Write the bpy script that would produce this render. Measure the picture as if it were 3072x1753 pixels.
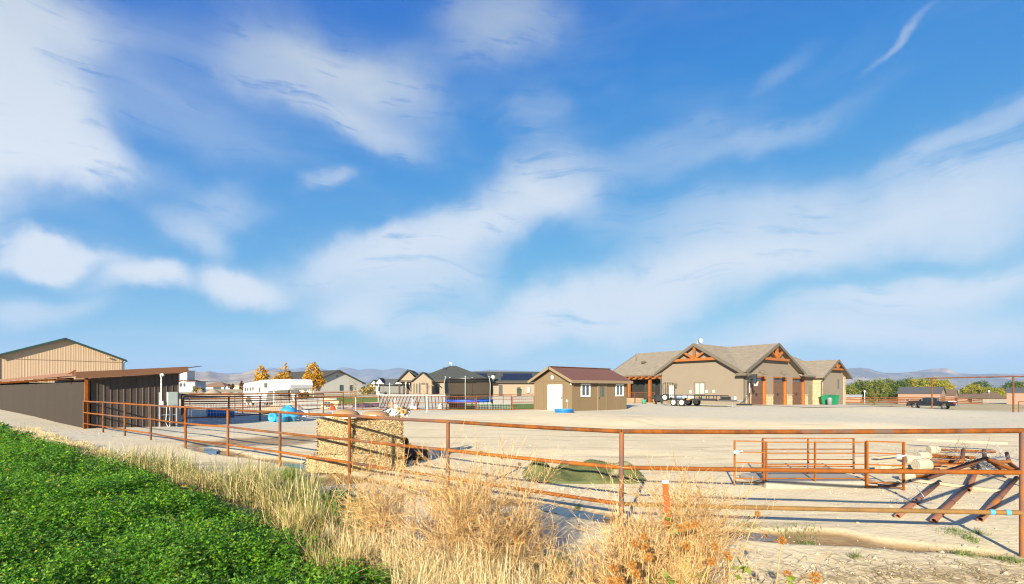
import bpy, math, random
import numpy as np
from math import sin, cos, pi, radians, atan2, sqrt, exp, log
from mathutils import Vector, Matrix

for _o in list(bpy.data.objects):
    bpy.data.objects.remove(_o)
SC = bpy.context.scene
COL = SC.collection
RNG = random.Random(7)

# ------------------------------------------------------------------ camera
F, HY, CX, EYE = 1450.0, 1168.0, 1536.0, 2.0      # focal length and horizon in photo pixels, eye height in metres
cam_d = bpy.data.cameras.new("camera"); cam = bpy.data.objects.new("camera", cam_d); COL.objects.link(cam)
cam_d.sensor_width = 36.0; cam_d.lens = 36.0 * F / 3072.0
cam_d.shift_y = (HY - 876.5) / 3072.0
cam_d.clip_start = 0.05; cam_d.clip_end = 60000
cam.location = (0, 0, EYE); cam.rotation_euler = (radians(90), 0, 0)
SC.camera = cam

# ------------------------------------------------------------------ sun and sky
SUN_EL, SUN_AZ = radians(19.5), atan2(-0.335, -0.942)   # azimuth measured from +Y towards +X: behind and left of the camera
sun_d = bpy.data.lights.new("sun", 'SUN'); sun_d.energy = 4.6; sun_d.angle = radians(0.53); sun_d.color = (1.0, 0.90, 0.70)
sun = bpy.data.objects.new("sun", sun_d); COL.objects.link(sun)
to_sun = Vector((sin(SUN_AZ) * cos(SUN_EL), cos(SUN_AZ) * cos(SUN_EL), sin(SUN_EL)))
sun.rotation_euler = to_sun.to_track_quat('Z', 'Y').to_euler(); sun.location = to_sun * 50

SC.view_settings.view_transform = 'Standard'; SC.view_settings.look = 'None'
SC.view_settings.exposure = 1.45; SC.view_settings.gamma = 1.0; SC.view_settings.use_curve_mapping = False

SKY_STRENGTH = 0.085
W = bpy.data.worlds.new("World"); SC.world = W; W.use_nodes = True
nt = W.node_tree; nt.nodes.clear()
N = nt.nodes.new; L = nt.links.new
w_out = N('ShaderNodeOutputWorld'); w_bg = N('ShaderNodeBackground'); L(w_bg.outputs[0], w_out.inputs[0])
w_bg.inputs[1].default_value = SKY_STRENGTH
sky = N('ShaderNodeTexSky'); sky.sky_type = 'NISHITA'; sky.sun_disc = False
sky.sun_elevation = SUN_EL; sky.sun_rotation = SUN_AZ; sky.altitude = 1400; sky.air_density = 1.0; sky.dust_density = 0.35; sky.ozone_density = 2.2
def wm(op, a, b=None, c=None, clamp=False):
    n = N('ShaderNodeMath'); n.operation = op; n.use_clamp = clamp
    for i, v in enumerate((a, b, c)):
        if v is None: continue
        if isinstance(v, (int, float)): n.inputs[i].default_value = v
        else: L(v, n.inputs[i])
    return n.outputs[0]
# film-like response of the sky colour: the horizon glare is rolled off, the blue kept deep
w_sc = N('ShaderNodeSeparateColor'); L(sky.outputs[0], w_sc.inputs[0])
def roll(c, sub, a, k):
    v = wm('MULTIPLY', wm('MAXIMUM', wm('SUBTRACT', c, sub), .02), a)
    return wm('DIVIDE', wm('MULTIPLY', v, k), wm('ADD', v, k))
w_cc = N('ShaderNodeCombineColor')
L(roll(w_sc.outputs[0], .95, .42, 5.0), w_cc.inputs[0]); L(roll(w_sc.outputs[1], .46, .95, 4.7), w_cc.inputs[1]); L(roll(w_sc.outputs[2], 0.0, 3.0, 4.0), w_cc.inputs[2])
# sky coordinates: azimuth and tangent of the elevation of the looking direction
w_tc = N('ShaderNodeTexCoord'); w_sep = N('ShaderNodeSeparateXYZ'); L(w_tc.outputs['Generated'], w_sep.inputs[0])
dx, dy, dz = w_sep.outputs
az = wm('ARCTAN2', dx, dy)
hl = wm('SQRT', wm('ADD', wm('MULTIPLY', dx, dx), wm('MULTIPLY', dy, dy)))
te = wm('DIVIDE', dz, wm('MAXIMUM', hl, 0.05))
w_cmb = N('ShaderNodeCombineXYZ'); L(az, w_cmb.inputs[0]); L(te, w_cmb.inputs[1])
sky_uv = w_cmb.outputs[0]
def wnoise(vec, scale, detail, rough, dist=0.0, sx=1, sy=1, rot=0.0, off=0.0):
    mp = N('ShaderNodeMapping'); mp.inputs['Scale'].default_value = (sx, sy, 1); mp.inputs['Rotation'].default_value = (0, 0, rot); mp.inputs['Location'].default_value = (off, off * .7, off)
    L(vec, mp.inputs[0])
    n = N('ShaderNodeTexNoise'); n.inputs['Scale'].default_value = scale; n.inputs['Detail'].default_value = detail
    n.inputs['Roughness'].default_value = rough; n.inputs['Distortion'].default_value = dist
    L(mp.outputs[0], n.inputs['Vector']); return n
def wvec(op, a, b):
    n = N('ShaderNodeVectorMath'); n.operation = op
    for i, v in enumerate((a, b)):
        if isinstance(v, tuple): n.inputs[i].default_value = v
        else: L(v, n.inputs[i])
    return n.outputs[0]
warp1 = wnoise(sky_uv, 3.2, 2, .5)
warp2 = wnoise(sky_uv, 14.0, 4, .62, off=3.1)
uvw = wvec('ADD', sky_uv, wvec('MULTIPLY', wvec('SUBTRACT', warp1.outputs['Color'], (.5, .5, .5)), (.26, .17, 0)))
uv1 = uvw
uvw = wvec('ADD', uvw, wvec('MULTIPLY', wvec('SUBTRACT', warp2.outputs['Color'], (.5, .5, .5)), (.06, .055, 0)))
# each cloud bank: display position in the sky (photo reduced to 2552 wide) -> azimuth / elevation; radii; tilt; thickness
CLOUDS = [
 (40, 230, 340, 250, 0, 1.5), (-260, 270, 420, 250, 0, 1.4), (150, 60, 260, 150, 0, .9), (120, 385, 250, 80, 5, .8), (250, 440, 260, 55, 8, .55), (330, 120, 150, 150, 0, .35),
 (820, 190, 380, 180, -12, .66), (850, 160, 170, 75, -15, .55), (620, 150, 190, 120, 10, .3), (880, 320, 240, 55, -18, .45), (1240, 60, 230, 120, 25, .62),
 (500, 330, 300, 110, -10, .34),
 (90, 602, 210, 42, -4, 1.3), (395, 690, 125, 42, -14, 1.0), (630, 716, 135, 50, -4, 1.1),
 (500, 590, 150, 45, -22, .46), (560, 520, 130, 60, 10, .38), (765, 465, 60, 24, 25, .4),
 (1130, 600, 420, 85, 22, .78), (1330, 470, 200, 120, 40, .62), (900, 660, 260, 65, 14, .6), (1420, 500, 170, 70, -25, .5),
 (1000, 740, 330, 60, 18, .66), (1380, 800, 420, 48, 4, .6), (960, 790, 200, 45, -12, .45),
 (1650, 700, 640, 70, 7, .82), (2100, 560, 640, 150, 6, .55), (2420, 520, 420, 120, 4, .5), (1750, 560, 330, 110, 5, .4), (1500, 760, 480, 60, 5, .7),
 (2280, 720, 560, 50, 8, .85), (2250, 815, 620, 60, 5, .72), (1300, 840, 480, 40, 2, .5), (1900, 350, 420, 45, 10, .36), (2440, 330, 330, 40, 8, .4),
 (1600, 380, 260, 70, 8, .3), (2285, 80, 90, 14, 38, .4), (1950, 150, 130, 26, 30, .22), (1950, 850, 500, 60, 2, .35),
 (120, 752, 260, 42, 6, .6), (300, 700, 120, 30, -5, .3), (700, 880, 420, 30, -3, .22),
 (1340, 280, 60, 70, 50, .28), (3050, 600, 500, 200, 5, .5), (2950, 200, 380, 120, 12, .35), (-600, 700, 400, 120, 0, .5),
]
CLOUDS = [(*c, None) for c in CLOUDS] + [(0, 0, 0, 0, r_, w_, (a_, e_, sx_, sy_)) for a_, e_, sx_, sy_, r_, w_ in ((1.35, .45, .5, .2, 8, .8), (1.9, .7, .5, .25, 0, .8), (2.5, .45, .6, .22, -5, .8), (2.9, .9, .6, .3, 5, .8), (-2.7, .5, .5, .25, 0, .8), (-2.1, .75, .5, .3, 6, .9), (-1.4, .6, .45, .35, 0, 1.0), (0, 1.6, 1.6, .4, 0, .7), (2.0, 1.9, 1.2, .5, 0, .7), (-2.0, 1.9, 1.2, .5, 0, .7))]  # unseen banks behind and overhead, added to make the sky fill less blue
acc = None
for (px, py, rx, ry, rot, wgt, direct) in CLOUDS:
    k = 1.2038
    X_ = (px * k - CX) / F; a0 = math.atan(X_); e0 = (HY - py * k) / F * cos(a0)
    mp = N('ShaderNodeMapping'); mp.vector_type = 'TEXTURE'
    mp.inputs['Location'].default_value = (a0, e0, 0); mp.inputs['Rotation'].default_value = (0, 0, radians(rot))
    mp.inputs['Scale'].default_value = (rx * k / F * cos(a0) ** 2 * 1.25 + .02, ry * k / F * cos(a0) * 1.3 + .01, 1)
    if direct:
        mp.inputs['Location'].default_value = (direct[0], direct[1], 0); mp.inputs['Scale'].default_value = (direct[2], direct[3], 1)
    L(uvw, mp.inputs[0])
    vl = N('ShaderNodeVectorMath'); vl.operation = 'LENGTH'; L(mp.outputs[0], vl.inputs[0])
    mr = N('ShaderNodeMapRange'); mr.interpolation_type = 'SMOOTHERSTEP'
    mr.inputs['From Min'].default_value = 1.0; mr.inputs['From Max'].default_value = 0.0
    mr.inputs['To Min'].default_value = 0.0; mr.inputs['To Max'].default_value = wgt
    L(vl.outputs['Value'], mr.inputs['Value'])
    acc = mr.outputs[0] if acc is None else wm('ADD', acc, wm('MULTIPLY', mr.outputs[0], wm('SUBTRACT', 1.25, wm('MINIMUM', acc, 1.0))))
fine = wnoise(uv1, 6.5, 7, .68, .0, 1.0, 1.8, radians(-12))
fib = wnoise(uv1, 9.0, 6, .68, .0, .42, 3.2, radians(-14), 5.0)
# the same thin veil of high cloud all round the sky
veil = wm('MULTIPLY', wm('SUBTRACT', wnoise(uv1, 2.2, 4, .6, .0, 1, 2.6, radians(8), 9.0).outputs['Fac'], .47, clamp=True), .9)
tex = wm('ADD', wm('MULTIPLY', fine.outputs['Fac'], .7), wm('MULTIPLY', fib.outputs['Fac'], .95))
fib2 = wnoise(uv1, 26.0, 5, .66, .0, .30, 2.2, radians(-18), 2.0)
tex = wm('ADD', wm('MULTIPLY', tex, .82), wm('MULTIPLY', fib2.outputs['Fac'], .52))
dens = wm('MULTIPLY', wm('ADD', acc, veil), wm('SUBTRACT', wm('MULTIPLY', tex, 3.2), 1.82, clamp=True))
mr = N('ShaderNodeMapRange'); mr.interpolation_type = 'SMOOTHSTEP'
mr.inputs['From Min'].default_value = -.12; mr.inputs['From Max'].default_value = 1.35; mr.inputs['To Max'].default_value = .95
L(dens, mr.inputs['Value'])
# cloud colour: bright where lit, greyer where the bank is thick and high
w_cr = N('ShaderNodeMix'); w_cr.data_type = 'RGBA'
CLOUD_LIT, CLOUD_GREY = (3.35, 3.6, 3.9, 1), (2.0, 2.45, 2.85, 1)
w_cr.inputs['A'].default_value = CLOUD_LIT; w_cr.inputs['B'].default_value = CLOUD_GREY
gm = N('ShaderNodeMapRange'); gm.inputs['From Min'].default_value = .35; gm.inputs['From Max'].default_value = .8; L(te, gm.inputs['Value'])
L(gm.outputs[0], w_cr.inputs['Factor'])
w_mix = N('ShaderNodeMix'); w_mix.data_type = 'RGBA'
L(mr.outputs[0], w_mix.inputs['Factor']); L(w_cc.outputs[0], w_mix.inputs['A']); L(w_cr.outputs['Result'], w_mix.inputs['B'])
L(w_mix.outputs['Result'], w_bg.inputs[0])

SC.render.engine = 'CYCLES'
SC.cycles.use_denoising = True; SC.cycles.filter_width = 1.2
SC.cycles.max_bounces = 6; SC.cycles.transparent_max_bounces = 24; SC.cycles.volume_bounces = 0
SC.cycles.sample_clamp_indirect = 4.0
try:
    W.cycles.sampling_method = 'MANUAL'; W.cycles.sample_map_resolution = 512
except Exception:
    pass
# ================================================================== helpers
class MB:
    """collects shapes, links them as ONE mesh object"""
    def __init__(s, off=(0, 0, 0)):
        s.v = []; s.f = []; s.sm = []; s.off = Vector(off)
    def add(s, vs, fs, smooth=False):
        b = len(s.v); s.v += [tuple(Vector(p) + s.off) for p in vs]; s.f += [tuple(i + b for i in f) for f in fs]; s.sm += [smooth] * len(fs); return s
    def box(s, x0, x1, y0, y1, z0, z1):
        return s.add([(x0, y0, z0), (x1, y0, z0), (x1, y1, z0), (x0, y1, z0), (x0, y0, z1), (x1, y0, z1), (x1, y1, z1), (x0, y1, z1)],
                     [(0, 3, 2, 1), (4, 5, 6, 7), (0, 1, 5, 4), (1, 2, 6, 5), (2, 3, 7, 6), (3, 0, 4, 7)])
    def bbox(s, x0, x1, y0, y1, z0, z1, b=.01):
        """box with bevelled vertical edges and top"""
        pts = lambda z, k: [(x0 + b + k, y0 + k, z), (x1 - b - k, y0 + k, z), (x1 - k, y0 + b + k, z), (x1 - k, y1 - b - k, z), (x1 - b - k, y1 - k, z), (x0 + b + k, y1 - k, z), (x0 + k, y1 - b - k, z), (x0 + k, y0 + b + k, z)]
        vs = pts(z0, 0) + pts(z1 - b, 0) + pts(z1, b)
        fs = [tuple(range(7, -1, -1)), tuple(range(16, 24))]
        for r in (0, 8):
            for i in range(8): j = (i + 1) % 8; fs.append((r + i, r + j, r + 8 + j, r + 8 + i))
        return s.add(vs, fs)
    def bar(s, p, q, w, h, up=(0, 0, 1)):
        p, q = Vector(p), Vector(q); d = (q - p).normalized(); u = Vector(up)
        if abs(d.dot(u)) > .98: u = Vector((0, 1, 0))
        a = d.cross(u).normalized() * w / 2; c = a.cross(d).normalized() * h / 2
        vs = [p - a - c, p + a - c, p + a + c, p - a + c, q - a - c, q + a - c, q + a + c, q - a + c]
        return s.add(vs, [(0, 1, 2, 3), (7, 6, 5, 4), (0, 4, 5, 1), (1, 5, 6, 2), (2, 6, 7, 3), (3, 7, 4, 0)])
    def tube(s, pts, r, n=8, caps=True, smooth=True):
        pts = [Vector(p) for p in pts]; m = len(pts); rs = r if isinstance(r, (list, tuple)) else [r] * m
        vs = []; fs = []; ref = None
        for i, p in enumerate(pts):
            d = (pts[min(i + 1, m - 1)] - pts[max(i - 1, 0)])
            d = d.normalized() if d.length > 1e-9 else Vector((0, 0, 1))
            if ref is None: ref = Vector((0, 0, 1)) if abs(d.z) < .9 else Vector((1, 0, 0))
            a = d.cross(ref); a = a.normalized() if a.length > 1e-6 else d.orthogonal().normalized()
            b = d.cross(a).normalized(); ref = -b if False else ref
            for k in range(n):
                t = 2 * pi * k / n; vs.append(p + (a * cos(t) + b * sin(t)) * rs[i])
        for i in range(m - 1):
            for k in range(n):
                k2 = (k + 1) % n; fs.append((i * n + k, (i + 1) * n + k, (i + 1) * n + k2, i * n + k2))
        s.add(vs, fs, smooth)
        if caps:
            s.add([vs[k] for k in range(n)], [tuple(range(n))]); s.add([vs[(m - 1) * n + k] for k in range(n)], [tuple(range(n - 1, -1, -1))])
        return s
    def pipe(s, p, q, r, t=.012, n=12):
        """hollow pipe with open ends"""
        p, q = Vector(p), Vector(q); d = (q - p).normalized(); a = d.orthogonal().normalized(); b = d.cross(a)
        vs = []
        for (c, rr) in ((p, r), (q, r), (q, r - t), (p, r - t)):
            for k in range(n): u = 2 * pi * k / n; vs.append(c + (a * cos(u) + b * sin(u)) * rr)
        fs = []
        for ring in range(4):
            r2 = (ring + 1) % 4
            for k in range(n): k2 = (k + 1) % n; fs.append((ring * n + k, ring * n + k2, r2 * n + k2, r2 * n + k))
        return s.add(vs, fs, True)
    def lathe(s, prof, c=(0, 0, 0), n=16, axis='z', smooth=True):
        c = Vector(c); vs = []; fs = []
        for (r, h) in prof:
            for k in range(n):
                t = 2 * pi * k / n; x, y = r * cos(t), r * sin(t)
                vs.append(c + (Vector((x, y, h)) if axis == 'z' else Vector((x, h, y)) if axis == 'y' else Vector((h, x, y))))
        for i in range(len(prof) - 1):
            for k in range(n):
                k2 = (k + 1) % n; fs.append((i * n + k, i * n + k2, (i + 1) * n + k2, (i + 1) * n + k))
        return s.add(vs, fs, smooth)
    def prism(s, poly, axis, a0, a1):
        """polygon (u,v) extruded along an axis: 'x' -> (a,u,v), 'y' -> (u,a,v), 'z' -> (u,v,a)"""
        f = {'x': lambda u, v, a: (a, u, v), 'y': lambda u, v, a: (u, a, v), 'z': lambda u, v, a: (u, v, a)}[axis]
        n = len(poly); vs = [f(u, v, a0) for u, v in poly] + [f(u, v, a1) for u, v in poly]
        fs = [tuple(range(n)), tuple(range(2 * n - 1, n - 1, -1))]
        for i in range(n): j = (i + 1) % n; fs.append((i, i + n, j + n, j))
        return s.add(vs, fs)
    def slab(s, quad, t, up=None):
        """thick sheet: quad of 3d points, thickness t downwards along normal"""
        q = [Vector(p) for p in quad]; nrm = (q[1] - q[0]).cross(q[2] - q[0]).normalized()
        if nrm.z < 0: nrm = -nrm
        lo = [p - nrm * t for p in q]; n = len(q)
        fs = [tuple(range(n)), tuple(range(2 * n - 1, n - 1, -1))]
        for i in range(n): j = (i + 1) % n; fs.append((i, i + n, j + n, j))
        return s.add(q + lo, fs)
    def quad(s, a, b, c, d): return s.add([a, b, c, d], [(0, 1, 2, 3)])
    def ellipsoid(s, c, r, n=12, m=8, smooth=True):
        c = Vector(c); vs = []; fs = []
        for i in range(m + 1):
            ph = -pi / 2 + pi * i / m
            for k in range(n): t = 2 * pi * k / n; vs.append(c + Vector((r[0] * cos(ph) * cos(t), r[1] * cos(ph) * sin(t), r[2] * sin(ph))))
        for i in range(m):
            for k in range(n): k2 = (k + 1) % n; fs.append((i * n + k, i * n + k2, (i + 1) * n + k2, (i + 1) * n + k))
        return s.add(vs, fs, smooth)
    def build(s, name, mat, parent=None, fix=True):
        me = bpy.data.meshes.new(name); me.from_pydata(s.v, [], s.f)
        me.polygons.foreach_set('use_smooth', s.sm)
        if fix:
            import bmesh
            bm = bmesh.new(); bm.from_mesh(me); bmesh.ops.recalc_face_normals(bm, faces=bm.faces); bm.to_mesh(me); bm.free()
        me.materials.append(mat); me.update()
        o = bpy.data.objects.new(name, me); COL.objects.link(o)
        if parent is not None: o.parent = parent
        return o

def np_object(name, V, Q, mat, parent=None, smooth=False, colors=None, nside=4):
    """object from numpy arrays: V (n,3) and faces (m,nside); colors (m,3) per face -> attribute 'tint'"""
    V = np.asarray(V, dtype=np.float32); Q = np.asarray(Q, dtype=np.int32)
    me = bpy.data.meshes.new(name); me.vertices.add(len(V)); me.vertices.foreach_set('co', V.ravel())
    me.loops.add(Q.size); me.loops.foreach_set('vertex_index', Q.ravel())
    me.polygons.add(len(Q)); me.polygons.foreach_set('loop_start', np.arange(0, Q.size, nside, dtype=np.int32))
    try: me.polygons.foreach_set('loop_total', np.full(len(Q), nside, dtype=np.int32))
    except Exception: pass
    me.polygons.foreach_set('use_smooth', np.full(len(Q), smooth))
    if colors is not None:
        at = me.attributes.new('tint', 'FLOAT_COLOR', 'FACE')
        c4 = np.ones((len(Q), 4), dtype=np.float32); c4[:, :3] = colors; at.data.foreach_set('color', c4.ravel())
    me.materials.append(mat); me.update(calc_edges=True)
    o = bpy.data.objects.new(name, me); COL.objects.link(o)
    if parent is not None: o.parent = parent
    return o

def tag(o, label, cat, group=None):
    o['label'] = label; o['category'] = cat
    if group: o['group'] = group
    return o
def thing(name, label, cat, loc=(0, 0, 0), rz=0.0, group=None):
    o = bpy.data.objects.new(name, None); COL.objects.link(o); o.empty_display_size = .2
    o.location = loc; o.rotation_euler = (0, 0, rz); return tag(o, label, cat, group)
def kind(o, k): o['kind'] = k; return o
def copy_tree(o, parent=None):
    c = o.copy(); COL.objects.link(c)
    if parent is not None: c.parent = parent; c.matrix_parent_inverse = o.matrix_parent_inverse
    for ch in list(o.children): copy_tree(ch, c)
    return c

# ------------------------------------------------------------------ terrain heights: (photo x, distance, height)
_CP = [(3063, 5.75, 0), (1865, 6.8, 0), (1344, 8.5, 0), (1048, 10.4, .05), (840, 12, .08), (681, 13.9, .1), (555, 15, .14), (454, 17.3, .18), (374, 18.6, .2),
 (310, 20, .2), (256, 22, .3), (540, 24.5, .02), (0, 41, .29), (100, 33, .3), (1050, 11.5, 0), (2450, 9.8, 0), (2900, 9, 0), (1750, 11, 0),
 (769, 30.2, 0), (967, 39, 0.02), (660, 36, 0), (850, 29.6, 0), (745, 53, 0), (850, 48, .15), (1130, 48, .26), (1430, 40, .22), (1603, 37.5, .4),
 (1717, 36.25, .35), (1880, 40.3, .26), (1250, 45, .2), (1400, 42, .3), (1350, 88, .8), (1000, 120, .75), (940, 85, .53), (2221, 48.3, .4), (1985, 55.6, .32),
 (2455, 57.5, .22), (2527, 62, .1), (2040, 45, .5), (2160, 42, .42), (2796, 67, -.78), (3040, 58, -.77), (2836, 81, -1.49), (2748, 84, -1.36), (2760, 170, -2.9), (2950, 185, -3.6),
 (3050, 170, -2.8), (2650, 230, -2.8), (560, 120, 1.3), (640, 200, 2.0), (710, 220, 2.0), (0, 65, .5), (200, 62, .5), (1150, 131, .5), (1500, 20, .08), (2200, 20, .05),
 (2900, 20, -.1), (2900, 35, -.35), (2300, 33, .2), (1400, 28, .12), (1000, 5, 0), (2000, 4, .0), (0, 8, .1), (600, 4, 0), (2900, 5, 0), (1500, 2, 0), (-600, 12, .1), (-600, 40, .3),
 (3700, 5, 0), (3700, 20, -.3), (3700, 60, -1.2), (3700, 150, -3), (3000, 400, -4), (2500, 400, -3), (1900, 300, 0), (1500, 300, 1.0), (1000, 400, 2.2), (500, 400, 2.5), (0, 300, 2.5),
 (-600, 200, 2), (500, 1500, 6), (1500, 1500, 3), (2700, 1500, -3), (3700, 1500, -3), (-600, 1500, 6)]
_A = np.array([[math.atan((p[0] - CX) / F), log(p[1] * sqrt(1 + ((p[0] - CX) / F) ** 2)), p[2]] for p in _CP])
def terr(x, y):
    x = np.asarray(x, dtype=float); y = np.asarray(y, dtype=float); sh = x.shape
    a = np.arctan2(x, np.maximum(y, .3)).ravel(); r = np.log(np.hypot(x, y).ravel() + .5)
    num = np.zeros_like(a); den = np.zeros_like(a)
    for (ai, ri, hi) in _A:
        d2 = ((a - ai) / .13) ** 2 + ((r - ri) / .16) ** 2
        w = np.exp(-d2) + 1e-4 / (1 + d2) ** 2
        num += w * hi; den += w
    return (num / den).reshape(sh)
def g(x, y): return float(terr(np.array([x]), np.array([y]))[0])
def ray_xy(px, Z): return (px - CX) / F * Z
def on_ground(px, py):
    """point of the ground seen at a photo pixel"""
    Z = 10.0
    for _ in range(40):
        x = ray_xy(px, Z); h = g(x, Z); Z2 = (EYE - h) * F / max(py - HY, 2.0); Z = .5 * Z + .5 * Z2
    return Vector((ray_xy(px, Z), Z, g(ray_xy(px, Z), Z)))
def at(px, py, Z): return Vector((ray_xy(px, Z), Z, EYE - (py - HY) / F * Z))

# ------------------------------------------------------------------ materials
def pmat(name, c1, c2=None, scale=6.0, rough=.8, bump=0.0, bscale=None, metal=0.0, detail=5, stretch=(1, 1, 1), spec=.3, rnd=0.0, contrast=1.0, c3=None, scale3=1.0, thr3=(.55, .7), rot=(0, 0, 0), coat=0.0):
    m = bpy.data.materials.new(name); m.use_nodes = True; t = m.node_tree; b = t.nodes['Principled BSDF']
    b.inputs['Roughness'].default_value = rough; b.inputs['Metallic'].default_value = metal
    b.inputs['Specular IOR Level'].default_value = spec
    if coat: b.inputs['Coat Weight'].default_value = coat; b.inputs['Coat Roughness'].default_value = .08
    col = None
    def n_(k): return t.nodes.new(k)
    tc = n_('ShaderNodeTexCoord'); mp = n_('ShaderNodeMapping'); mp.inputs['Scale'].default_value = stretch; mp.inputs['Rotation'].default_value = rot
    t.links.new(tc.outputs['Object'], mp.inputs[0])
    if c2 is not None:
        nz = n_('ShaderNodeTexNoise'); nz.inputs['Scale'].default_value = scale; nz.inputs['Detail'].default_value = detail; nz.inputs['Roughness'].default_value = .62
        t.links.new(mp.outputs[0], nz.inputs['Vector'])
        mr = n_('ShaderNodeMapRange'); mr.inputs['From Min'].default_value = .5 - .22 / contrast; mr.inputs['From Max'].default_value = .5 + .22 / contrast
        t.links.new(nz.outputs['Fac'], mr.inputs['Value'])
        mx = n_('ShaderNodeMix'); mx.data_type = 'RGBA'; mx.inputs['A'].default_value = (*c1, 1); mx.inputs['B'].default_value = (*c2, 1)
        t.links.new(mr.outputs[0], mx.inputs['Factor']); col = mx.outputs['Result']
    if c3 is not None:
        nz3 = n_('ShaderNodeTexNoise'); nz3.inputs['Scale'].default_value = scale3; nz3.inputs['Detail'].default_value = 4
        t.links.new(mp.outputs[0], nz3.inputs['Vector'])
        m3 = n_('ShaderNodeMapRange'); m3.inputs['From Min'].default_value = thr3[0]; m3.inputs['From Max'].default_value = thr3[1]
        t.links.new(nz3.outputs['Fac'], m3.inputs['Value'])
        mx3 = n_('ShaderNodeMix'); mx3.data_type = 'RGBA'; t.links.new(m3.outputs[0], mx3.inputs['Factor'])
        if col is None: mx3.inputs['A'].default_value = (*c1, 1)
        else: t.links.new(col, mx3.inputs['A'])
        mx3.inputs['B'].default_value = (*c3, 1); col = mx3.outputs['Result']
    if rnd:
        oi = n_('ShaderNodeObjectInfo'); mrr = n_('ShaderNodeMapRange'); mrr.inputs['To Min'].default_value = 1 - rnd; mrr.inputs['To Max'].default_value = 1 + rnd
        t.links.new(oi.outputs['Random'], mrr.inputs['Value'])
        hs = n_('ShaderNodeHueSaturation'); t.links.new(mrr.outputs[0], hs.inputs['Value'])
        if col is None: hs.inputs['Color'].default_value = (*c1, 1)
        else: t.links.new(col, hs.inputs['Color'])
        col = hs.outputs[0]
    if col is None: b.inputs['Base Color'].default_value = (*c1, 1)
    else: t.links.new(col, b.inputs['Base Color'])
    if bump:
        nb = n_('ShaderNodeTexNoise'); nb.inputs['Scale'].default_value = bscale or scale * 3; nb.inputs['Detail'].default_value = 4
        t.links.new(mp.outputs[0], nb.inputs['Vector'])
        bp = n_('ShaderNodeBump'); bp.inputs['Strength'].default_value = bump; bp.inputs['Distance'].default_value = .02
        t.links.new(nb.outputs['Fac'], bp.inputs['Height']); t.links.new(bp.outputs[0], b.inputs['Normal'])
    return m
def leafmat(name, trans=.35, rough=.6, tr_tint=(1.1, 1.15, .5), gain=1.0):
    """leaf or straw: colour from the face attribute 'tint', with light passing through"""
    m = bpy.data.materials.new(name); m.use_nodes = True; t = m.node_tree; t.nodes.clear()
    o = t.nodes.new('ShaderNodeOutputMaterial'); at_ = t.nodes.new('ShaderNodeAttribute'); at_.attribute_name = 'tint'
    b = t.nodes.new('ShaderNodeBsdfPrincipled'); b.inputs['Roughness'].default_value = rough; b.inputs['Specular IOR Level'].default_value = .25
    tr = t.nodes.new('ShaderNodeBsdfTranslucent'); mx = t.nodes.new('ShaderNodeMixShader'); mx.inputs[0].default_value = trans
    ml = t.nodes.new('ShaderNodeMix'); ml.data_type = 'RGBA'; ml.blend_type = 'MULTIPLY'; ml.inputs['Factor'].default_value = 1; ml.inputs['B'].default_value = (*tr_tint, 1)
    t.links.new(at_.outputs['Color'], b.inputs['Base Color']); t.links.new(at_.outputs['Color'], ml.inputs['A']); t.links.new(ml.outputs['Result'], tr.inputs[0])
    t.links.new(b.outputs[0], mx.inputs[1]); t.links.new(tr.outputs[0], mx.inputs[2]); t.links.new(mx.outputs[0], o.inputs[0]); return m
def glass(name, c=(.05, .07, .09), rough=.06):
    m = bpy.data.materials.new(name); m.use_nodes = True; b = m.node_tree.nodes['Principled BSDF']
    b.inputs['Base Color'].default_value = (*c, 1); b.inputs['Roughness'].default_value = rough; b.inputs['Specular IOR Level'].default_value = .8; return m
def netmat(name, c, alpha=.5):
    m = bpy.data.materials.new(name); m.use_nodes = True; t = m.node_tree; t.nodes.clear()
    o = t.nodes.new('ShaderNodeOutputMaterial'); d = t.nodes.new('ShaderNodeBsdfDiffuse'); d.inputs[0].default_value = (*c, 1)
    tp = t.nodes.new('ShaderNodeBsdfTransparent'); mx = t.nodes.new('ShaderNodeMixShader'); mx.inputs[0].default_value = alpha
    t.links.new(tp.outputs[0], mx.inputs[1]); t.links.new(d.outputs[0], mx.inputs[2]); t.links.new(mx.outputs[0], o.inputs[0]); return m

RUST = pmat('rusty_steel', (.25, .078, .014), (.115, .044, .018), 6, .85, .25, 60, 0.0, 6, spec=.08, rnd=.22, contrast=1.7, c3=(.13, .085, .065), scale3=3.2, thr3=(.53, .66))
RUST_BRIGHT = pmat('orange_rust', (.29, .088, .013), (.165, .056, .016), 7, .85, .2, 60, spec=.08, rnd=.15, c3=(.11, .055, .035), scale3=3, thr3=(.58, .7))
RUST_DARK = pmat('dark_rusted_pipe', (.16, .075, .05), (.10, .062, .055), 4, .7, .2, 50, rnd=.2, c3=(.24, .085, .02), scale3=1.6, thr3=(.45, .62), spec=.08)
WEATHERED = pmat('olive_weathered_pipe', (.21, .115, .04), (.14, .085, .035), 5, .8, .2, 60, spec=.1, contrast=1.4)
GALV = pmat('galvanised_steel', (.42, .44, .46), (.33, .35, .37), 10, .45, metal=.6)
GREY_PAINT = pmat('grey_painted_metal', (.36, .40, .38), (.31, .35, .33), 3, .5)
WHITE = pmat('white_paint', (.68, .68, .67), (.63, .63, .62), 4, .45)
WHITE_GLOSS = pmat('white_enamel', (.64, .64, .65), (.60, .60, .61), 1.5, .25, spec=.5)
BLACK = pmat('black_paint', (.018, .018, .02), (.03, .03, .032), 8, .45)
RUBBER = pmat('tyre_rubber', (.022, .021, .02), (.04, .037, .034), 12, .85)
CEDAR = pmat('stained_cedar', (.31, .105, .022), (.225, .072, .016), 5, .6, .15, 40, stretch=(1, 1, .25), rnd=.1)
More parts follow.
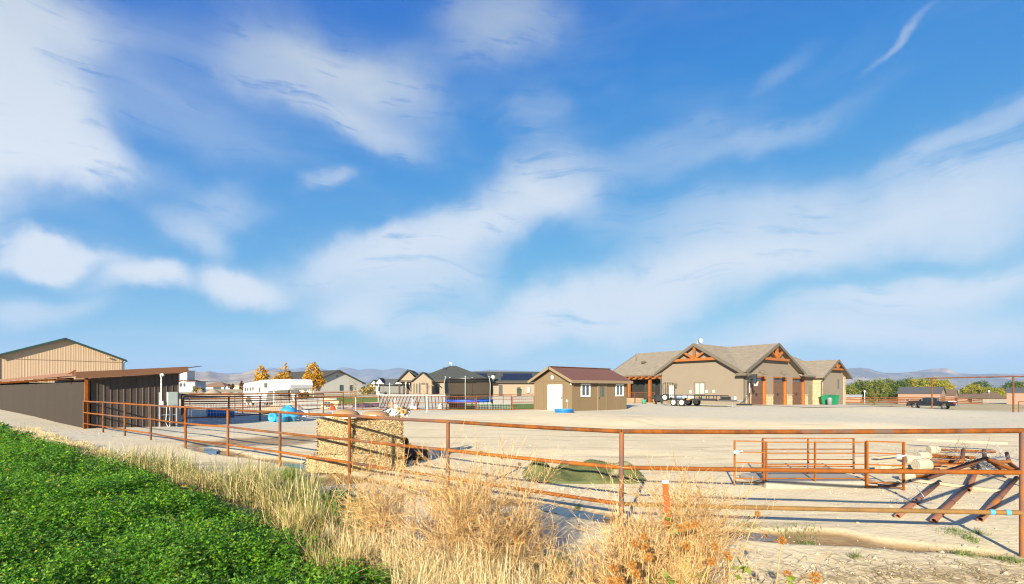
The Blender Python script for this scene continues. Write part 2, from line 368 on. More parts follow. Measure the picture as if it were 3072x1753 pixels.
STUCCO = pmat('taupe_stucco', (.205, .168, .128), (.193, .157, .119), 1.2, .9, .25, 60)
TRIM = pmat('grey_brown_trim', (.125, .105, .08), (.11, .092, .07), 3, .6)
SHINGLE = pmat('tan_grey_shingles', (.27, .225, .165), (.18, .15, .112), 2.2, .95, .5, 30, detail=7, stretch=(1, 1, 3.5), contrast=1.3)
STONE = pmat('cream_ledger_stone', (.52, .39, .25), (.36, .25, .15), 5, .85, .3, 30, rnd=.25)
GLASS = glass('window_glass')
STEELWIRE = pmat('wire_mesh', (.40, .40, .39), None, rough=.5, metal=.3)
TAN_SIDING = pmat('tan_ribbed_steel', (.43, .305, .20), (.41, .29, .188), 1.5, .55)
# ================================================================== the setting
# ---- masks on the ground, in metres
MUD_LINE = [on_ground(px, py) for px, py in ((600, 1345), (760, 1372), (900, 1393), (1100, 1440), (1350, 1482), (1600, 1510), (1735, 1537), (1900, 1566), (2080, 1592), (2250, 1602), (2400, 1607), (2550, 1616), (2700, 1637), (2960, 1662))]
def seg_dist(x, y, pts):
    best = np.full(x.shape, 1e9)
    for a, b in zip(pts[:-1], pts[1:]):
        dx_, dy_ = b.x - a.x, b.y - a.y; L2 = dx_ * dx_ + dy_ * dy_
        t = np.clip(((x - a.x) * dx_ + (y - a.y) * dy_) / L2, 0, 1)
        best = np.minimum(best, np.hypot(x - a.x - t * dx_, y - a.y - t * dy_))
    return best
WET = [(on_ground(790, 1322), 1.5), (on_ground(700, 1330), 1.2), (on_ground(890, 1313), .9), (on_ground(1000, 1440), .6)]
GRAVEL_EDGE = [(-60, 19), (-14, 20), (-6, 31), (4, 33), (10, 29.5), (15, 26.5), (25, 24.5), (60, 22)]
def vnoise(x, y, s, seed=0):
    """cheap smooth value noise"""
    x = x / s; y = y / s; xi = np.floor(x).astype(int); yi = np.floor(y).astype(int); fx = x - xi; fy = y - yi
    fx = fx * fx * (3 - 2 * fx); fy = fy * fy * (3 - 2 * fy)
    def h(i, j):
        n = (i * 374761393 + j * 668265263 + seed * 1442695) & 0x7fffffff; n = (n ^ (n >> 13)) * 1274126177 & 0x7fffffff
        return ((n ^ (n >> 16)) & 0xffff) / 65535.0
    return (h(xi, yi) * (1 - fx) + h(xi + 1, yi) * fx) * (1 - fy) + (h(xi, yi + 1) * (1 - fx) + h(xi + 1, yi + 1) * fx) * fy
def fbm(x, y, s, o=4, seed=0):
    t = 0; a = .5
    for k in range(o): t = t + a * vnoise(x, y, s / 2 ** k, seed + k * 17); a *= .5
    return t
def mudmask(x, y):
    d = seg_dist(x, y, MUD_LINE) + (fbm(x, y, .9, 3, 5) - .45) * .55
    m = np.clip(1 - (d - .16) / .14, 0, 1)
    for c, r in WET:
        dd = np.hypot((x - c.x) * .7, y - c.y) / r + (fbm(x, y, 1.3, 3, 9) - .45) * .9
        m = np.maximum(m, np.clip((1.0 - dd) * 4, 0, 1))
    return m
def ground_z(x, y):
    z = terr(x, y); r = np.hypot(x, y); near = np.clip((26 - r) / 12, 0, 1)
    z = z + near * ((fbm(x, y, 2.2, 4, 1) - .47) * .07 + (fbm(x, y, .3, 2, 3) - .4) * .010)
    z = z - near * mudmask(x, y) * .055
    # low bank of loose soil on the near side of the ditch and along the shed
    return z
TRACKS = []
for pts in (((-3, 15.5), (4, 13.6), (12, 13.9), (20, 16)), ((-1, 19), (6, 16.2), (14, 17.2), (24, 22)), ((-4, 27), (5, 21.5), (16, 20), (28, 23)), ((2, 34), (9, 24), (13, 15.2), (15, 11))):
    for o_ in (0, 1.7):
        P = [Vector((x_ + o_ * .25, y_ + o_, 0)) for x_, y_ in pts]; Q_ = []
        for a_, b_, c_ in zip(P[:-1], P[1:], P[2:] + [P[-1]]): Q_ += [a_.lerp(b_, t_ / 5).lerp(b_.lerp(c_, t_ / 5), .5 * t_ / 5) for t_ in range(5)]
        TRACKS.append(Q_)
def axis_lines(segs):
    out = []
    for a, b, s in segs: out += list(np.arange(a, b, s))
    return np.array(sorted(set(np.round(out, 4))))
def geo(a, b, n): return list(np.geomspace(a, b, n))
xs = np.array([-v for v in geo(26, 9000, 46)][::-1] + list(np.arange(-25.5, -12, .3)) + list(np.arange(-12, 12, .075)) + list(np.arange(12, 26, .3)) + geo(26.2, 9000, 46))
ys = np.array([-40, -20, -10, -5, -2, 0, 1.5] + list(np.arange(2.4, 15, .075)) + list(np.arange(15, 30, .25)) + geo(30.5, 9000, 90))
GX, GY = np.meshgrid(xs, ys); GZ = ground_z(GX, GY)
nx, ny = len(xs), len(ys)
V = np.stack([GX, GY, GZ], -1).reshape(-1, 3)
i = np.arange(nx - 1); j = np.arange(ny - 1); I, J = np.meshgrid(i, j); b0 = (J * nx + I).ravel()
Q = np.stack([b0, b0 + 1, b0 + nx + 1, b0 + nx], -1)
gm_ = bpy.data.materials.new('dirt_and_gravel')
ground = np_object('ground', V, Q, gm_, smooth=True); kind(ground, 'structure')
edge = np.interp(GX, [p[0] for p in GRAVEL_EDGE], [p[1] for p in GRAVEL_EDGE]) + (fbm(GX, GY, 5, 3, 21) - .45) * 6
gv = np.clip((GY - edge) / 2.5, 0, 1)
gv = np.maximum(gv, np.clip((GX * -.62 - GY * .785 * 0 - 6 + (fbm(GX, GY, 2, 3, 4) - .45) * 4) / 4, 0, 1) * (GY < 45))          # stony strip along the lean-to
field = np.clip((np.hypot(GX * .9, GY) - 82) / 25, 0, 1); gv = gv * (1 - field)
apron = 0
md = mudmask(GX, GY) * (np.hypot(GX, GY) < 30)
att = ground.data.attributes.new('mask', 'FLOAT_COLOR', 'POINT')
c4 = np.ones((nx * ny, 4), dtype=np.float32); c4[:, 0] = gv.ravel(); c4[:, 1] = md.ravel(); c4[:, 2] = field.ravel()
tk = np.zeros(GX.shape)
for P in TRACKS: tk = np.maximum(tk, np.clip(1 - seg_dist(GX, GY, P) / .2, 0, 1) * np.clip((fbm(GX, GY, 1.8, 3, 55) - .36) * 5, 0, 1))
tk = tk * (1 - gv * .5); c4[:, 3] = tk.ravel(); att.data.foreach_set('color', c4.ravel())
def ground_material(m):
    m.use_nodes = True; t = m.node_tree; b = t.nodes['Principled BSDF']; n_ = t.nodes.new; l_ = t.links.new
    at_ = n_('ShaderNodeAttribute'); at_.attribute_name = 'mask'; sp = n_('ShaderNodeSeparateColor'); l_(at_.outputs['Color'], sp.inputs[0])
    geo_ = n_('ShaderNodeNewGeometry')
    def noise(s, d=5, r=.6, st=(1, 1, 1)):
        mp = n_('ShaderNodeMapping'); mp.inputs['Scale'].default_value = st; l_(geo_.outputs['Position'], mp.inputs[0])
        z = n_('ShaderNodeTexNoise'); z.inputs['Scale'].default_value = s; z.inputs['Detail'].default_value = d; z.inputs['Roughness'].default_value = r; l_(mp.outputs[0], z.inputs['Vector']); return z.outputs['Fac']
    def ramp(v, a, b_):
        r = n_('ShaderNodeMapRange'); r.inputs['From Min'].default_value = a; r.inputs['From Max'].default_value = b_; l_(v, r.inputs['Value']); return r.outputs[0]
    def mix(f, A, B):
        x = n_('ShaderNodeMix'); x.data_type = 'RGBA'
        if isinstance(f, float): x.inputs['Factor'].default_value = f
        else: l_(f, x.inputs['Factor'])
        for k, c in (('A', A), ('B', B)):
            if isinstance(c, tuple): x.inputs[k].default_value = (*c, 1)
            else: l_(c, x.inputs[k])
        return x.outputs['Result']
    dirt = mix(ramp(noise(.9, 6), .35, .65), (.66, .555, .365), (.60, .495, .31))
    dirt = mix(ramp(noise(.5, 6, .7, (.22, 2.2, 1)), .54, .66), dirt, (.43, .345, .22))
    dirt = mix(ramp(noise(14, 4), .58, .7), dirt, (.56, .46, .32))
    vor = n_('ShaderNodeTexVoronoi'); vor.inputs['Scale'].default_value = 11; l_(geo_.outputs['Position'], vor.inputs['Vector'])
    vs_ = n_('ShaderNodeSeparateColor'); l_(vor.outputs['Color'], vs_.inputs[0])
    grav = mix(vs_.outputs[0], (.60, .54, .405), (.43, .385, .29))
    grav = mix(ramp(noise(.22, 5), .42, .62), grav, (.55, .485, .35))
    fld = mix(ramp(noise(.05, 6), .4, .6), (.42, .34, .20), (.34, .285, .15))
    c = mix(sp.outputs[0], dirt, grav); c = mix(sp.outputs[2], c, fld)
    tkm = n_('ShaderNodeMath'); tkm.operation = 'MULTIPLY'; l_(at_.outputs['Alpha'], tkm.inputs[0]); l_(ramp(noise(3.0, 5), .3, .6), tkm.inputs[1]); c = mix(tkm.outputs[0], c, (.40, .32, .20))
    mudc = mix(ramp(noise(1.7, 5), .4, .62), (.27, .165, .065), (.38, .255, .12))
    c = mix(sp.outputs[1], c, mudc)
    l_(c, b.inputs['Base Color'])
    rr = n_('ShaderNodeMapRange'); rr.inputs['To Min'].default_value = .95; rr.inputs['To Max'].default_value = .55; l_(sp.outputs[1], rr.inputs['Value']); l_(rr.outputs[0], b.inputs['Roughness'])
    b.inputs['Specular IOR Level'].default_value = .2
    hb = n_('ShaderNodeMath'); hb.operation = 'ADD'; l_(noise(9, 6, .7), hb.inputs[0]); l_(vor.outputs['Distance'], hb.inputs[1])
    bp = n_('ShaderNodeBump'); bp.inputs['Strength'].default_value = .22; bp.inputs['Distance'].default_value = .03; l_(hb.outputs[0], bp.inputs['Height']); l_(bp.outputs[0], b.inputs['Normal'])
ground_material(gm_)

# ---- puddles: sheets of standing water in the ditch
water = pmat('muddy_water', (.10, .075, .05), None, rough=.04, spec=.9, bump=.06, bscale=5)
def puddle(pix, seed, lift=.012):
    P = [on_ground(*p) for p in pix]; c = sum(P, Vector()) / len(P); zz = min(float(ground_z(np.array([p.x]), np.array([p.y]))[0]) for p in P + [c]) + lift
    ring = []
    for k in range(len(P)):
        a, b_ = P[k], P[(k + 1) % len(P)]
        for q in range(6):
            t = q / 6; p = a.lerp(b_, t); w_ = 1 + .22 * sin(k * 2.1 + q * 1.7 + seed) * .5
            ring.append(((p.x - c.x) * w_ + c.x, (p.y - c.y) * w_ + c.y, zz))
    mb = MB(); mb.add(ring, [tuple(range(len(ring)))]); o = mb.build('puddle', water); return kind(o, 'structure')
puddle([(850, 1380), (925, 1374), (936, 1392), (925, 1408), (870, 1404), (846, 1392)], 1, .03)
puddle([(608, 1338), (640, 1334), (655, 1350), (646, 1366), (616, 1362)], 2, .03)
puddle([(700, 1318), (770, 1313), (800, 1320), (780, 1331), (730, 1334), (696, 1327)], 3, .004)
puddle([(822, 1312), (872, 1309), (902, 1316), (888, 1325), (840, 1324)], 7, .004)
puddle([(1565, 1496), (1630, 1502), (1700, 1520), (1790, 1534), (1826, 1548), (1800, 1558), (1720, 1548), (1640, 1528), (1570, 1512)], 4, .03)
puddle([(2182, 1590), (2230, 1586), (2330, 1602), (2332, 1614), (2270, 1622), (2200, 1614)], 5, .025)
puddle([(1120, 1436), (1200, 1452), (1290, 1470), (1290, 1482), (1190, 1466), (1115, 1448)], 6, .02)

# ---- distant ranges: real ridges with spurs, seen through the air
def ridge(name, prof, d0, d1, seed, mat, amp, rows=46, cols=420, px0=-900, px1=4000):
    px = np.linspace(px0, px1, cols); crest = np.interp(px, [p[0] for p in prof], [p[1] for p in prof])
    u = np.linspace(0, 1.35, rows); U, PX = np.meshgrid(u, px, indexing='ij'); CR = np.interp(PX, px, crest)
    A_ = np.arctan((PX - CX) / F)
    Zd = d0 + (d1 - d0) * U                                           # depth in metres along the view axis
    X = (PX - CX) / F * Zd; Y = Zd
    Hc = (HY - CR) / F * d1 + EYE
    s = (d1 - d0) * .55
    n1 = np.abs(fbm(X, Y * .45, s * .55, 5, seed) * 2 - .95); n2 = fbm(X, Y, s * .2, 4, seed + 3)
    shape = np.where(U < 1, np.clip(U, 0, 1) ** 1.6, np.clip(1 - (U - 1) * 1.8, 0, 1))
    env = np.clip(U * (1.06 - U) * 4, 0, 1)
    Zz = Hc * shape + Hc * amp * env * ((.5 - n1) * 1.1 + (n2 - .47) * .6)
    Zz = np.minimum(Zz, EYE + (HY - CR + 1.5) / F * Zd)
    Zz = np.where(U < .02, -4, Zz)
    V = np.stack([X, Y, Zz], -1).reshape(-1, 3)
    i = np.arange(cols - 1); j = np.arange(rows - 1); I, J = np.meshgrid(i, j); b0 = (J * cols + I).ravel()
    o = np_object(name, V, np.stack([b0, b0 + 1, b0 + cols + 1, b0 + cols], -1), mat, smooth=True); return kind(o, 'structure')
HILL = pmat('bare_tan_hillside', (.36, .28, .19), (.28, .23, .17), .004, .95, detail=8, c3=(.24, .185, .15), scale3=.006, thr3=(.5, .62), stretch=(1, 1, 5))
PLAIN = pmat('dry_grass_slope', (.50, .41, .24), (.43, .34, .19), .01, .95)
MESA = pmat('forested_mountain', (.11, .12, .12), (.20, .17, .14), .0022, .95, detail=8, c3=(.085, .10, .10), scale3=.0035, thr3=(.5, .6))
MESA2 = pmat('mesa_cliffs', (.19, .165, .15), (.085, .10, .11), .0025, .95, detail=8, c3=(.33, .26, .20), scale3=.002, thr3=(.5, .62), stretch=(1, 1, 4))
ridge('mountains', [(-900, 1118), (300, 1116), (540, 1117), (600, 1119), (700, 1121), (760, 1119), (790, 1108), (812, 1103), (842, 1109), (872, 1110), (905, 1104), (938, 1109), (962, 1106), (1000, 1112), (1022, 1103), (1048, 1105),
  (1076, 1112), (1100, 1106), (1122, 1107), (1142, 1112), (1168, 1109), (1200, 1103), (1226, 1110), (1262, 1119), (1400, 1116), (1490, 1111), (1560, 1115), (1640, 1118), (1900, 1121), (2200, 1120), (4000, 1124)], 6200, 8200, 3, MESA, .34)
ridge('foothills', [(-900, 1122), (200, 1116), (400, 1114), (553, 1112), (602, 1117), (624, 1114), (652, 1121), (690, 1126), (727, 1121), (772, 1106), (800, 1108), (850, 1116), (905, 1126), (980, 1138), (1060, 1150), (1200, 1160), (1500, 1166), (4000, 1172)], 2300, 3600, 11, HILL, .42, px1=1700)
ridge('grass_plain', [(-900, 1152), (300, 1150), (560, 1148), (650, 1147), (760, 1151), (900, 1153), (1050, 1157), (1300, 1161), (1700, 1167), (4000, 1175)], 900, 1900, 19, PLAIN, .05, rows=20, cols=160, px1=2000)
ridge('mesa', [(-900, 1172), (1900, 1150), (2300, 1118), (2480, 1112), (2532, 1109), (2548, 1107), (2582, 1105), (2606, 1107), (2622, 1113), (2652, 1120), (2692, 1121), (2722, 1119), (2746, 1116), (2790, 1109), (2830, 1106), (2844, 1106),
  (2856, 1112), (2870, 1120), (2902, 1124), (2952, 1124), (3012, 1123), (3072, 1126), (3500, 1120), (4000, 1130)], 3300, 4700, 29, MESA2, .55, px0=1900)

# ---- the air between: one closed box of thin haze round everything
hz = MB(); hz.box(-9800, 9800, -300, 9800, -12, 560)
hm = bpy.data.materials.new('thin_blue_haze'); hm.use_nodes = True; ht = hm.node_tree; ht.nodes.clear()
ho = ht.nodes.new('ShaderNodeOutputMaterial'); hv = ht.nodes.new('ShaderNodeVolumePrincipled')
hv.inputs['Color'].default_value = (.47, .66, 1.0, 1); hv.inputs['Density'].default_value = 1.0e-4; hv.inputs['Anisotropy'].default_value = 0.0
ht.links.new(hv.outputs[0], ho.inputs['Volume'])
haze = hz.build('haze', hm); kind(haze, 'stuff'); haze['label'] = 'thin blue air that softens the far mountains'
# ================================================================== buildings
def window(parent, axis, a0, a1, z0, z1, at_, out, frame_mat, pane_mat=None, fw=.07, mull=1, depth=.05, rail=0, name='window', off=(0, 0, 0)):
    """window on a wall plane: axis 'x' = wall lies in x=at_ (runs along y), 'y' = wall lies in y=at_; out = +-1 outward"""
    pane_mat = pane_mat or GLASS
    def bx(mb, u0, u1, w0, w1, d0, d1):
        lo, hi = sorted((at_ + out * d0, at_ + out * d1))
        if axis == 'x': mb.box(lo, hi, u0, u1, w0, w1)
        else: mb.box(u0, u1, lo, hi, w0, w1)
    f = MB(off)
    bx(f, a0, a0 + fw, z0, z1, -.04, depth); bx(f, a1 - fw, a1, z0, z1, -.04, depth); bx(f, a0 + fw, a1 - fw, z1 - fw, z1, -.04, depth); bx(f, a0 + fw, a1 - fw, z0, z0 + fw, -.04, depth)
    for k in range(mull):
        m = a0 + (a1 - a0) * (k + 1) / (mull + 1); bx(f, m - fw * .4, m + fw * .4, z0 + fw, z1 - fw, -.03, depth - .012)
    for k in range(rail):
        m = z0 + (z1 - z0) * (k + 1) / (rail + 1); bx(f, a0 + fw, a1 - fw, m - fw * .35, m + fw * .35, -.03, depth - .016)
    fo = f.build(name, frame_mat, parent)
    n = mull + 1
    for k in range(n):
        u0 = a0 + fw + (a1 - a0 - 2 * fw) * k / n + .012; u1 = a0 + fw + (a1 - a0 - 2 * fw) * (k + 1) / n - .012
        p = MB(off); bx(p, u0, u1, z0 + fw, z1 - fw, .004, .012); p.build('pane', pane_mat, fo)
    return fo
def gable_roof(mb, x0, x1, y0, y1, zr, ze, t=.16, ridge='y', yr=None):
    """two thick slopes; ridge along y (eaves at x0,x1) or along x"""
    if ridge == 'y':
        xr = (x0 + x1) / 2 if yr is None else yr
        mb.slab([(x0, y0, ze), (xr, y0, zr), (xr, y1, zr), (x0, y1, ze)], t); mb.slab([(xr, y0, zr), (x1, y0, ze), (x1, y1, ze), (xr, y1, zr)], t)
    else:
        ym = (y0 + y1) / 2 if yr is None else yr
        mb.slab([(x0, y0, ze), (x1, y0, ze), (x1, ym, zr), (x0, ym, zr)], t); mb.slab([(x0, ym, zr), (x1, ym, zr), (x1, y1, ze), (x0, y1, ze)], t)
    return mb

# ---------------------------------------------------------------- tan pole barn behind the lean-to
t = thing('metal_barn', 'large tan ribbed steel barn with dark green roof trim behind the brown lean-to', 'barn', (-61.0, 57.5, .4), atan2(.728, .685))
W_, HE, HP, D = 11.53, 5.6, 7.95, 22
mb = MB(); mb.prism([(0, -1.2), (W_, -1.2), (W_, HE), (W_ / 2, HP), (0, HE)], 'y', 0, D); mb.build('wall', TAN_SIDING, t)
rib = MB()
for k in range(47):
    x = .12 + k * .245; zt = HE + (HP - HE) * (1 - abs(x - W_ / 2) / (W_ / 2)) - .02
    rib.add([(x - .045, -.001, -1), (x - .018, -.013, -1), (x + .018, -.013, -1), (x + .045, -.001, -1), (x - .045, -.001, zt), (x - .018, -.013, zt), (x + .018, -.013, zt), (x + .045, -.001, zt)], [(0, 1, 5, 4), (1, 2, 6, 5), (2, 3, 7, 6), (4, 5, 6, 7)])
kind(rib.build('wall_ribs', TAN_SIDING, t), 'stuff')
s_ = MB(); s_.box(.02, W_ - .02, -.07, -.05, HE - .35, HE - .31); s_.build('wall_seam', pmat('tan_trim', (.33, .21, .12)), t)
GREEN_TRIM = pmat('dark_green_trim', (.022, .045, .04), (.03, .055, .048), 3, .5)
r = MB(); gable_roof(r, -.42, W_ + .42, -.4, D + .4, HP + .18, HE + .0, .1); r.build('roof', GREEN_TRIM, t)
for sx in (0, 1):
    e = MB(); x0, x1 = ((-.44, W_ / 2), (W_ + .44, W_ / 2))[sx]
    e.slab([(x0, -.46, HE - .02), (x1, -.46, HP + .2), (x1, -.41, HP + .2), (x0, -.41, HE - .02)], .26); e.build('rake_trim', GREEN_TRIM, t)
c = MB(); c.box(-.08, .03, -.08, .02, -1, HE - .1); c.build('corner_trim', GREEN_TRIM, t); c = MB(); c.box(W_ - .03, W_ + .08, -.08, .02, -1, HE - .1); c.build('corner_trim', GREEN_TRIM, t)
c = MB(); c.tube([(W_ + .42, -.3, HE - .08), (W_ + .5, -.3, HE - .2), (W_ + .3, -.25, HE - .3), (W_ + .14, -.15, HE - .45), (W_ + .14, -.15, -1)], .05, 8); c.build('downspout', GREEN_TRIM, t)
l = MB(); l.ellipsoid((W_ * .875, -.2, HE + .18), (.2, .16, .09)); l.build('wall_lamp', pmat('tan_lamp', (.5, .36, .22)), t)

# ---------------------------------------------------------------- brown lean-to
AX, AY = -19.4, 22.0
LT = thing('lean_to_shed', 'long dark brown steel lean-to with single sloped roof beside the alfalfa field', 'shed', (AX, AY, 0), atan2(.785, .62))
BROWN_PANEL = pmat('dark_brown_panel', (.060, .044, .036), (.072, .053, .043), 2, .5, spec=.25, rnd=.12)
BROWN_SHEEN = pmat('brown_corrugated_steel', (.040, .031, .025), (.031, .024, .020), .7, .6, spec=.15, stretch=(1, 1, .15))
BROWN_TRIM = pmat('brown_fascia', (.20, .095, .05), (.18, .085, .045), 1.5, .45)
LEN = 32.0; zl = lambda x: 2.50 + .088 * x
PW = 3.62 / 14
for k in range(14):
    x0 = .16 + k * (3.62 - .16) / 14; x1 = .16 + (k + 1) * (3.62 - .16) / 14
    p = MB(); rw = .028
    p.add([(x0 + rw, 0, -.3), (x1 - rw, 0, -.3), (x1 - rw, 0, zl(x1)), (x0 + rw, 0, zl(x0))], [(0, 1, 2, 3)])
    for xa in (): p.add([(xa - .012, 0, -.3), (xa, -.008, -.3), (xa + .012, 0, -.3), (xa - .012, 0, zl(xa)), (xa, -.008, zl(xa)), (xa + .012, 0, zl(xa))], [(0, 1, 4, 3), (1, 2, 5, 4)])
    p.add([(x1 - rw, 0, -.3), (x1 - .012, -.02, -.3), (x1 + .012, -.02, -.3), (x1 + rw, 0, -.3), (x1 - rw, 0, zl(x1)), (x1 - .012, -.02, zl(x1)), (x1 + .012, -.02, zl(x1)), (x1 + rw, 0, zl(x1))], [(0, 1, 5, 4), (1, 2, 6, 5), (2, 3, 7, 6)])
    p.build('wall_panel', BROWN_PANEL, LT, fix=False)
lw = MB()                                                       # the long side: fine corrugation, one sheet after another
yy = .1; idx = 0
while yy < LEN:
    for (dx_, dy_) in ((0, 0), (-.0, .10), (-.028, .125), (-.028, .165), (0, .19)):
        lw.v.append((dx_, yy + dy_, -.4)); lw.v.append((dx_, yy + dy_, 2.33))
    for q in range(4): lw.f.append((idx + 2 * q, idx + 2 * q + 1, idx + 2 * q + 3, idx + 2 * q + 2)); lw.sm.append(False)
    idx += 10; yy += .19
kind(lw.build('side_wall', BROWN_SHEEN, LT, fix=False), 'stuff')
b = MB(); b.box(3.60, 3.66, .02, LEN, -.3, 2.82); b.box(.04, 3.6, LEN - .1, LEN, -.3, 2.6); b.build('back_wall', BROWN_PANEL, LT)
r = MB(); r.slab([(-.42, -.42, 2.76), (3.9, -.42, 3.15), (3.9, LEN, 3.15), (-.42, LEN, 2.76)], .07); r.build('roof', BROWN_TRIM, LT)
f = MB(); f.slab([(-.44, -.46, 2.765), (3.92, -.46, 3.16), (3.92, -.425, 3.16), (-.44, -.425, 2.765)], .30); f.build('front_fascia', BROWN_TRIM, LT)
f = MB(); f.slab([(-.40, -.12, 2.44), (3.8, -.12, 2.86), (3.8, -.06, 2.86), (-.40, -.06, 2.44)], .05); f.build('soffit_trim', pmat('tan_brown_trim', (.17, .085, .05)), LT)
f = MB(); f.box(-.46, -.42, -.42, LEN, 2.60, 2.76); f.build('eave_trim', BROWN_TRIM, LT)
for k in range(9):
    p = MB(); p.box(-.58, .02, 2.6 + k * 3.3, 2.7 + k * 3.3, 2.44, 2.56); p.build('purlin_end', RUST_BRIGHT, LT)
p = MB(); p.box(-.05, .06, -.12, .0, -.4, 2.6); p.box(.06, .13, -.05, 0.02, -.4, 2.5); p.build('corner_post', RUST_BRIGHT, LT)
p = MB(); p.slab([(-.62, -.3, 2.7), (-.40, -.3, 2.86), (-.40, -.08, 2.86), (-.62, -.08, 2.7)], .05); p.build('orange_end_cap', RUST_BRIGHT, LT)
p = MB(); p.slab([(3.9, -.5, 3.1), (4.5, -.6, 3.22), (4.5, .3, 3.22), (3.9, .3, 3.1)], .03); p.build('loose_flashing', BROWN_PANEL, LT)

# electrical service on posts before the lean-to
def lt_pt(x, y, z=0): return Vector((AX + .62 * x - .785 * y, AY + .785 * x + .62 * y, z))
b0 = lt_pt(3.12, -.42)
t = thing('electrical_panel', 'grey electrical panel on steel posts with white conduit riser by the lean-to', 'electrical box', (b0.x, b0.y, 0), LT.rotation_euler.z)
p = MB(); p.bbox(-.12, .33, -.12, .12, 1.18, 1.86, .015); p.build('cabinet', GREY_PAINT, t)
p = MB(); p.box(-.09, .30, -.135, -.121, 1.22, 1.82); p.build('cabinet_door', GREY_PAINT, t)
for x in (-.42, .02, .30):
    p = MB(); p.tube([(x, .02, -.3), (x, .02, 1.2 if x > -.1 else 1.85)], .035 if x == .02 else .026, 8); p.build('post', GALV, t)
for z in (.72, 1.1):
    p = MB(); p.bar((-.44, .06, z), (.32, .06, z), .04, .04); p.build('strut', GALV, t)
p = MB(); p.tube([(-.36, -.04, 1.30), (-.36, -.04, 2.62)], .028, 8); p.tube([(-.36, -.04, 2.2), (-.36, -.04, 2.26)], .04, 8); p.build('conduit', WHITE, t)
p = MB(); p.tube([(-.36, -.04, 2.6), (-.36, -.05, 2.72), (-.33, -.14, 2.74), (-.30, -.18, 2.66)], [.05, .075, .07, .05], 8); p.build('weatherhead', GREY_PAINT, t)
p = MB(); p.bbox(-.44, -.28, -.10, .02, 1.22, 1.42, .01); p.build('junction_box', WHITE, t)
p = MB(); p.tube([(-.12, -.02, 1.2), (-.14, -.05, .8), (-.2, -.1, .35), (-.12, -.16, .15), (.02, -.12, 0)], .014, 6); p.build('cable', WHITE, t)

# ---------------------------------------------------------------- brown garden shed
S0 = (4.5, 36.25); SG = .30
SH = thing('garden_shed', 'brown painted shed with white roll-up door, two white windows and red-brown metal roof', 'shed', (S0[0], S0[1], SG), atan2(.626, .78))
SHED_PAINT = pmat('brown_t111_siding', (.172, .122, .07), (.158, .111, .063), 2, .75, stretch=(1, 1, .2))
SHED_TRIM = pmat('tan_brown_fascia', (.205, .155, .095), None, rough=.6)
SX, SY, SE, SP = 6.49, 4.27, 2.36, 3.36
w = MB(); w.prism([(0, -.5), (SY, -.5), (SY, SE), (SY / 2, SP - .06), (0, SE)], 'x', 0, SX); w.build('wall', SHED_PAINT, SH)
gr_ = MB()
for k in range(31):                                             # routed grooves read as thin battens
    x = .1 + k * .2033
    if not (2.86 < x < 3.86): gr_.box(x - .012, x + .012, -.012, -.001, -.4, SE - .02)
for k in range(20):
    y = .12 + k * .2033; zt = SE + (SP - SE) * (1 - abs(y - SY / 2) / (SY / 2)) - .12
    if y < .96 or y > 2.64: gr_.box(-.012, -.001, y - .012, y + .012, -.4, min(zt, 2.3))
    gr_.box(-.012, -.001, y - .012, y + .012, max(2.36, min(zt, 2.36)), max(zt, 2.37))
kind(gr_.build('siding_battens', SHED_PAINT, SH), 'stuff')
w = MB(); w.box(-.03, -.013, .02, SY - .02, 2.29, 2.36); w.build('gable_band', SHED_PAINT, SH)
RR = pmat('red_brown_metal_roof', (.125, .062, .05), (.112, .056, .046), 1.2, .5)
r = MB(); gable_roof(r, -.38, SX + .35, -.36, SY + .36, SP + .10, SE - .02, .06, 'x')
for k in range(26):
    x = -.3 + k * .27
    for s in (-1, 1):
        y0, y1 = (-.36, SY / 2) if s < 0 else (SY + .36, SY / 2)
        r.bar((x, y0, SE + .0), (x, y1, SP + .115), .03, .03)
r.build('roof', RR, SH)
c = MB(); c.bar((-.38, SY / 2, SP + .12), (SX + .35, SY / 2, SP + .12), .3, .05); c.build('ridge_cap', RR, SH)
for s in (0, 1):
    y0 = (-.40, SY + .40)[s]; f = MB(); f.slab([(-.42, y0, SE - .01), (-.42, SY / 2, SP + .13), (-.375, SY / 2, SP + .13), (-.375, y0, SE - .01)], .2); f.build('rake_board', SHED_TRIM, SH)
f = MB(); f.box(-.38, SX + .35, -.40, -.35, SE - .2, SE + .02); f.build('eave_fascia', SHED_TRIM, SH)
f = MB(); f.slab([(-.36, -.35, SE - .1), (SX + .3, -.35, SE - .1), (SX + .3, .02, SE - .1), (-.36, .02, SE - .1)], .02); f.build('soffit', SHED_TRIM, SH)
DY0, DY1 = .98, 2.62; WHITE_DOOR = pmat('white_slat_door', (.72, .72, .72), (.68, .68, .68), 3, .45)
dr = MB(); dr.box(-.035, -.002, DY0, DY1, .02, 2.06); dr.build('roll_up_door', WHITE_DOOR, SH); door = SH.children[-1]
for k in range(16):
    z = .05 + k * .125; s = MB(); s.add([(-.036, DY0, z), (-.036, DY1, z), (-.062, DY1, z + .05), (-.062, DY0, z + .05), (-.036, DY1, z + .112), (-.036, DY0, z + .112)], [(0, 1, 2, 3), (3, 2, 4, 5)]); s.build('slat', WHITE_DOOR, door)
f = MB(); f.box(-.06, -.002, DY0 - .05, DY0, 0, 2.12); f.box(-.06, -.002, DY1, DY1 + .05, 0, 2.12); f.box(-.06, -.002, DY0, DY1, 2.06, 2.12); f.build('door_frame', SHED_PAINT, SH)
h = MB(); h.box(-.09, -.05, DY0 + .03, DY0 + .08, .95, 1.12); h.build('latch', BLACK, door)
s = MB(); s.box(-.25, .0, DY0 - .05, DY1 + .05, -.2, .0); s.build('sill_board', pmat('weathered_board', (.32, .26, .18)), SH)
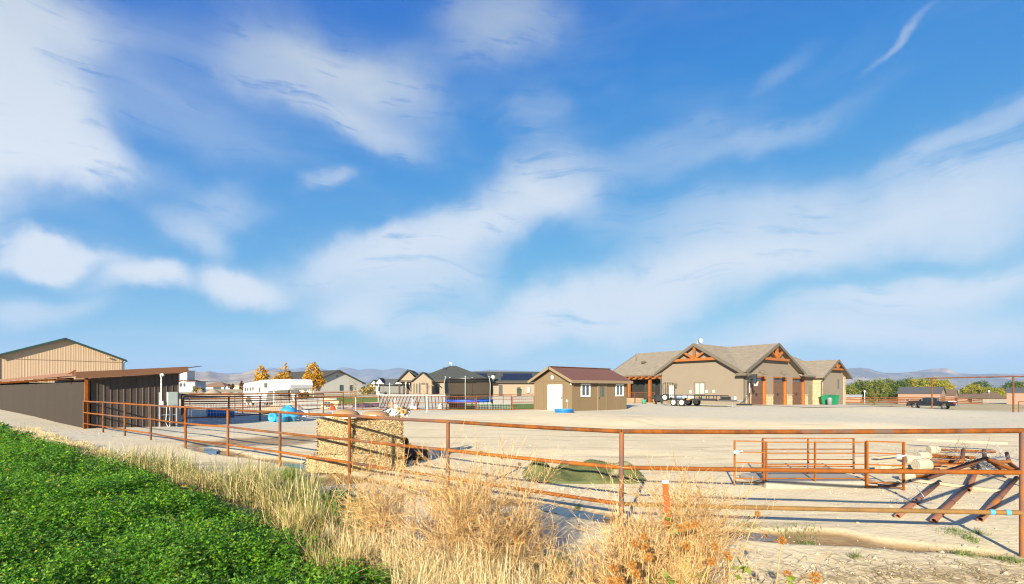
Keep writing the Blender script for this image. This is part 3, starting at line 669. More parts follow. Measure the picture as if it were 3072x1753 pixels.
v = MB(); v.lathe([(0, 0), (.13, 0), (.17, -.02), (.17, -.05), (0, -.05)], (-.0, SY / 2, 2.62), 14, 'x'); v.build('gable_vent', WHITE, SH); SH.children[-1].scale = (1, 1, 1)
window(SH, 'y', .95, 1.98, 1.12, 2.12, 0, -1, WHITE, fw=.11, mull=1, depth=.06); window(SH, 'y', 5.05, 6.02, 1.12, 2.12, 0, -1, WHITE, fw=.11, mull=1, depth=.06)
d = MB(); d.box(2.92, 3.80, -.05, -.001, .02, 2.08); d.build('door', SHED_PAINT, SH); door = SH.children[-1]
d = MB(); d.box(2.83, 2.92, -.065, -.001, -.05, 2.17); d.box(3.80, 3.89, -.065, -.001, -.05, 2.17); d.box(2.92, 3.80, -.065, -.001, 2.08, 2.17); d.build('door_casing', SHED_TRIM, SH)
for k in range(3):
    p = MB(); p.box(3.14 + k * .17, 3.25 + k * .17, -.06, -.051, 1.10, 1.92); p.build('door_pane', GLASS, door)
p = MB(); p.box(3.05, 3.68, -.056, -.051, .95, .97); p.build('door_panel', SHED_TRIM, door)
p = MB(); p.ellipsoid((2.99, -.09, .98), (.035, .04, .035), 8, 6); p.box(2.97, 3.01, -.08, -.05, 1.06, 1.1); p.build('door_knob', BLACK, door)
b = MB(); b.bbox(-.09, 0, .02, .14, 2.02, 2.16, .01); b.build('corner_lamp', WHITE, SH)
b = MB(); b.box(-.1, -.001, .40, .54, .72, .92); b.tube([(-.04, .46, .72), (-.04, .46, -.3)], .02, 6); b.build('outlet_box', GREY_PAINT, SH)
# coiled hose before the shed
c0 = on_ground(1692, 1238)
t = MB(); BLUE_HOSE = pmat('blue_poly', (.03, .22, .55), (.025, .18, .48), 4, .4)
for k in range(7):
    r_ = .62 + .05 * sin(k * 2.3); t.tube([(c0.x + r_ * cos(a) + .05 * sin(k), c0.y + r_ * sin(a) * 1.1, c0.z + .03 + .032 * k) for a in np.linspace(0, 2 * pi, 26)], .024, 6, caps=False)
tag(t.build('coiled_hose', BLUE_HOSE), 'coil of bright blue water hose on the gravel before the brown shed', 'hose')
c0 = Vector((S0[0] + .78 * 6.7 - .626 * .9, S0[1] + .626 * 6.7 + .78 * .9, 0)); gz = g(c0.x, c0.y)
t = MB(); t.lathe([(.12, 0), (.72, 0), (.72, .16), (.12, .16), (.12, 0)], (c0.x, c0.y, gz + .68), 20, 'x'); tag(t.build('wooden_reel', pmat('pale_plywood', (.50, .34, .19), (.42, .28, .15), 5)), 'round pale wooden cable reel standing on edge at right end of brown shed', 'cable reel')

# ---------------------------------------------------------------- main house
HC = (22.8, 48.3); HG = .34
HO = thing('ranch_house', 'large taupe stucco house with timber gables and three brown garage doors', 'house', (HC[0], HC[1], HG), atan2(.604, .797))
oz = (0, 0, -HG)
EZ, PZ = 4.0, 6.72                                             # wall eave height and gable peak, heights above the datum
w = MB(oz); w.prism([(0, -1), (9.2, -1), (9.2, EZ), (4.79, PZ - .12), (0, EZ)], 'x', 0, 12.9); w.build('wall', STUCCO, HO)
# garage front as wall pieces round the three doors
DOORS = [(1.5, 4.75), (6.25, 9.55), (10.85, 14.15)]; DT = 3.34
gw = MB(oz); xs_ = [0] + [v for d in DOORS for v in d] + [16.4]
for k in range(0, 8, 2): gw.box(xs_[k] + (.002 if k == 0 else 0), xs_[k + 1], -.30, -.002, -1, DT)
gw.prism([(.002, DT), (12.6, DT), (12.6, EZ), (6.4, PZ - .12), (.002, EZ)], 'y', -.30, -.002); gw.box(12.6, 16.4, -.30, -.002, DT, 3.85); gw.box(12.9, 16.4, .0, 5, -1, 3.9)
gw.build('garage_wall', STUCCO, HO)
DOORW = pmat('brown_garage_door', (.125, .072, .045), (.105, .06, .038), 2, .55, stretch=(1, 1, 4))
for (a, b) in DOORS:
    d = MB(oz); d.box(a, b, -.04, -.0, .1, DT); do = d.build('garage_door', DOORW, HO)
    for r_ in range(5):
        s = MB(oz); z0 = .32 + r_ * .6; s.box(a + .02, b - .02, -.065, -.041, z0 + .02, z0 + .58); so = s.build('door_section', DOORW, do)
    for k in range(2):
        p = MB(oz); xa = a + .35 + k * (b - a - 1.7); p.box(xa, xa + 1.0, -.075, -.066, 2.82, 3.20); p.build('door_window', GLASS, do)
    h = MB(oz); m = (a + b) / 2; h.bar((m - .22, -.09, 1.42), (m + .22, -.09, 1.42), .05, .1); h.bar((m, -.09, 1.25), (m, -.09, 1.6), .1, .05, (0, 1, 0)); h.build('door_handle', BLACK, do)
    j = MB(oz); j.box(b - .20, b - .02, -.34, -.066, .1, DT); j.build('door_jamb', CEDAR, HO)
    j = MB(oz); j.box(a + .02, a + .12, -.34, -.066, .1, DT); j.build('door_jamb', CEDAR, HO)
    j = MB(oz); j.box(a + .12, b - .20, -.34, -.066, DT - .14, DT - .005); j.build('door_header', CEDAR, HO)
    l_ = MB(oz); m = (a + b) / 2; l_.tube([(m, -.30, 3.75), (m, -.62, 3.95), (m, -.92, 3.92), (m, -1.0, 3.72)], .025, 6); l_.lathe([(.05, .16), (.12, .08), (.30, -.05), (.28, -.06), (0, .08)], (m, -1.0, 3.58), 12); l_.build('barn_lamp', TRIM, HO)
d = MB(oz); d.box(15.1, 16.05, -.34, -.301, .1, 2.45); d.build('side_door', pmat('olive_door', (.17, .145, .09)), HO)
# ledger stone: wainscot between doors, the wing corner
def stones(name, runs, h, seed, parent):
    rr = random.Random(seed); mb = MB(oz)
    for (ax, u0, u1, at_, out, z0, z1) in runs:
        z = z0
        while z < z1 - .03:
            hh = min(rr.uniform(.10, .2), z1 - z); u = u0
            while u < u1 - .02:
                ww = min(rr.uniform(.2, .65), u1 - u); pr = rr.uniform(.02, .075); lo, hi = sorted((at_, at_ + out * pr))
                if ax == 'y': mb.box(u + .008, u + ww - .008, lo, hi, z + .008, z + hh - .008)
                else: mb.box(lo, hi, u + .008, u + ww - .008, z + .008, z + hh - .008)
                u += ww
            z += hh
    return kind(mb.build(name, STONE, parent), 'stuff')
piers = [(0.55, 1.5), (4.75, 6.25), (9.55, 10.85), (14.15, 15.0)]
stones('stone_veneer', [('y', a, b, -.301, -1, .05, 1.32) for a, b in piers], .15, 3, HO)
for a, b in piers:
    c = MB(oz); c.box(a - .03, b + .03, -.42, -.30, 1.32, 1.42); c.build('stone_cap', STONE, HO)
# wing
w = MB(oz); w.prism([(16.4, -1), (23.9, -1), (23.9, 3.6), (20.15, 5.45), (16.4, 3.6)], 'y', -1.2, 7); w.build('wing_wall', STUCCO, HO)
stones('wing_stone', [('x', -1.19, -.31, 16.399, -1, 0, 3.62), ('y', 16.4, 16.85, -1.201, -1, 0, 3.6), ('y', 23.25, 23.95, -1.201, -1, 0, 3.6)], .15, 8, HO)
window(HO, 'y', 21.3, 21.85, 2.1, 3.25, -1.2, -1, TRIM, fw=.08, mull=0, rail=2, off=oz)
# roofs
rf = MB(oz)
rf.slab([(-.55, .02, EZ - .0 + .02), (13.2, .02, EZ + .02), (13.2, 4.79, PZ + .18), (-.55, 4.79, PZ + .18)], .16)
rf.slab([(-.55, -.55, EZ - .31), (.25, -.55, EZ - .31), (.25, .02, EZ + .02), (-.55, .02, EZ + .02)], .16)
rf.slab([(12.7, -.75, EZ - .43), (20.2, -.75, EZ - .43), (20.2, 4.79, PZ + .18), (12.7, 4.79, PZ + .18)], .16)
rf.slab([(20.2, -.75, EZ - .43), (26, -.75, EZ - .43), (20.2, 4.79, PZ + .18)], .16)
rf.slab([(-.55, 4.79, PZ + .18), (20.2, 4.79, PZ + .18), (20.2, 9.75, EZ - .13), (-.55, 9.75, EZ - .13)], .16)
rf.build('main_roof', SHINGLE, HO)
rb = MB(oz); rb.slab([(.02, -.85, EZ + .02), (6.4, -.85, PZ + .18), (6.4, 4.7, PZ + .18), (.02, 4.7, EZ + .02)], .16); rb.slab([(6.4, -.85, PZ + .18), (13.1, -.85, EZ - .23), (13.1, 4.7, EZ - .23), (6.4, 4.7, PZ + .18)], .16)
rb.slab([(-.35, -.85, EZ - .14), (.02, -.85, EZ + .02), (.02, .02, EZ + .02), (-.35, .02, EZ - .14)], .16)
rb.build('garage_roof', SHINGLE, HO)
rw = MB(oz); rw.slab([(15.8, -1.75, 3.44), (20.15, -1.75, 5.62), (20.15, 7, 5.62), (15.8, 7, 3.44)], .15); rw.slab([(20.15, -1.75, 5.62), (24.5, -1.75, 3.44), (24.5, 7, 3.44), (20.15, 7, 5.62)], .15); rw.build('wing_roof', SHINGLE, HO)
rp = MB(oz); rp.slab([(-.35, 9.1, 3.72), (6, 9.1, 6.86), (6, 17.3, 6.86), (-.35, 17.3, 3.72)], .16); rp.slab([(6, 4, 6.86), (12.4, 4, 3.72), (12.4, 17.3, 3.72), (6, 17.3, 6.86)], .16)
rp.slab([(2.6, 4, 5.18), (6, 4, 6.86), (6, 9.1, 6.86), (2.6, 9.1, 5.18)], .16); rp.build('porch_roof', SHINGLE, HO)
def rake(parent, p0, p1, w_, h_, m): b = MB(oz); b.bar(p0, p1, w_, h_); return b.build('rake_board', m, parent)
rake(HO, (-.60, -.6, EZ - .42), (-.60, 4.79, PZ + .06), .08, .3, TRIM); rake(HO, (-.60, 4.79, PZ + .06), (-.60, 9.8, EZ - .26), .08, .3, TRIM)
rake(HO, (-.4, -.90, EZ - .27), (6.4, -.90, PZ + .06), .08, .3, TRIM); rake(HO, (6.4, -.90, PZ + .06), (13.15, -.90, EZ - .36), .08, .3, TRIM)
rake(HO, (15.75, -1.80, 3.32), (20.15, -1.80, 5.5), .08, .26, TRIM); rake(HO, (20.15, -1.80, 5.5), (24.55, -1.80, 3.32), .08, .26, TRIM)
rake(HO, (-.4, 17.34, 3.6), (6, 17.34, 6.74), .08, .26, TRIM)
gt = MB(oz); gt.box(13.1, 16.0, -.86, -.76, EZ - .62, EZ - .42); gt.build('gutter', TRIM, HO)
gt = MB(oz); gt.box(-.42, -.32, 9.3, 17.3, 3.5, 3.66); gt.build('gutter', TRIM, HO)
gt = MB(oz); gt.box(-.7, .3, -.95, .1, EZ - .66, EZ - .40); gt.build('corner_gutter', TRIM, HO)
gt = MB(oz); gt.tube([(.2, -.5, EZ - .6), (.2, -.5, EZ - .75), (.22, -.36, EZ - .95), (.22, -.36, .1)], .05, 6); gt.build('downspout', TRIM, HO)
gt = MB(oz); gt.tube([(-.3, 9.5, 3.5), (-.3, 9.5, 3.35), (-.08, 9.26, 3.1), (-.08, 9.26, .1)], .05, 6); gt.build('downspout', TRIM, HO)
gt = MB(oz); gt.tube([(16.2, -1.5, 3.3), (16.2, -1.5, 3.1), (16.3, -1.3, 2.95), (16.3, -1.3, .0)], .045, 6); gt.build('downspout', TRIM, HO)
# timber trusses in the three gables
def truss(ax, c_, half, z0, zp, at_, parent, s=.2):
    P = (lambda u, z: (at_, c_ + u, z)) if ax == 'x' else (lambda u, z: (c_ + u, at_, z))
    b = MB(oz); b.bar(P(-half, z0), P(half, z0), s, s * 1.15); o = b.build('truss_beam', CEDAR, parent)
    b = MB(oz); b.bar(P(0, z0 + .1), P(0, zp), s, s); b.build('truss_king_post', CEDAR, parent)
    for sg in (-1, 1):
        b = MB(oz); b.bar(P(sg * .12, z0 + .12), P(sg * half * .46, z0 + (zp - z0) * .62), s * .85, s * .85); b.build('truss_brace', CEDAR, parent)
truss('x', 4.79, 2.7, 5.18, 6.5, -.42, HO, .24); truss('y', 6.4, 2.75, 5.18, 6.5, -.66, HO, .24); truss('y', 20.15, 1.75, 4.45, 5.35, -1.6, HO, .2)
# gable face openings
window(HO, 'x', 3.78, 5.02, 1.42, 2.72, 0, -1, TRIM, glass('blind_behind_glass', (.30, .36, .33), .15), fw=.07, mull=1, off=oz)
d = MB(oz); d.box(-.03, -.001, 7.55, 8.55, .1, 2.5); d.build('entry_door', pmat('brown_entry_door', (.16, .11, .06)), HO)
d = MB(oz); d.box(-.045, -.031, 7.62, 8.18, .9, 2.4); d.build('door_glass', pmat('white_blind', (.72, .74, .74), None, rough=.25), HO)
l_ = MB(oz); l_.lathe([(.02, .5), (.14, .38), (.11, .34), (.09, 0), (.05, -.05), (0, -.05)], (-.2, 7.2, 2.2), 8); l_.box(-.2, 0, 7.16, 7.24, 2.55, 2.62); l_.build('wall_lantern', TRIM, HO)
for (y, z) in ((5.4, 1.55), (3.5, 1.6), (2.7, 1.62), (.4, .95)):
    b = MB(oz); b.box(-.06, -.001, y, y + .2, z, z + .3); b.build('outlet_cover', WHITE, HO)
# porch with timber pergola
PORCH_SHADE = pmat('porch_shade_dark', (.020, .018, .016), None, rough=.8)
b = MB(oz); b.box(3.4, 3.6, 9.2, 17.0, -1, 3.9); b.build('porch_wall', STUCCO, HO)
b = MB(oz); b.box(1.3, 1.34, 9.25, 16.9, .75, 3.55); b.build('porch_shade_sheet', PORCH_SHADE, HO)  # dark sheet added to give the porch depth its shade
for (y0, y1) in ((9.35, 10.5), (11.0, 12.6)):
    b = MB(oz); b.box(1.26, 1.295, y0, y1, .8, 2.7); b.build('porch_window', glass('dark_glass', (.03, .035, .03)), HO)
b = MB(oz); b.box(-.3, 3.4, 9.2, 17.0, -1, .42); b.build('porch_floor', pmat('concrete', (.42, .38, .31), (.36, .33, .27), 4, .9), HO)
b = MB(oz); b.box(-.1, .1, 9.25, 17.1, 3.18, 3.44); b.build('porch_beam', CEDAR, HO)
for k in range(9):
    b = MB(oz); b.box(-.85, 1.2, 9.45 + k * .93, 9.58 + k * .93, 3.36, 3.54); b.build('rafter_tail', CEDAR, HO)
for y in (10.83, 13.9, 16.9):
    b = MB(oz); b.box(-.14, .14, y - .14, y + .14, .4, 3.2); b.build('porch_post', CEDAR, HO)
for y0, y1 in ((11.6, 14.8),):
    b = MB(oz); b.box(-.6, -.2, y0, y1, -.2, .95); b.build('stone_planter', STONE, HO)
v = MB(oz); v.bbox(2.5, 3.1, 13.6, 14.1, 5.25, 5.5, .05); v.build('roof_vent', pmat('dark_vent', (.07, .065, .055)), HO)
v = MB(oz); v.tube([(3.4, 15.6, 5.4), (3.4, 15.6, 6.6)], .03, 6); v.build('vent_pipe', TRIM, HO)
v = MB(oz); v.tube([(.2, 4.79, PZ + .1), (.2, 4.79, PZ + .5)], .03, 6); v.lathe([(.0, 0), (.3, .08), (.28, .1), (0, .03)], (.5, 4.7, PZ + .5), 10, 'x'); v.build('satellite_dish', WHITE, HO)
# wire and rail fence before the porch
def hpt(x, y): return Vector((HC[0] + .797 * x - .604 * y, HC[1] + .604 * x + .797 * y, 0))
p0 = hpt(-1.6, 9.0); gz = g(p0.x, p0.y)
t = thing('porch_fence', 'low rusty steel fence with wire mesh in front of the timber porch', 'fence', (p0.x, p0.y, gz), HO.rotation_euler.z)
for z in (.12, 1.28):
    m = MB(); m.tube([(0, 0, z), (0, 8.6, z)], .03, 6); m.build('rail', RUST, t)
for k in range(4):
    m = MB(); m.tube([(0, k * 2.85, -.3), (0, k * 2.85, 1.3)], .04, 6); m.build('post', RUST, t)
m = MB()
for k in range(58): m.bar((0, .15 + k * .148, .12), (0, .15 + k * .148, 1.28), .012, .012)
for z in (.4, .7, 1.0): m.bar((0, 0, z), (0, 8.6, z), .01, .01)
kind(m.build('wire_mesh', RUST_DARK, t), 'stuff')

# ---------------------------------------------------------------- tan house with hip roof and solar panels
T2 = pmat('tan_house_stucco', (.265, .205, .15), (.25, .195, .142), 1.5, .9); G2 = pmat('dark_green_grey_shingles', (.060, .066, .058), (.042, .046, .042), 2.5, .95, .3, 20, stretch=(1, 1, 3)); B2 = pmat('dark_brown_fascia', (.06, .045, .035), None, rough=.6)
K2 = 16.48; gx = lambda px: (px - 1350) / K2
H2 = thing('hip_roof_house', 'tan house with dark hip roof and black solar panels beyond the trampoline', 'house', (ray_xy(1350, 88), 88, .75), radians(3))
o2 = (0, 0, -.75)
w = MB(o2); w.box(gx(1240), gx(1470), 0, 12, -1, 3.65); w.build('wall', T2, H2)
w = MB(o2); w.box(gx(1420), gx(1625), 1.5, 11, -1, 3.35); w.build('wing_wall', T2, H2)
r = MB(o2); x0, x1, y0, y1 = gx(1236), gx(1482), -.6, 12.6
xr = gx(1352)
r.slab([(x0, y0, 3.6), (x1, y0, 3.6), (xr + .6, 6, 6.55), (xr - .6, 6, 6.55)], .2); r.slab([(x0, y1, 3.6), (x0, y0, 3.6), (xr - .6, 6, 6.55)], .2); r.slab([(x1, y0, 3.6), (x1, y1, 3.6), (xr + .6, 6, 6.55)], .2); r.slab([(x0, y1, 3.6), (xr - .6, 6, 6.55), (xr + .6, 6, 6.55), (x1, y1, 3.6)], .2); r.build('hip_roof', G2, H2)
r = MB(o2); gable_roof(r, gx(1380), gx(1632), .9, 11.6, 5.45, 3.4, .18, 'x'); r.build('wing_roof', G2, H2)
f = MB(o2); f.box(x0, gx(1424), y0 - .06, y0 + .02, 3.36, 3.58); f.box(gx(1424), gx(1632), .8, .9, 3.16, 3.38); f.build('fascia', B2, H2)
SOLAR = pmat('solar_glass', (.008, .011, .022), (.012, .015, .03), 3, .3, spec=.3)
def solar(pa, pb, rows_, n0, parent):
    for r_ in range(rows_):
        for k in range(n0 - r_ % 2):
            xa = gx(pa) + (gx(pb) - gx(pa)) * (k + .5 * (r_ % 2)) / n0; xb = xa + (gx(pb) - gx(pa)) / n0 - .06
            ya = 1.6 + r_ * 1.72; yb = ya + 1.66; sl = (5.45 - 3.4) / 5.35; z = lambda y: 3.4 + (y - .9) * sl + .09
            s = MB(o2); s.slab([(xa, ya, z(ya)), (xb, ya, z(ya)), (xb, yb, z(yb)), (xa, yb, z(yb))], .05); s.build('solar_panel', SOLAR, parent)
solar(1504, 1612, 2, 7, H2); solar(1408, 1468, 2, 4, H2)
# two front gables
w = MB(o2); xa, xb = gx(1247), gx(1300); m_ = (xa + xb) / 2; w.prism([(xa, -1), (xb, -1), (xb, 3.5), (m_, 4.85), (xa, 3.5)], 'y', -2.6, 3); w.build('bay_wall', T2, H2)
r = MB(o2); gable_roof(r, xa - .45, xb + .45, -3.0, 4, 5.08, 3.38, .16); r.build('bay_roof', G2, H2)
w = MB(o2); xa, xb = gx(1201), gx(1256); m_ = (xa + xb) / 2; w.prism([(xa, 3.6), (xb, 3.6), (m_, 5.3)], 'y', -1.2, 4); w.build('porch_gable', T2, H2)
r = MB(o2); gable_roof(r, xa - .5, xb + 1.5, -1.7, 6, 5.55, 3.35, .16, yr=m_); r.build('porch_roof', G2, H2)
w = MB(o2); w.box(xa, xb, -1.2, -.9, 3.3, 3.6); w.build('porch_beam', B2, H2)
w = MB(o2); w.box(xa, gx(1243), 3.2, 3.4, -1, 3.6); w.build('porch_back_wall', T2, H2)
for px in (1203, 1222, 1241):
    p = MB(o2); p.box(gx(px) - .15, gx(px) + .15, -1.2, -.9, .4, 3.4); p.build('porch_post', T2, H2)
for (pa, pb, za, zb, yy_) in ((1247.5, 1251, 1.3, 3.0, -2.6), (1255, 1259, 1.3, 3.0, -2.6), (1263, 1268, 1.2, 3.1, -2.6), (1270, 1281, 2.8, 3.1, -2.6), (1285, 1290, 1.2, 3.1, -2.6), (1307, 1320, 1.2, 3.2, 0), (1331, 1346, 1.2, 3.2, 0), (1553, 1564, 1.9, 2.4, 1.5)):
    window(H2, 'y', gx(pa), gx(pb), za, zb, yy_, -1, TRIM, glass('green_grey_glass', (.13, .17, .15), .1) if k == 99 else GLASS, fw=.09, mull=0, rail=0, off=o2)
d = MB(o2); d.box(gx(1497), gx(1508), 1.42, 1.49, .5, 2.8); d.build('back_door', pmat('slate_door', (.06, .065, .075)), H2)
d = MB(o2); d.bbox(gx(1583), gx(1592), 1.2, 1.5, 1.3, 2.4, .03); d.build('meter_box', GREY_PAINT, H2)
for (px, zz) in ((1461, 5.9), (1469, 5.9)):
    v = MB(o2); v.tube([(gx(px), 6.2, 5), (gx(px), 6.2, zz)], .06, 6); v.build('vent_pipe', TRIM, H2)
v = MB(o2); v.bbox(gx(1323), gx(1332), 4.2, 4.9, 5.9, 6.15, .05); v.build('roof_vent', BLACK, H2)
v = MB(o2); v.bbox(gx(1478), gx(1486), 4.2, 4.9, 4.9, 5.15, .05); v.build('roof_vent', BLACK, H2)
v = MB(o2); v.tube([(gx(1347), 6, 6.5), (gx(1347), 6, 7.0)], .03, 6); v.ellipsoid((gx(1344), 6, 7.05), (.25, .08, .2), 8, 6); v.build('satellite_dish', WHITE, H2)
v = MB(o2); v.tube([(gx(1478), .6, 3.2), (gx(1478), .4, 4.0)], .03, 6); v.ellipsoid((gx(1479), .3, 4.2), (.4, .12, .4), 10, 6); v.build('satellite_dish', GREY_PAINT, H2)

# ---------------------------------------------------------------- white gabled house
W3 = pmat('warm_white_siding', (.47, .455, .415), (.45, .435, .395), 1, .8); R3 = pmat('charcoal_brown_roof', (.062, .055, .05), (.05, .045, .04), 2, .9)
H3 = thing('white_house', 'pale gabled house with charcoal roof behind the three yellow trees', 'house', (-49.8, 120, .75), atan2(.8, .6))
o3 = (0, 0, -.75); WW = 14.9
w = MB(o3); w.prism([(0, -1), (WW, -1), (WW, 3.75), (WW / 2, 6.75), (0, 3.75)], 'y', 0, 24); w.build('wall', W3, H3)
r = MB(o3); gable_roof(r, -.6, WW + .6, -.6, 24.6, 7.0, 3.62, .22); r.build('roof', R3, H3)
for s in (0, 1):
    b = MB(o3); x0 = (-.65, WW + .65)[s]; b.bar((x0, -.64, 3.42), (WW / 2, -.64, 6.85), .08, .35); b.build('rake_board', R3, H3)
for (u0, u1) in ((1.1, 2.2), (7.9, 9.0), (10.9, 11.9)):
    window(H3, 'y', u0, u1, 1.6, 3.1, 0, -1, TRIM, fw=.1, mull=0, off=o3)
window(H3, 'x', 2.0, 3.6, 1.6, 3.2, 0, -1, TRIM, fw=.12, mull=0, off=o3); window(H3, 'x', 6.0, 8.4, .7, 3.2, 0, -1, WHITE, fw=.18, mull=0, off=o3)
for y in (5.4, 9.2, 13.0):
    p = MB(o3); p.box(-1.2, -.9, y, y + .35, -.5, 3.4); p.build('porch_post', WHITE, H3)
p = MB(o3); p.box(-1.3, 0, 5.2, 13.6, 3.2, 3.5); p.build('porch_roof', WHITE, H3)
v = MB(o3); v.box(WW * .47, WW * .47 + .35, -.05, 0, 5.2, 5.6); v.build('gable_vent', TRIM, H3)

# ---------------------------------------------------------------- smaller far buildings
def simple_house(name, label, px0, px1, Z, zb, ze, zp, depth, wall, roof, ridge='x', rz=0, over=.4, wins=(), cat='house', doors=()):
    s = F / Z; x0 = ray_xy(px0, Z); wd = (px1 - px0) / s
    t = thing(name, label, cat, (x0, Z, zb), rz); h = ze - zb; p = zp - zb
    w = MB()
    if ridge == 'x': w.prism([(0, -2), (depth, -2), (depth, h), (depth / 2, p - .1), (0, h)], 'x', 0, wd)
    else: w.prism([(0, -2), (wd, -2), (wd, h), (wd / 2, p - .1), (0, h)], 'y', 0, depth)
    w.build('wall', wall, t)
    r = MB()
    if ridge == 'x': gable_roof(r, -over, wd + over, -over, depth + over, p + .05, h - .12, .16, 'x')
    else: gable_roof(r, -over, wd + over, -over, depth + over, p + .05, h - .12, .16)
    r.build('roof', roof, t)
    for (u0, u1, z0, z1, fm) in wins: window(t, 'y', u0 * wd, u1 * wd, z0, z1, 0, -1, fm, fw=.12, mull=0)
    for (u0, u1, z0, z1, dm) in doors:
        d = MB(); d.box(u0 * wd, u1 * wd, -.06, -.001, z0, z1); d.build('door', dm, t)
    return t
GREYROOF = pmat('grey_shingles', (.085, .088, .09), (.07, .072, .075), 2, .9)
BRIGHT_WALL = pmat('bright_white_siding', (.58, .575, .555), None, rough=.8)
t = simple_house('farmhouse', 'small white house with grey roof left of the second trampoline', 1128, 1222, 131, .5, 3.2, 4.85, 8, BRIGHT_WALL, GREYROOF, 'x', wins=((.06, .13, .9, 2.2, BLACK),))
for (u, zz) in ((.12, 4.9), (.72, 4.4)):
    x = u * 8.5; m = MB(); m.prism([(x - 1.1, 2.9), (x + 1.1, 2.9), (x, zz - .5)], 'y', -.5, 3.5); m.build('dormer_gable', BRIGHT_WALL, t); m = MB(); gable_roof(m, x - 1.4, x + 1.4, -.75, 3.6, zz - .35, 2.75, .1); m.build('dormer_roof', GREYROOF, t)
simple_house('farmhouse_wing', 'narrow white gabled house farther left beside the grey roofed farmhouse', 1104, 1136, 140, .5, 3.0, 4.7, 8, BRIGHT_WALL, GREYROOF, 'y', wins=((.35, .55, .9, 2.2, BLACK),))
SHADE_BLUE = pmat('blue_shade_and_blue_paint', (.30, .42, .55), None, rough=.8)  # bluish shade of a white annex wall put into colour; also plain blue
t = simple_house('white_outbuilding', 'boxy white building with blue-shaded annex just right of the lean-to roof', 536, 562, 120, 1.4, 4.0, 4.3, 5, BRIGHT_WALL, BROWN_TRIM, 'y', wins=((.1, .4, 1.2, 2.1, BLACK), (.55, .8, 1.2, 2.1, BLACK)))
m = MB(); m.box(2.15, 4.2, -.2, 4, -1, 2.4); m.build('annex_wall', SHADE_BLUE, t); m = MB(); m.box(2.1, 4.6, -.6, 4.2, 2.42, 2.6); m.build('annex_roof', BROWN_TRIM, t)
m = MB(); m.box(-.2, 1.4, 1, 4, 2.6, 5.2); m.build('upper_storey', BRIGHT_WALL, t); m = MB(); m.box(-.2, 1.1, .9, .999, 3.2, 4.0); m.build('upper_window', SHADE_BLUE, t); m = MB(); m.box(-.5, 1.6, .7, 4.2, 5.2, 5.3); m.build('upper_roof', BRIGHT_WALL, t)
BROWNROOF = pmat('brown_far_roof', (.20, .12, .075), None, rough=.9)
m_ = thing('brown_roof_house', 'distant house mostly hidden under a wide brown hip roof', 'house', (ray_xy(636, 200), 200, 2.0)); r = MB()
r.slab([(-5.5, 0, 1.2), (5.5, 0, 1.2), (.8, 5, 3.0), (-.8, 5, 3.0)], .2); r.slab([(5.5, 0, 1.2), (5.5, 10, 1.2), (.8, 5, 3)], .2); r.slab([(-5.5, 10, 1.2), (-5.5, 0, 1.2), (-.8, 5, 3)], .2); r.build('roof', BROWNROOF, m_)
r = MB(); r.box(-4.6, 4.6, .6, 9.4, -2, 1.15); r.build('wall', SHADE_BLUE, m_); r = MB(); r.box(.2, 3.4, .5, .59, -.2, .9); r.build('garage_opening', BLACK, m_)
m_ = thing('portable_toilet', 'small blue and white portable toilet standing on the far lot', 'portable toilet', (ray_xy(683, 190), 190, 1.6)); r = MB(); r.bbox(-.85, .85, 0, 1.4, 0, 1.2, .08); r.build('cabin', SHADE_BLUE, m_); r = MB(); r.lathe([(.95, 0), (.9, .15), (.5, .3), (0, .33)], (0, .7, 1.2), 10); r.build('domed_roof', BRIGHT_WALL, m_)
simple_house('tan_cottage', 'distant cream cottage with dark doorway left of the horse trailer', 700, 726, 200, 1.6, 3.0, 3.7, 6, pmat('cream_wall', (.55, .42, .28)), pmat('cream_roof', (.5, .38, .25)), 'y', doors=((.66, .95, -.2, .9, BLACK),))
PINK = pmat('pink_tan_steel_siding', (.27, .17, .122), (.255, .16, .115), 1, .7); DGREY = pmat('dark_grey_roof', (.075, .075, .078), None, rough=.7); BRN = pmat('brown_shingle_roof', (.125, .085, .058), (.11, .075, .05), 1.5, .9)
t = simple_house('pink_barn', 'long pink-tan metal barn with dark grey roof behind the black pickup', 2694, 2790, 165, -3.0, .75, 2.7, 8.5, PINK, DGREY, 'x', radians(-50), .35, wins=((.18, .285, .9, 1.75, BRIGHT_WALL),))
for y in (2.5, 5.5):
    m = MB(); m.box(10.93, 11.0, y, y + 1.6, 0, 2.6); m.build('barn_door', BRN, t)
t = simple_house('brown_roof_garage', 'small pink-tan garage with brown roof right of the long pink barn', 2830, 2855, 172, -3.4, -.1, 1.9, 6.5, PINK, BRN, 'x', radians(-50), .3)
m = MB(); m.box(2.97, 3.05, 1.5, 4.6, 0, 2.2); m.build('garage_opening', BLACK, t)
t = thing('two_bay_garage', 'tan house with brown hip roof and two wide pale garage doors', 'house', (ray_xy(2916, 185), 185, -3.8), radians(-38))
w = MB(); w.box(0, 9.9, 0, 9, -1, 2.5); w.box(-4.5, 0, 2.2, 9, -1, 2.4); w.build('wall', pmat('tan_wall', (.31, .215, .15)), t)
r = MB(); r.slab([(-.5, -.5, 2.4), (10.4, -.5, 2.4), (6.3, 4.5, 4.8), (4.3, 4.5, 4.8)], .15); r.slab([(10.4, -.5, 2.4), (10.4, 9.5, 2.4), (6.3, 4.5, 4.8)], .15); r.slab([(-.5, 9.5, 2.4), (-.5, -.5, 2.4), (4.3, 4.5, 4.8)], .15); r.slab([(-5, 1.8, 2.3), (2, 1.8, 2.3), (4.3, 5, 4.2), (-5, 5, 3.7)], .15); r.build('roof', BRN, t)
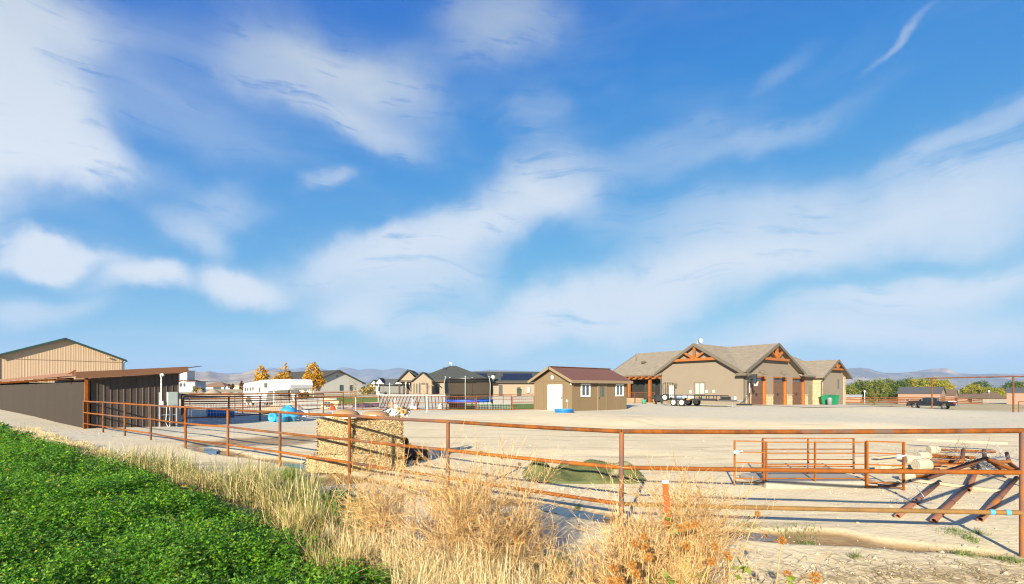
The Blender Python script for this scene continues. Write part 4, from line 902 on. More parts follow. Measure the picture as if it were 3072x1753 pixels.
for (a, b) in ((.4, 4.3), (4.8, 9.5)):
    d = MB(); d.box(a, b, -.07, -.01, -.2, 2.0); do = d.build('garage_door', pmat('pale_grey_door', (.20, .185, .16)), t)
    for k in range(4): s = MB(); s.box(a + .05, b - .05, -.1, -.071, -.15 + k * .53, .33 + k * .53); s.build('door_section', do.data.materials[0], do)
v = MB(); v.tube([(5, 3, 3.8), (5, 3, 4.9)], .06, 6); v.ellipsoid((5, 3, 5.1), (.35, .2, .3), 8, 6); v.build('roof_turbine', WHITE, t)
t = simple_house('tan_metal_barn', 'pink-tan metal barn with dark grey roof at the right edge of the photo', 3020, 3100, 165, -2.8, 1.0, 2.5, 8, PINK, DGREY, 'x', radians(-48), .3)
t = simple_house('low_long_shed', 'low pale shed with grey roof behind the rusty panels right of the house', 2500, 2566, 190, -2.8, -1.0, -.15, 5, pmat('salmon_wall', (.46, .27, .18)), pmat('pale_grey_metal_roof', (.30, .30, .30)), 'x', radians(-42))
# ================================================================== fences
# ---- the pipe fence that crosses the picture
FP = [(6.078, 5.75, 1.507, 1.01, .53), (1.537, 6.78, 1.407, .90, .39), (-1.13, 8.53, 1.43, .925, .44), (-3.486, 10.36, 1.43, .92, .43), (-5.8, 12.08, 1.425, .91, .43), (-8.2, 13.95, 1.41, .92, .41),
      (-10.2, 15.1, 1.44, .93, .43), (-12.9, 17.26, 1.43, .94, .43), (-14.9, 18.6, 1.45, .93, .44), (-17.0, 20.1, 1.465, .945, .46), (-19.36, 21.85, 1.46, .95, .46)]
PF = thing('pipe_fence', 'long rusty three-rail steel pipe fence crossing from right edge to the brown lean-to', 'fence', (FP[1][0], FP[1][1], 0))
ofs = (-FP[1][0], -FP[1][1], 0)
EXT = [(6.05 + .84 * d, 5.75 + .55 * d, 1.5, 1.0, .53) for d in (0, 4.6, 9.2)]
def fence_runs(pts, first_post=True):
    for k, p in enumerate(pts):
        if k or first_post:
            m = MB(ofs); r_ = .034; gz = g(p[0], p[1])
            m.tube([(p[0], p[1], gz - .3), (p[0], p[1], p[2] - .01)], r_, 12); m.build('post', RUST_DARK if (k * 7) % 3 or k == 0 else RUST, PF)
        if k + 1 < len(pts):
            q = pts[k + 1]
            for z in (2, 3, 4):
                a, b = Vector((p[0], p[1], p[z])), Vector((q[0], q[1], q[z])); n = 6
                m = MB(ofs); m.tube([a.lerp(b, i / n) + Vector((0, 0, -.010 * sin(pi * i / n))) for i in range(n + 1)], .031 if z == 2 else .0295, 12)
                m.build('rail', (RUST, RUST_BRIGHT, RUST_DARK, RUST)[(k * 3 + z * 2) % 4] if k > 1 else {2: RUST, 3: RUST_BRIGHT, 4: WEATHERED if k == 0 else RUST}[z], PF)
fence_runs(FP); fence_runs(EXT, False)
TAPE = pmat('blue_tape', (.06, .28, .62))
for t_ in (.062, .028):
    p = Vector((FP[0][0], FP[0][1], .53)).lerp(Vector((FP[1][0], FP[1][1], .39)), t_); d = (Vector((FP[1][0], FP[1][1], .39)) - Vector((FP[0][0], FP[0][1], .53))).normalized()
    m = MB(ofs); m.tube([p, p + d * .045], .034, 12); m.build('tape_band', TAPE, PF)

# ---- pen fence to the right of the lean-to: pipe frame with welded wire
def rail_fence(name, label, pts, rails, postr, railr, mesh=None, zmesh=(0, 1), mat=RUST, cat='fence', meshmat=None, sag=0, hs=None):
    p0 = pts[0]; z0 = g(*p0); t = thing(name, label, cat, (p0[0], p0[1], z0)); of = (-p0[0], -p0[1], -z0)
    zs = [g(*p) for p in pts]
    for p, z in zip(pts, zs):
        m = MB(of); m.tube([(p[0], p[1], z - .3), (p[0], p[1], z + max(rails) + .02)], postr, 8); m.build('post', mat, t)
    for k in range(len(pts) - 1):
        for r_ in rails:
            m = MB(of); m.tube([(*pts[k], zs[k] + r_), (*pts[k + 1], zs[k + 1] + r_)], railr, 8); m.build('rail', mat, t)
    if mesh:
        m = MB(of); w_ = .009
        for k in range(len(pts) - 1):
            a, b = Vector((*pts[k], zs[k])), Vector((*pts[k + 1], zs[k + 1])); L_ = (b - a).length; n = max(2, int(L_ / mesh))
            for i in range(n): q = a.lerp(b, (i + .5) / n); m.bar(q + Vector((0, 0, zmesh[0])), q + Vector((0, 0, zmesh[1])), w_, w_)
            z = zmesh[0]
            while z <= zmesh[1] + .01: m.bar(a + Vector((0, 0, z)), b + Vector((0, 0, z)), w_, w_); z += mesh * 1.0
        kind(m.build('wire_mesh', meshmat or STEELWIRE, t), 'stuff')
    return t
rail_fence('pen_fence', 'rusty corral fence with square wire mesh between brown lean-to and blue barrels', [(-17.0, 25.0), (-16.4, 28.0), (-15.95, 30.6), (-15.6, 34.8), (-15.3, 39.2)], (1.55, 1.28, .42), .045, .036, .2, (.05, 1.2))
rail_fence('corral_fence', 'far corral fence of rusty pipe rails behind the blue water tank', [(-24.6, 36.0), (-21.5, 38.6), (-18.4, 41.2), (-15.3, 43.8)], (1.55, 1.2, .85, .5), .045, .04, .25, (.1, .8))
rail_fence('corral_panel_fence', 'rusty corral panels with thin bars standing before the horse trailer', [(-31, 46.5), (-26.5, 46.2), (-22, 46), (-18.4, 45.8), (-15.0, 45.5)], (1.5, 1.05, .35), .035, .03, .14, (.1, .45))
t = rail_fence('yard_fence', 'rusty pipe and wire yard fence in front of the swimming pool and trampoline', [(-15.3, 43.9), (-13.2, 42.6), (-10.7, 41.5), (-8.0, 40.8), (-5.4, 40.2), (-3.0, 39.7)], (1.12, .62, .05), .03, .026, .16, (.05, 1.1), meshmat=RUST_DARK)
t = rail_fence('yard_gate', 'rusty framed mesh gate in yard fence left of the brown shed', [(-2.9, 39.6), (-.05, 38.9)], (1.15, .05), .045, .03, .13, (.05, .6))
rail_fence('side_yard_fence', 'short rusty wire fence joining the mesh gate to the brown shed', [(.05, 38.9), (1.8, 39.6)], (1.12, .62, .05), .03, .026, .16, (.05, 1.1), meshmat=RUST_DARK)
rail_fence('back_yard_fence', 'thin rusty rail fence on the far side of the green lawn', [(-42, 88), (-33, 80), (-24, 72), (-14, 62), (-6.5, 56), (-1, 55), (4, 54)], (1.15, .6), .035, .03)
rail_fence('roadside_fence', 'thin post and single rail fence running left from the black pickup', [(44.5, 68), (50.2, 69.0), (55.7, 71.0), (62.0, 75.5), (66.0, 79.0), (70, 83.5)], (1.0,), .035, .025, mat=RUST_DARK)
rail_fence('panel_fence', 'low fence of stacked rusty red panels beyond the roadside fence', [(72, 106), (79, 107), (86, 108), (93, 109), (100, 110), (108, 111)], (1.5, 1.15, .8, .45), .05, .10)
rail_fence('right_corral_rails', 'short rusty rails beside the right post of the tall pipe arch', [(61.0, 58.2), (64, 58.6), (67, 59)], (1.3, .55), .05, .04)
A0, A1 = Vector((ray_xy(2796, 67), 67, -.8)), Vector((ray_xy(3040, 58.5), 58.5, -.8))
t = thing('pipe_arch', 'tall rusty pipe entrance arch standing round the black pickup', 'arch', A0)
for p in (A0, A1):
    m = MB(tuple(-A0)); m.tube([p - Vector((0, 0, .4)), p + Vector((0, 0, 4.25))], .085, 10); m.build('post', RUST, t)
m = MB(tuple(-A0)); d = (A1 - A0).normalized(); m.tube([A0 - d * .9 + Vector((0, 0, 4.33)), A1 + d * 1.2 + Vector((0, 0, 4.33))], .085, 10); m.build('crossbar', RUST_DARK, t)

# ================================================================== yard things
# ---- hay
STRAW = leafmat('straw', .2, .8, (1, 1, .8))
HAYBODY = pmat('packed_hay', (.42, .305, .165), (.33, .235, .12), 70, .95, .6, 90, detail=5, stretch=(1, 1, .3), contrast=.9)
def straw_cols(n, rs, base=((.55, .41, .225), (.42, .30, .15), (.64, .51, .31), (.32, .225, .11))):
    b = np.array(base); c = b[rs.integers(0, len(b), n)] * rs.uniform(.75, 1.2, (n, 1)); return c
def hay_bale(loc, rz, lx, ly, lz, label, seed, shaggy):
    t = thing('hay_bale', label, 'hay bale', loc, rz, 'hay bales in the stack')
    rs = np.random.default_rng(seed); m = MB(); n = 8
    nx_, nz_ = 9, 5
    def P(u, v, w_):
        x, y, z = (u - .5) * lx, (v - .5) * ly, w_ * lz
        k = .028 * sin(u * 17 + seed) + .02 * sin(w_ * 21 + seed * 2 + u * 5)
        e = 1 - .06 * (abs(2 * u - 1) ** 6 + abs(2 * w_ - 1) ** 6)
        return (x * e + k * .4, y * (e + k), z)
    vs = []; fs = []
    for face in range(6):
        b = len(vs)
        for a in range(nx_):
            for c in range(nz_):
                u, v = a / (nx_ - 1), c / (nz_ - 1)
                vs.append({0: P(u, 0, v), 1: P(u, 1, v), 2: P(0, u, v), 3: P(1, u, v), 4: P(u, v, 0), 5: P(u, v, 1)}[face])
        for a in range(nx_ - 1):
            for c in range(nz_ - 1): fs.append((b + a * nz_ + c, b + (a + 1) * nz_ + c, b + (a + 1) * nz_ + c + 1, b + a * nz_ + c + 1))
    m.add(vs, fs, True); m.build('bale_body', HAYBODY, t)
    # loose straws standing off the faces
    n = 3200; face = rs.integers(0, 4, n); u = rs.random(n); w_ = rs.random(n)
    ps = np.zeros((n, 3)); nr = np.zeros((n, 3))
    for f, (ax, sg) in enumerate(((1, -1), (1, 1), (0, -1), (0, 1))):
        k = face == f
        if ax == 1: ps[k] = np.stack([(u[k] - .5) * lx, np.full(k.sum(), sg * ly / 2), w_[k] * lz], -1); nr[k, 1] = sg
        else: ps[k] = np.stack([np.full(k.sum(), sg * lx / 2), (u[k] - .5) * ly, w_[k] * lz], -1); nr[k, 0] = sg
    tx = rs.normal(0, 1, (n, 3)); tx[:, 2] *= .8; tx -= nr * (tx * nr).sum(1, keepdims=True); tx /= np.linalg.norm(tx, axis=1, keepdims=True)
    ln = rs.uniform(.05, .14 + .12 * shaggy, n)[:, None]; lift = rs.uniform(.008, .03 + .05 * shaggy, n)[:, None]
    sd = np.cross(tx, nr) * rs.uniform(.0025, .0055, n)[:, None]
    a = ps - tx * ln * .5 + nr * .004; b = ps + tx * ln * .5 + nr * lift; 
    b[:, 2] = np.maximum(b[:, 2], .004)
    V = np.stack([a - sd, a + sd, b + sd, b - sd], 1).reshape(-1, 3); Q = np.arange(4 * n).reshape(-1, 4)
    kind(np_object('loose_straw', V, Q, STRAW, t, colors=straw_cols(n, rs)), 'stuff')
    for x in (-.22, .22):
        s = MB(); e = .008; s.bar((x * lx, -ly / 2 - e, 0), (x * lx, -ly / 2 - e, lz), .006, .006); s.build('twine', pmat('orange_twine', (.45, .16, .03)) if x > 0 and seed == 1 else TAN_SIDING, t)
    return t
hz0 = g(-4, 11.5)
rows_ = ('bottom layer', 'middle layer', 'top layer')
for k in range(3):
    z = hz0 + .425 * k - .02 * (k == 0)
    hay_bale((-4.25 + .01 * k, 11.74 - .01 * k, z), radians(2 + 1.5 * k), .76, .48, .42, 'straw bale with flat cut face, left end of the %s of the hay stack' % rows_[k], 11 + k, .1 + .1 * k)
    hay_bale((-3.43 - .01 * k, 12.05 + .02 * k, z), radians(25 - 2 * k), 1.25, .58, .42, 'shaggy straw bale, right end of the %s of the hay stack' % rows_[k], 21 + k, 1.0)
hay_bale((-4.72, 11.95, hz0 - .03), radians(85), .7, .3, .38, 'low straw bale poking out at the left foot of the hay stack', 31, .4)
# things lying on top of the stack
ztop = hz0 + .425 * 2 + .41
TUB = pmat('tan_plastic_tub', (.36, .21, .105), (.31, .18, .09), 3, .55)
def dome(loc, r_, h_, label, squash=1.0):
    m = MB(); m.lathe([(r_ * 1.04, 0), (r_ * 1.04, .02), (r_, .03), (r_ * .96, h_ * .45), (r_ * .78, h_ * .78), (r_ * .45, h_ * .96), (0, h_)], (0, 0, 0), 24); o = m.build('overturned_tub', TUB); o.location = loc; o.scale = (1, squash, 1); tag(o, label, 'tub', 'tubs on the hay stack'); return o
dome((-4.05, 11.8, ztop + .0), .33, .21, 'rusty tan domed tub upside down on the hay stack, left of the pair')
dome((-3.4, 12.05, ztop + .0), .33, .17, 'paler tan flat-topped tub upside down on the hay stack, right of the pair')
WB = pmat('white_board', (.66, .64, .58), (.55, .5, .42), 6, .7)
for k, (a, b) in enumerate((((-4.55, 11.45, ztop + .03), (-3.95, 11.75, ztop + .10)), ((-4.0, 11.42, ztop + .02), (-3.3, 11.72, ztop + .07)))):
    m = MB(); m.bar(a, b, .17, .03); tag(m.build('white_board', WB), ('white board jutting over the left front edge of the hay stack', 'white board lying on hay stack in front of the domed tub')[k], 'board')
c0 = Vector((-3.0, 12.2, ztop + .02)); t = thing('halter_bundle', 'tangle of white and black straps with rolled cardboard on right end of hay stack', 'bundle', c0)
m = MB()
for k in range(7): m.tube([(-.28 + .05 * k, .02 * k - .1, .02), (-.2 + .07 * k, .0, .16 + .02 * (k % 3)), (.05 + .06 * k, .08, .1), (.2 + .03 * k, .1 - .03 * k, .02)], .018, 6)
m.build('white_strap', WHITE, t)
m = MB()
for k in range(4): m.tube([(-.34 + .04 * k, -.05, .02), (-.3 + .05 * k, 0, .12 + .03 * k), (-.1 + .05 * k, .05, .05)], .022, 6)
m.build('black_strap', BLACK, t)
for (x, z) in ((.16, .18), (.27, .12)):
    m = MB(); m.pipe((x, -.12, z), (x + .06, .2, z), .065, .012, 14); m.build('cardboard_roll', pmat('cardboard', (.45, .29, .14)), t)
m = MB(); m.tube([(-.05, .1, .1), (-.06, .12, .36)], .045, 8); m.build('cardboard_tube', TUB, t)
# tyre leaning on the hay, rusty drum on the dirt
TC = at(1212, 1372, 12.9); gz = g(TC.x, TC.y)
t = thing('tyre', 'black tyre standing on edge against the right end of the hay stack', 'tyre', (TC.x, TC.y, gz), radians(98))
m = MB(); m.lathe([(.20, -.09), (.28, -.115), (.33, -.10), (.345, -.06), (.345, .06), (.33, .10), (.28, .115), (.20, .09)], (0, 0, .335), 28, 'y'); m.build('tyre_carcass', RUBBER, t)
m = MB(); m.lathe([(.20, -.09), (.18, -.05), (.18, .05), (.20, .09)], (0, 0, .335), 28, 'y'); m.build('rim', pmat('dark_rim', (.05, .045, .04), None, rough=.5), t)
m = MB()
for k in range(28):
    a = 2 * pi * k / 28; ca, sa = cos(a), sin(a); m.bar((.347 * ca, -.07, .335 + .347 * sa), (.347 * ca, .07, .335 + .347 * sa), .03, .02, (ca, 0, sa))
kind(m.build('tread', RUBBER, t), 'stuff')
D0 = on_ground(1250, 1384); t = thing('rusty_drum', 'short dark rusty steel drum lying on the dirt beside the black tyre', 'drum', (D0.x - .02, D0.y + .18, D0.z), radians(-14))
DRUM = pmat('dark_red_rust', (.13, .075, .062), (.085, .055, .05), 5, .7, .3, 30)
m = MB(); m.pipe((-.24, 0, .17), (.24, 0, .17), .19, .015, 20); m.build('shell', DRUM, t)
for x in (-.24, 0, .24):
    m = MB(); m.tube([(x - .012, 0, .17), (x + .012, 0, .17)], .197, 20, caps=False); m.build('hoop', DRUM, t)
# ---- blue barrels, white jugs
BLUE = pmat('blue_barrel_plastic', (.035, .27, .50), (.03, .22, .42), 2.5, .4, spec=.45)
B0 = on_ground(850, 1266); t = thing('blue_barrel', 'blue plastic barrel lying on its side with open end, left of the blue heap', 'barrel', (B0.x - .45, B0.y + .1, B0.z), radians(70))
m = MB(); m.pipe((-.4, 0, .29), (.4, 0, .29), .29, .012, 20); m.build('shell', BLUE, t)
for x in (-.26, 0, .26): m = MB(); m.tube([(x - .03, 0, .29), (x + .03, 0, .29)], .30, 20, caps=False); m.build('hoop', BLUE, t)
m = MB(); m.lathe([(0, .38), (.285, .38)], (0, 0, .29), 20, 'x'); m.build('end', BLUE, t)
m = MB(); m.lathe([(.28, -.40), (.12, -.41), (.115, -.36), (0, -.36)], (0, 0, .29), 20, 'x'); m.build('cut_end', BLUE, t)
t = thing('blue_tub', 'tall blue plastic tub with lid bulging up in the middle of the blue heap', 'barrel', (B0.x + .1, B0.y + .5, B0.z), radians(20))
m = MB(); m.lathe([(.0, 0), (.42, 0), (.45, .12), (.47, .5), (.50, .56), (.50, .62)], n=22); m.build('body', BLUE, t)
m = MB(); m.lathe([(.50, .62), (.47, .74), (.36, .84), (.2, .89), (.18, .95), (.14, 1.0), (0, 1.01)], n=22); m.build('lid', BLUE, t)
m = MB(); m.tube([(-.3, -.2, .86), (-.1, -.1, .95), (.2, -.22, .86)], .04, 8); m.build('handle', BLUE, t)
m = MB(); m.lathe([(0, 0), (.05, .05), (.25, .38), (.3, .42), (.28, .46), (0, .44)], n=14); o = m.build('blue_cone', BLUE); o.location = (B0.x + .62, B0.y + .1, B0.z); o.rotation_euler = (radians(12), radians(8), 0); tag(o, 'blue plastic cone pointing down at the right of the blue heap', 'cone')
m = MB(); m.lathe([(0, 0), (.34, 0), (.37, .3), (.4, .33), (.37, .33), (.33, .05), (0, .05)], n=18); o = m.build('cut_barrel', BLUE); o.location = (B0.x - .02, B0.y - .1, B0.z); tag(o, 'low cut-off blue barrel at the front of the blue heap', 'barrel')
J0 = on_ground(908, 1263)
CRATE = pmat('white_plastic_crate', (.66, .68, .68), (.58, .62, .64), 6, .5)
t = thing('white_crate', 'white plastic caged tote standing right of the blue barrels', 'crate', J0, radians(12)); m = MB(); m.bbox(-.18, .18, 0, .36, 0, .32, .03); m.build('tank', CRATE, t)
m = MB(); m.bbox(-.34, .28, .3, .75, .3, .66, .06); m.build('upper_tank', CRATE, t)
for x in (-.19, 0, .19): m = MB(); m.bar((x, -.012, 0), (x, -.012, .32), .02, .015); m.build('cage_bar', GALV, t)
# ---- blue stock tank
p = at(662, 1249, 34); gz = g(p.x, p.y); t = thing('stock_tank', 'blue oval water tank standing in the pen behind wire mesh', 'water tank', (p.x, p.y, gz), radians(15))
def oval(mb, a, b, z0, z1, n=22):
    P = lambda z, k: [(a * cos(2 * pi * i / n) * k, b * sin(2 * pi * i / n) * k, z) for i in range(n)]
    vs = P(z0, .95) + P(z1, 1) + P(z1, .93) + P(z1 - .1, .93); fs = []
    for r_ in range(3):
        for i in range(n): j = (i + 1) % n; fs.append((r_ * n + i, r_ * n + j, (r_ + 1) * n + j, (r_ + 1) * n + i))
    fs.append(tuple(range(n - 1, -1, -1))); return mb.add(vs, fs, True)
m = MB(); oval(m, .9, .42, 0, .55); m.build('basin', pmat('bright_blue_tank', (.012, .16, .46), (.01, .13, .40), 2, .4), t); m = MB(); m.lathe([(0, 0), (.8, 0)], (0, 0, .47), 20); o = m.build('water', water, t); o.scale = (1, .45, 1)
# ---- red-capped standpipe
p = on_ground(998, 1246); p.y = 26.0; p = Vector((ray_xy(998, 26), 26, g(ray_xy(998, 26), 26))); t = thing('yard_hydrant', 'white standpipe with bright red top left of the tan tubs', 'hydrant', p)
m = MB(); m.tube([(0, 0, -.1), (0, 0, .92)], .032, 8); m.build('pipe', WHITE, t); m = MB(); m.bbox(-.13, .13, -.1, .1, .86, 1.02, .03); m.bbox(-.09, .09, -.08, .08, 1.0, 1.12, .03); m.build('head', pmat('red_paint', (.62, .045, .02)), t)
# ---- black hose trailing to the hay
m = MB(); P = [on_ground(*q) for q in ((1165, 1252), (1200, 1250), (1208, 1244), (1212, 1238), (1228, 1232), (1245, 1224))]; m.tube([q + Vector((0, 0, .02)) for q in P], .03, 6); tag(m.build('black_hose', BLACK), 'black hose snaking over gravel from the pool towards the hay stack', 'hose')
p = on_ground(1108, 1222); t = MB(); rs = random.Random(4)
for k in range(16): x, y = rs.uniform(-1.4, 1.4), rs.uniform(-.5, .5); t.ellipsoid((x, y, .1), (rs.uniform(.3, .6), rs.uniform(.2, .4), rs.uniform(.1, .32)), 8, 5)
o = t.build('purple_tarp_pile', pmat('dark_purple_fabric', (.055, .04, .10), (.03, .028, .05), 5, .7, .4, 12)); o.location = p; tag(o, 'low crumpled heap of dark purple tarp left of the pool', 'tarp')

# ---- swimming pool
p0 = Vector((ray_xy(1142, 45.6), 45.6, 0)); p1 = Vector((ray_xy(1350, 43.4), 43.4, 0)); gz = .24
LPOOL = (p1 - p0).length; t = thing('swimming_pool', 'grey above-ground swimming pool with slanting support legs behind the yard fence', 'pool', (p0.x, p0.y, gz), atan2(p1.y - p0.y, p1.x - p0.x))
PG = pmat('grey_pool_liner', (.165, .175, .18), (.15, .16, .165), 1, .6); PGL = pmat('pale_pool_rail', (.34, .34, .32), None, rough=.5)
m = MB(); m.prism([(-.35, -.1), (3.6, -.1), (3.3, 1.18), (0, 1.18)], 'x', 0, LPOOL); m.build('wall', PG, t)
m = MB(); m.tube([(-.05, 0, 1.2), (LPOOL + .05, 0, 1.2)], .07, 8); m.build('top_rail', PGL, t)
m = MB(); m.box(.1, LPOOL - .1, .2, 3.2, 1.13, 1.19); m.build('water', water, t)
for k in range(21):
    x = .1 + k * (LPOOL - .2) / 20; m = MB(); s_ = -.28 if k < 13 else .28
    m.bar((x + s_, -.62 * .62, .02), (x, -.04, 1.16), .035, .03); m.build('support_leg', (pmat('dark_pool_leg', (.022, .022, .024)) if k == 0 else bpy.data.materials['dark_pool_leg']), t)
for px, lab in ((1185, 'white and green pool filter bag standing against left half of the pool'), (1236, 'white pool pump with hose hook standing at middle of the pool'), (1246, 'small white pump part on the ground right of the pool pump'), (1321, 'small white bucket standing near right end of the pool')):
    q = Vector((ray_xy(px, 43.2), 43.2, 0)); q.z = g(q.x, q.y); h_ = {1185: .62, 1236: .55, 1246: .3, 1321: .5}[px]
    m = MB(); m.lathe([(0, 0), (.18, 0), (.2, h_ * .5), (.14, h_ * .7), (.05, h_ * .75), (.05, h_), (0, h_)], n=12); 
    if px == 1185: m.box(-.26, .26, -.15, .2, 0, .4); m.bar((0, 0, .4), (.02, 0, 1.0), .05, .05)
    if px == 1236: m.tube([(0, 0, h_), (.1, 0, h_ + .25), (.0, 0, h_ + .42), (-.15, 0, h_ + .38)], .05, 6)
    o = m.build('pool_equipment', WHITE); o.location = q; tag(o, lab, 'pool equipment')
# ---- trampolines
NET = netmat('black_safety_net', (.012, .012, .012), .62)
def trampoline(name, label, px, Z, r_, padz, topz, pad, polemat, n=6, gz=None, alpha=None):
    X = ray_xy(px, Z); gz = g(X, Z) if gz is None else gz; t = thing(name, label, 'trampoline', (X, Z, gz), radians(10))
    m = MB(); m.lathe([(r_ * .86, padz - .02), (r_ * .86, padz + .05), (r_, padz + .05), (r_ * 1.02, padz), (r_ * 1.0, padz - .16), (r_ * .97, padz - .16), (r_ * .97, padz - .03)], n=32); m.build('edge_pad', pad, t)
    m = MB(); m.lathe([(0, padz), (r_ * .86, padz)], n=32); m.build('mat', BLACK, t)
    NM = netmat('net_' + name, (.012, .012, .012), alpha) if alpha else NET
    m = MB(); m.lathe([(r_ * .93, padz), (r_ * .99, padz + .6), (r_ * 1.0, topz - .3), (r_ * .97, topz)], n=32); m.build('safety_net', NM, t)
    m = MB(); m.lathe([(r_ * .985, topz - .1), (r_ * .975, topz)], n=32); m.build('net_band', BLACK, t)
    for k in range(n):
        a = 2 * pi * k / n + .3; c, s_ = cos(a), sin(a); R = r_ * 1.07
        m = MB(); m.tube([(R * c, R * s_, 0), (R * c, R * s_, padz), (R * 1.02 * c, R * 1.02 * s_, topz - .5), (R * .96 * c, R * .96 * s_, topz + .08)], .028, 6); m.build('pole', polemat, t)
        m = MB(); m.ellipsoid((R * .96 * c, R * .96 * s_, topz + .1), (.06, .06, .06), 8, 6); m.build('pole_cap', polemat, t)
        a2 = a + .5; m = MB(); m.tube([(r_ * cos(a2 - .25), r_ * sin(a2 - .25), padz - .1), (r_ * cos(a2 - .25), r_ * sin(a2 - .25), .03), (r_ * cos(a2 + .25), r_ * sin(a2 + .25), .03), (r_ * cos(a2 + .25), r_ * sin(a2 + .25), padz - .1)], .026, 6); m.build('leg', GALV if polemat is WHITE else BLACK, t)
    return t
TP = trampoline('trampoline', 'large trampoline with bright blue edge pad and black safety net on the lawn', 1407, 42.8, 2.12, .78, 2.70, pmat('bright_blue_pad', (.02, .10, .55), (.018, .085, .48), 2, .45), GREY_PAINT)
trampoline('far_trampoline', 'second trampoline with black net and white curved poles behind the pool', 1183, 57, 1.75, .95, 2.35, BLACK, WHITE, alpha=.5)
m = MB(); m.tube([(2.3, -.2, 0), (1.95, -.15, .8)], .02, 6); m.tube([(2.3, .2, 0), (1.95, .2, .8)], .02, 6)
for k in range(3): m.bar((2.2 - .1 * k, -.2, .2 + .2 * k), (2.2 - .1 * k, .2, .2 + .2 * k), .05, .03)
m.build('ladder', BLACK, TP)

# ---- horse trailer
HT0 = Vector((-29.8, 53.7, 0)); gz = g(-26, 51) - .02; t = thing('horse_trailer', 'white gooseneck horse trailer parked beyond the corral panels', 'trailer', (HT0.x, HT0.y, gz), atan2(-.608, .794))
def P3(u, v): return (u, v)
prof = [(0, .42), (5.0, .55), (5.45, 1.78), (9.6, 1.90), (10.05, 2.05), (10.15, 2.35), (10.05, 2.82), (9.75, 2.95), (4.2, 2.92), (3.0, 2.80), (0, 2.56), (-.05, 2.4)]
m = MB(); n = len(prof); Wd = 2.3; ins = .12
vs = [(x, 0, z) for x, z in prof] + [(x, Wd, z) for x, z in prof]; m.add(vs, [tuple(range(n)), tuple(range(2 * n - 1, n - 1, -1))] + [(i, i + n, (i + 1) % n + n, (i + 1) % n) for i in range(n)]); m.build('body', WHITE_GLOSS, t)
m = MB(); m.bar((.0, -.02, 2.50), (3.0, -.02, 2.74), .03, .05); m.bar((3.0, -.02, 2.74), (9.7, -.02, 2.88), .03, .05); m.build('roof_rail', GALV, t)
for x in (.25, .85, 1.45, 2.05): window(t, 'y', x, x + .32, 1.72 + x * .03, 2.12 + x * .03, 0, -1, TRIM, fw=.05, mull=1, depth=.03)
window(t, 'y', 3.5, 3.85, 1.6, 2.15, 0, -1, TRIM, fw=.05, mull=1, depth=.03); window(t, 'y', 4.75, 5.45, 2.1, 2.6, 0, -1, TRIM, fw=.05, mull=1, depth=.03)
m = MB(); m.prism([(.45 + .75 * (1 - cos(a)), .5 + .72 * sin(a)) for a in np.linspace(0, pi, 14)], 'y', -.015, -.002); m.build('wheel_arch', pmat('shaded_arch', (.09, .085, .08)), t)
for x in (.75, 1.6):
    for y in (.02, Wd - .25):
        m = MB(); m.lathe([(0, -.02), (.22, -.02), (.30, -.03), (.36, 0), (.36, .22), (0, .22)], (x, y, .37), 20, 'y'); wo = m.build('wheel', RUBBER, t); m = MB(); m.lathe([(0, -.045), (.1, -.045), (.2, -.03), (.22, -.035)], (x, y, .37), 16, 'y'); m.build('rim', WHITE, wo)
m = MB(); m.bar((9.0, 1.1, 1.9), (9.0, 1.1, .75), .2, .3, (1, 0, 0)); m.add([(8.3, .9, 1.9), (9.2, .9, 1.9), (9.1, .9, .8), (8.85, .9, .8), (8.3, 1.3, 1.9), (9.2, 1.3, 1.9), (9.1, 1.3, .8), (8.85, 1.3, .8)], [(0, 1, 2, 3), (7, 6, 5, 4), (0, 3, 7, 4), (1, 5, 6, 2)]); m.build('gooseneck_coupler', WHITE, t)
for y in (.3, 1.9): m = MB(); m.bar((6.2, y, 1.8), (6.2, y, .2), .14, .14); m.build('landing_leg', WHITE if y < 1 else TRIM, t)
m = MB(); m.bar((5.7, -.012, 2.12), (8.4, -.012, 2.22), .012, .05); m.bar((9.2, -.012, 2.24), (9.9, -.012, 2.26), .012, .06); m.ellipsoid((9.0, -.015, 2.22), (.14, .015, .06), 10, 6); m.bar((7.4, -.012, 2.48), (7.8, -.012, 2.56), .012, .03); kind(m.build('side_stripes', pmat('grey_blue_stripe', (.12, .15, .19)), t), 'stuff')
m = MB(); m.bar((3.3, -.012, .62), (3.3, -.012, 2.6), .012, .03); m.bar((4.15, -.012, .62), (4.15, -.012, 2.7), .012, .03); kind(m.build('door_seam', TRIM, t), 'stuff')

# ---- flatbed utility trailer
u0 = Vector((ray_xy(2036, 45.2), 45.2, 0)); gz = g(u0.x, u0.y)
t = thing('utility_trailer', 'black tandem-axle flatbed trailer with raised ramp gate before the house gable', 'trailer', (u0.x, u0.y, gz), atan2(-.78, .62))
def bb(name, a, b, w_, h_, m=BLACK, par=None): q = MB(); q.bar(a, b, w_, h_); return q.build(name, m, par or t)
Wt = 2.05
for y in (0, Wt):
    bb('frame_rail', (-1.6, y, .62), (3.7, y, .62), .07, .14); bb('top_rail', (-1.6, y, 1.0), (3.7, y, 1.0), .06, .06)
    for x in (-1.6, -.9, .9, 1.6, 2.3, 3.0, 3.7): bb('stake', (x, y, .6), (x, y, 1.0), .05, .05)
bb('front_rail', (3.7, 0, 1.0), (3.7, Wt, 1.0), .06, .06); bb('front_rail', (3.7, 0, .62), (3.7, Wt, .62), .07, .12)
q = MB()
for k in range(10): q.box(-1.6, 3.66, .04 + k * .198, .04 + k * .198 + .19, .66, .70)
kind(q.build('deck_boards', pmat('grey_deck', (.10, .09, .08)), t), 'stuff')
for y in (0, Wt): bb('tongue', (3.6, y * .9 + .1, .58), (5.1, Wt / 2, .56), .08, .13)
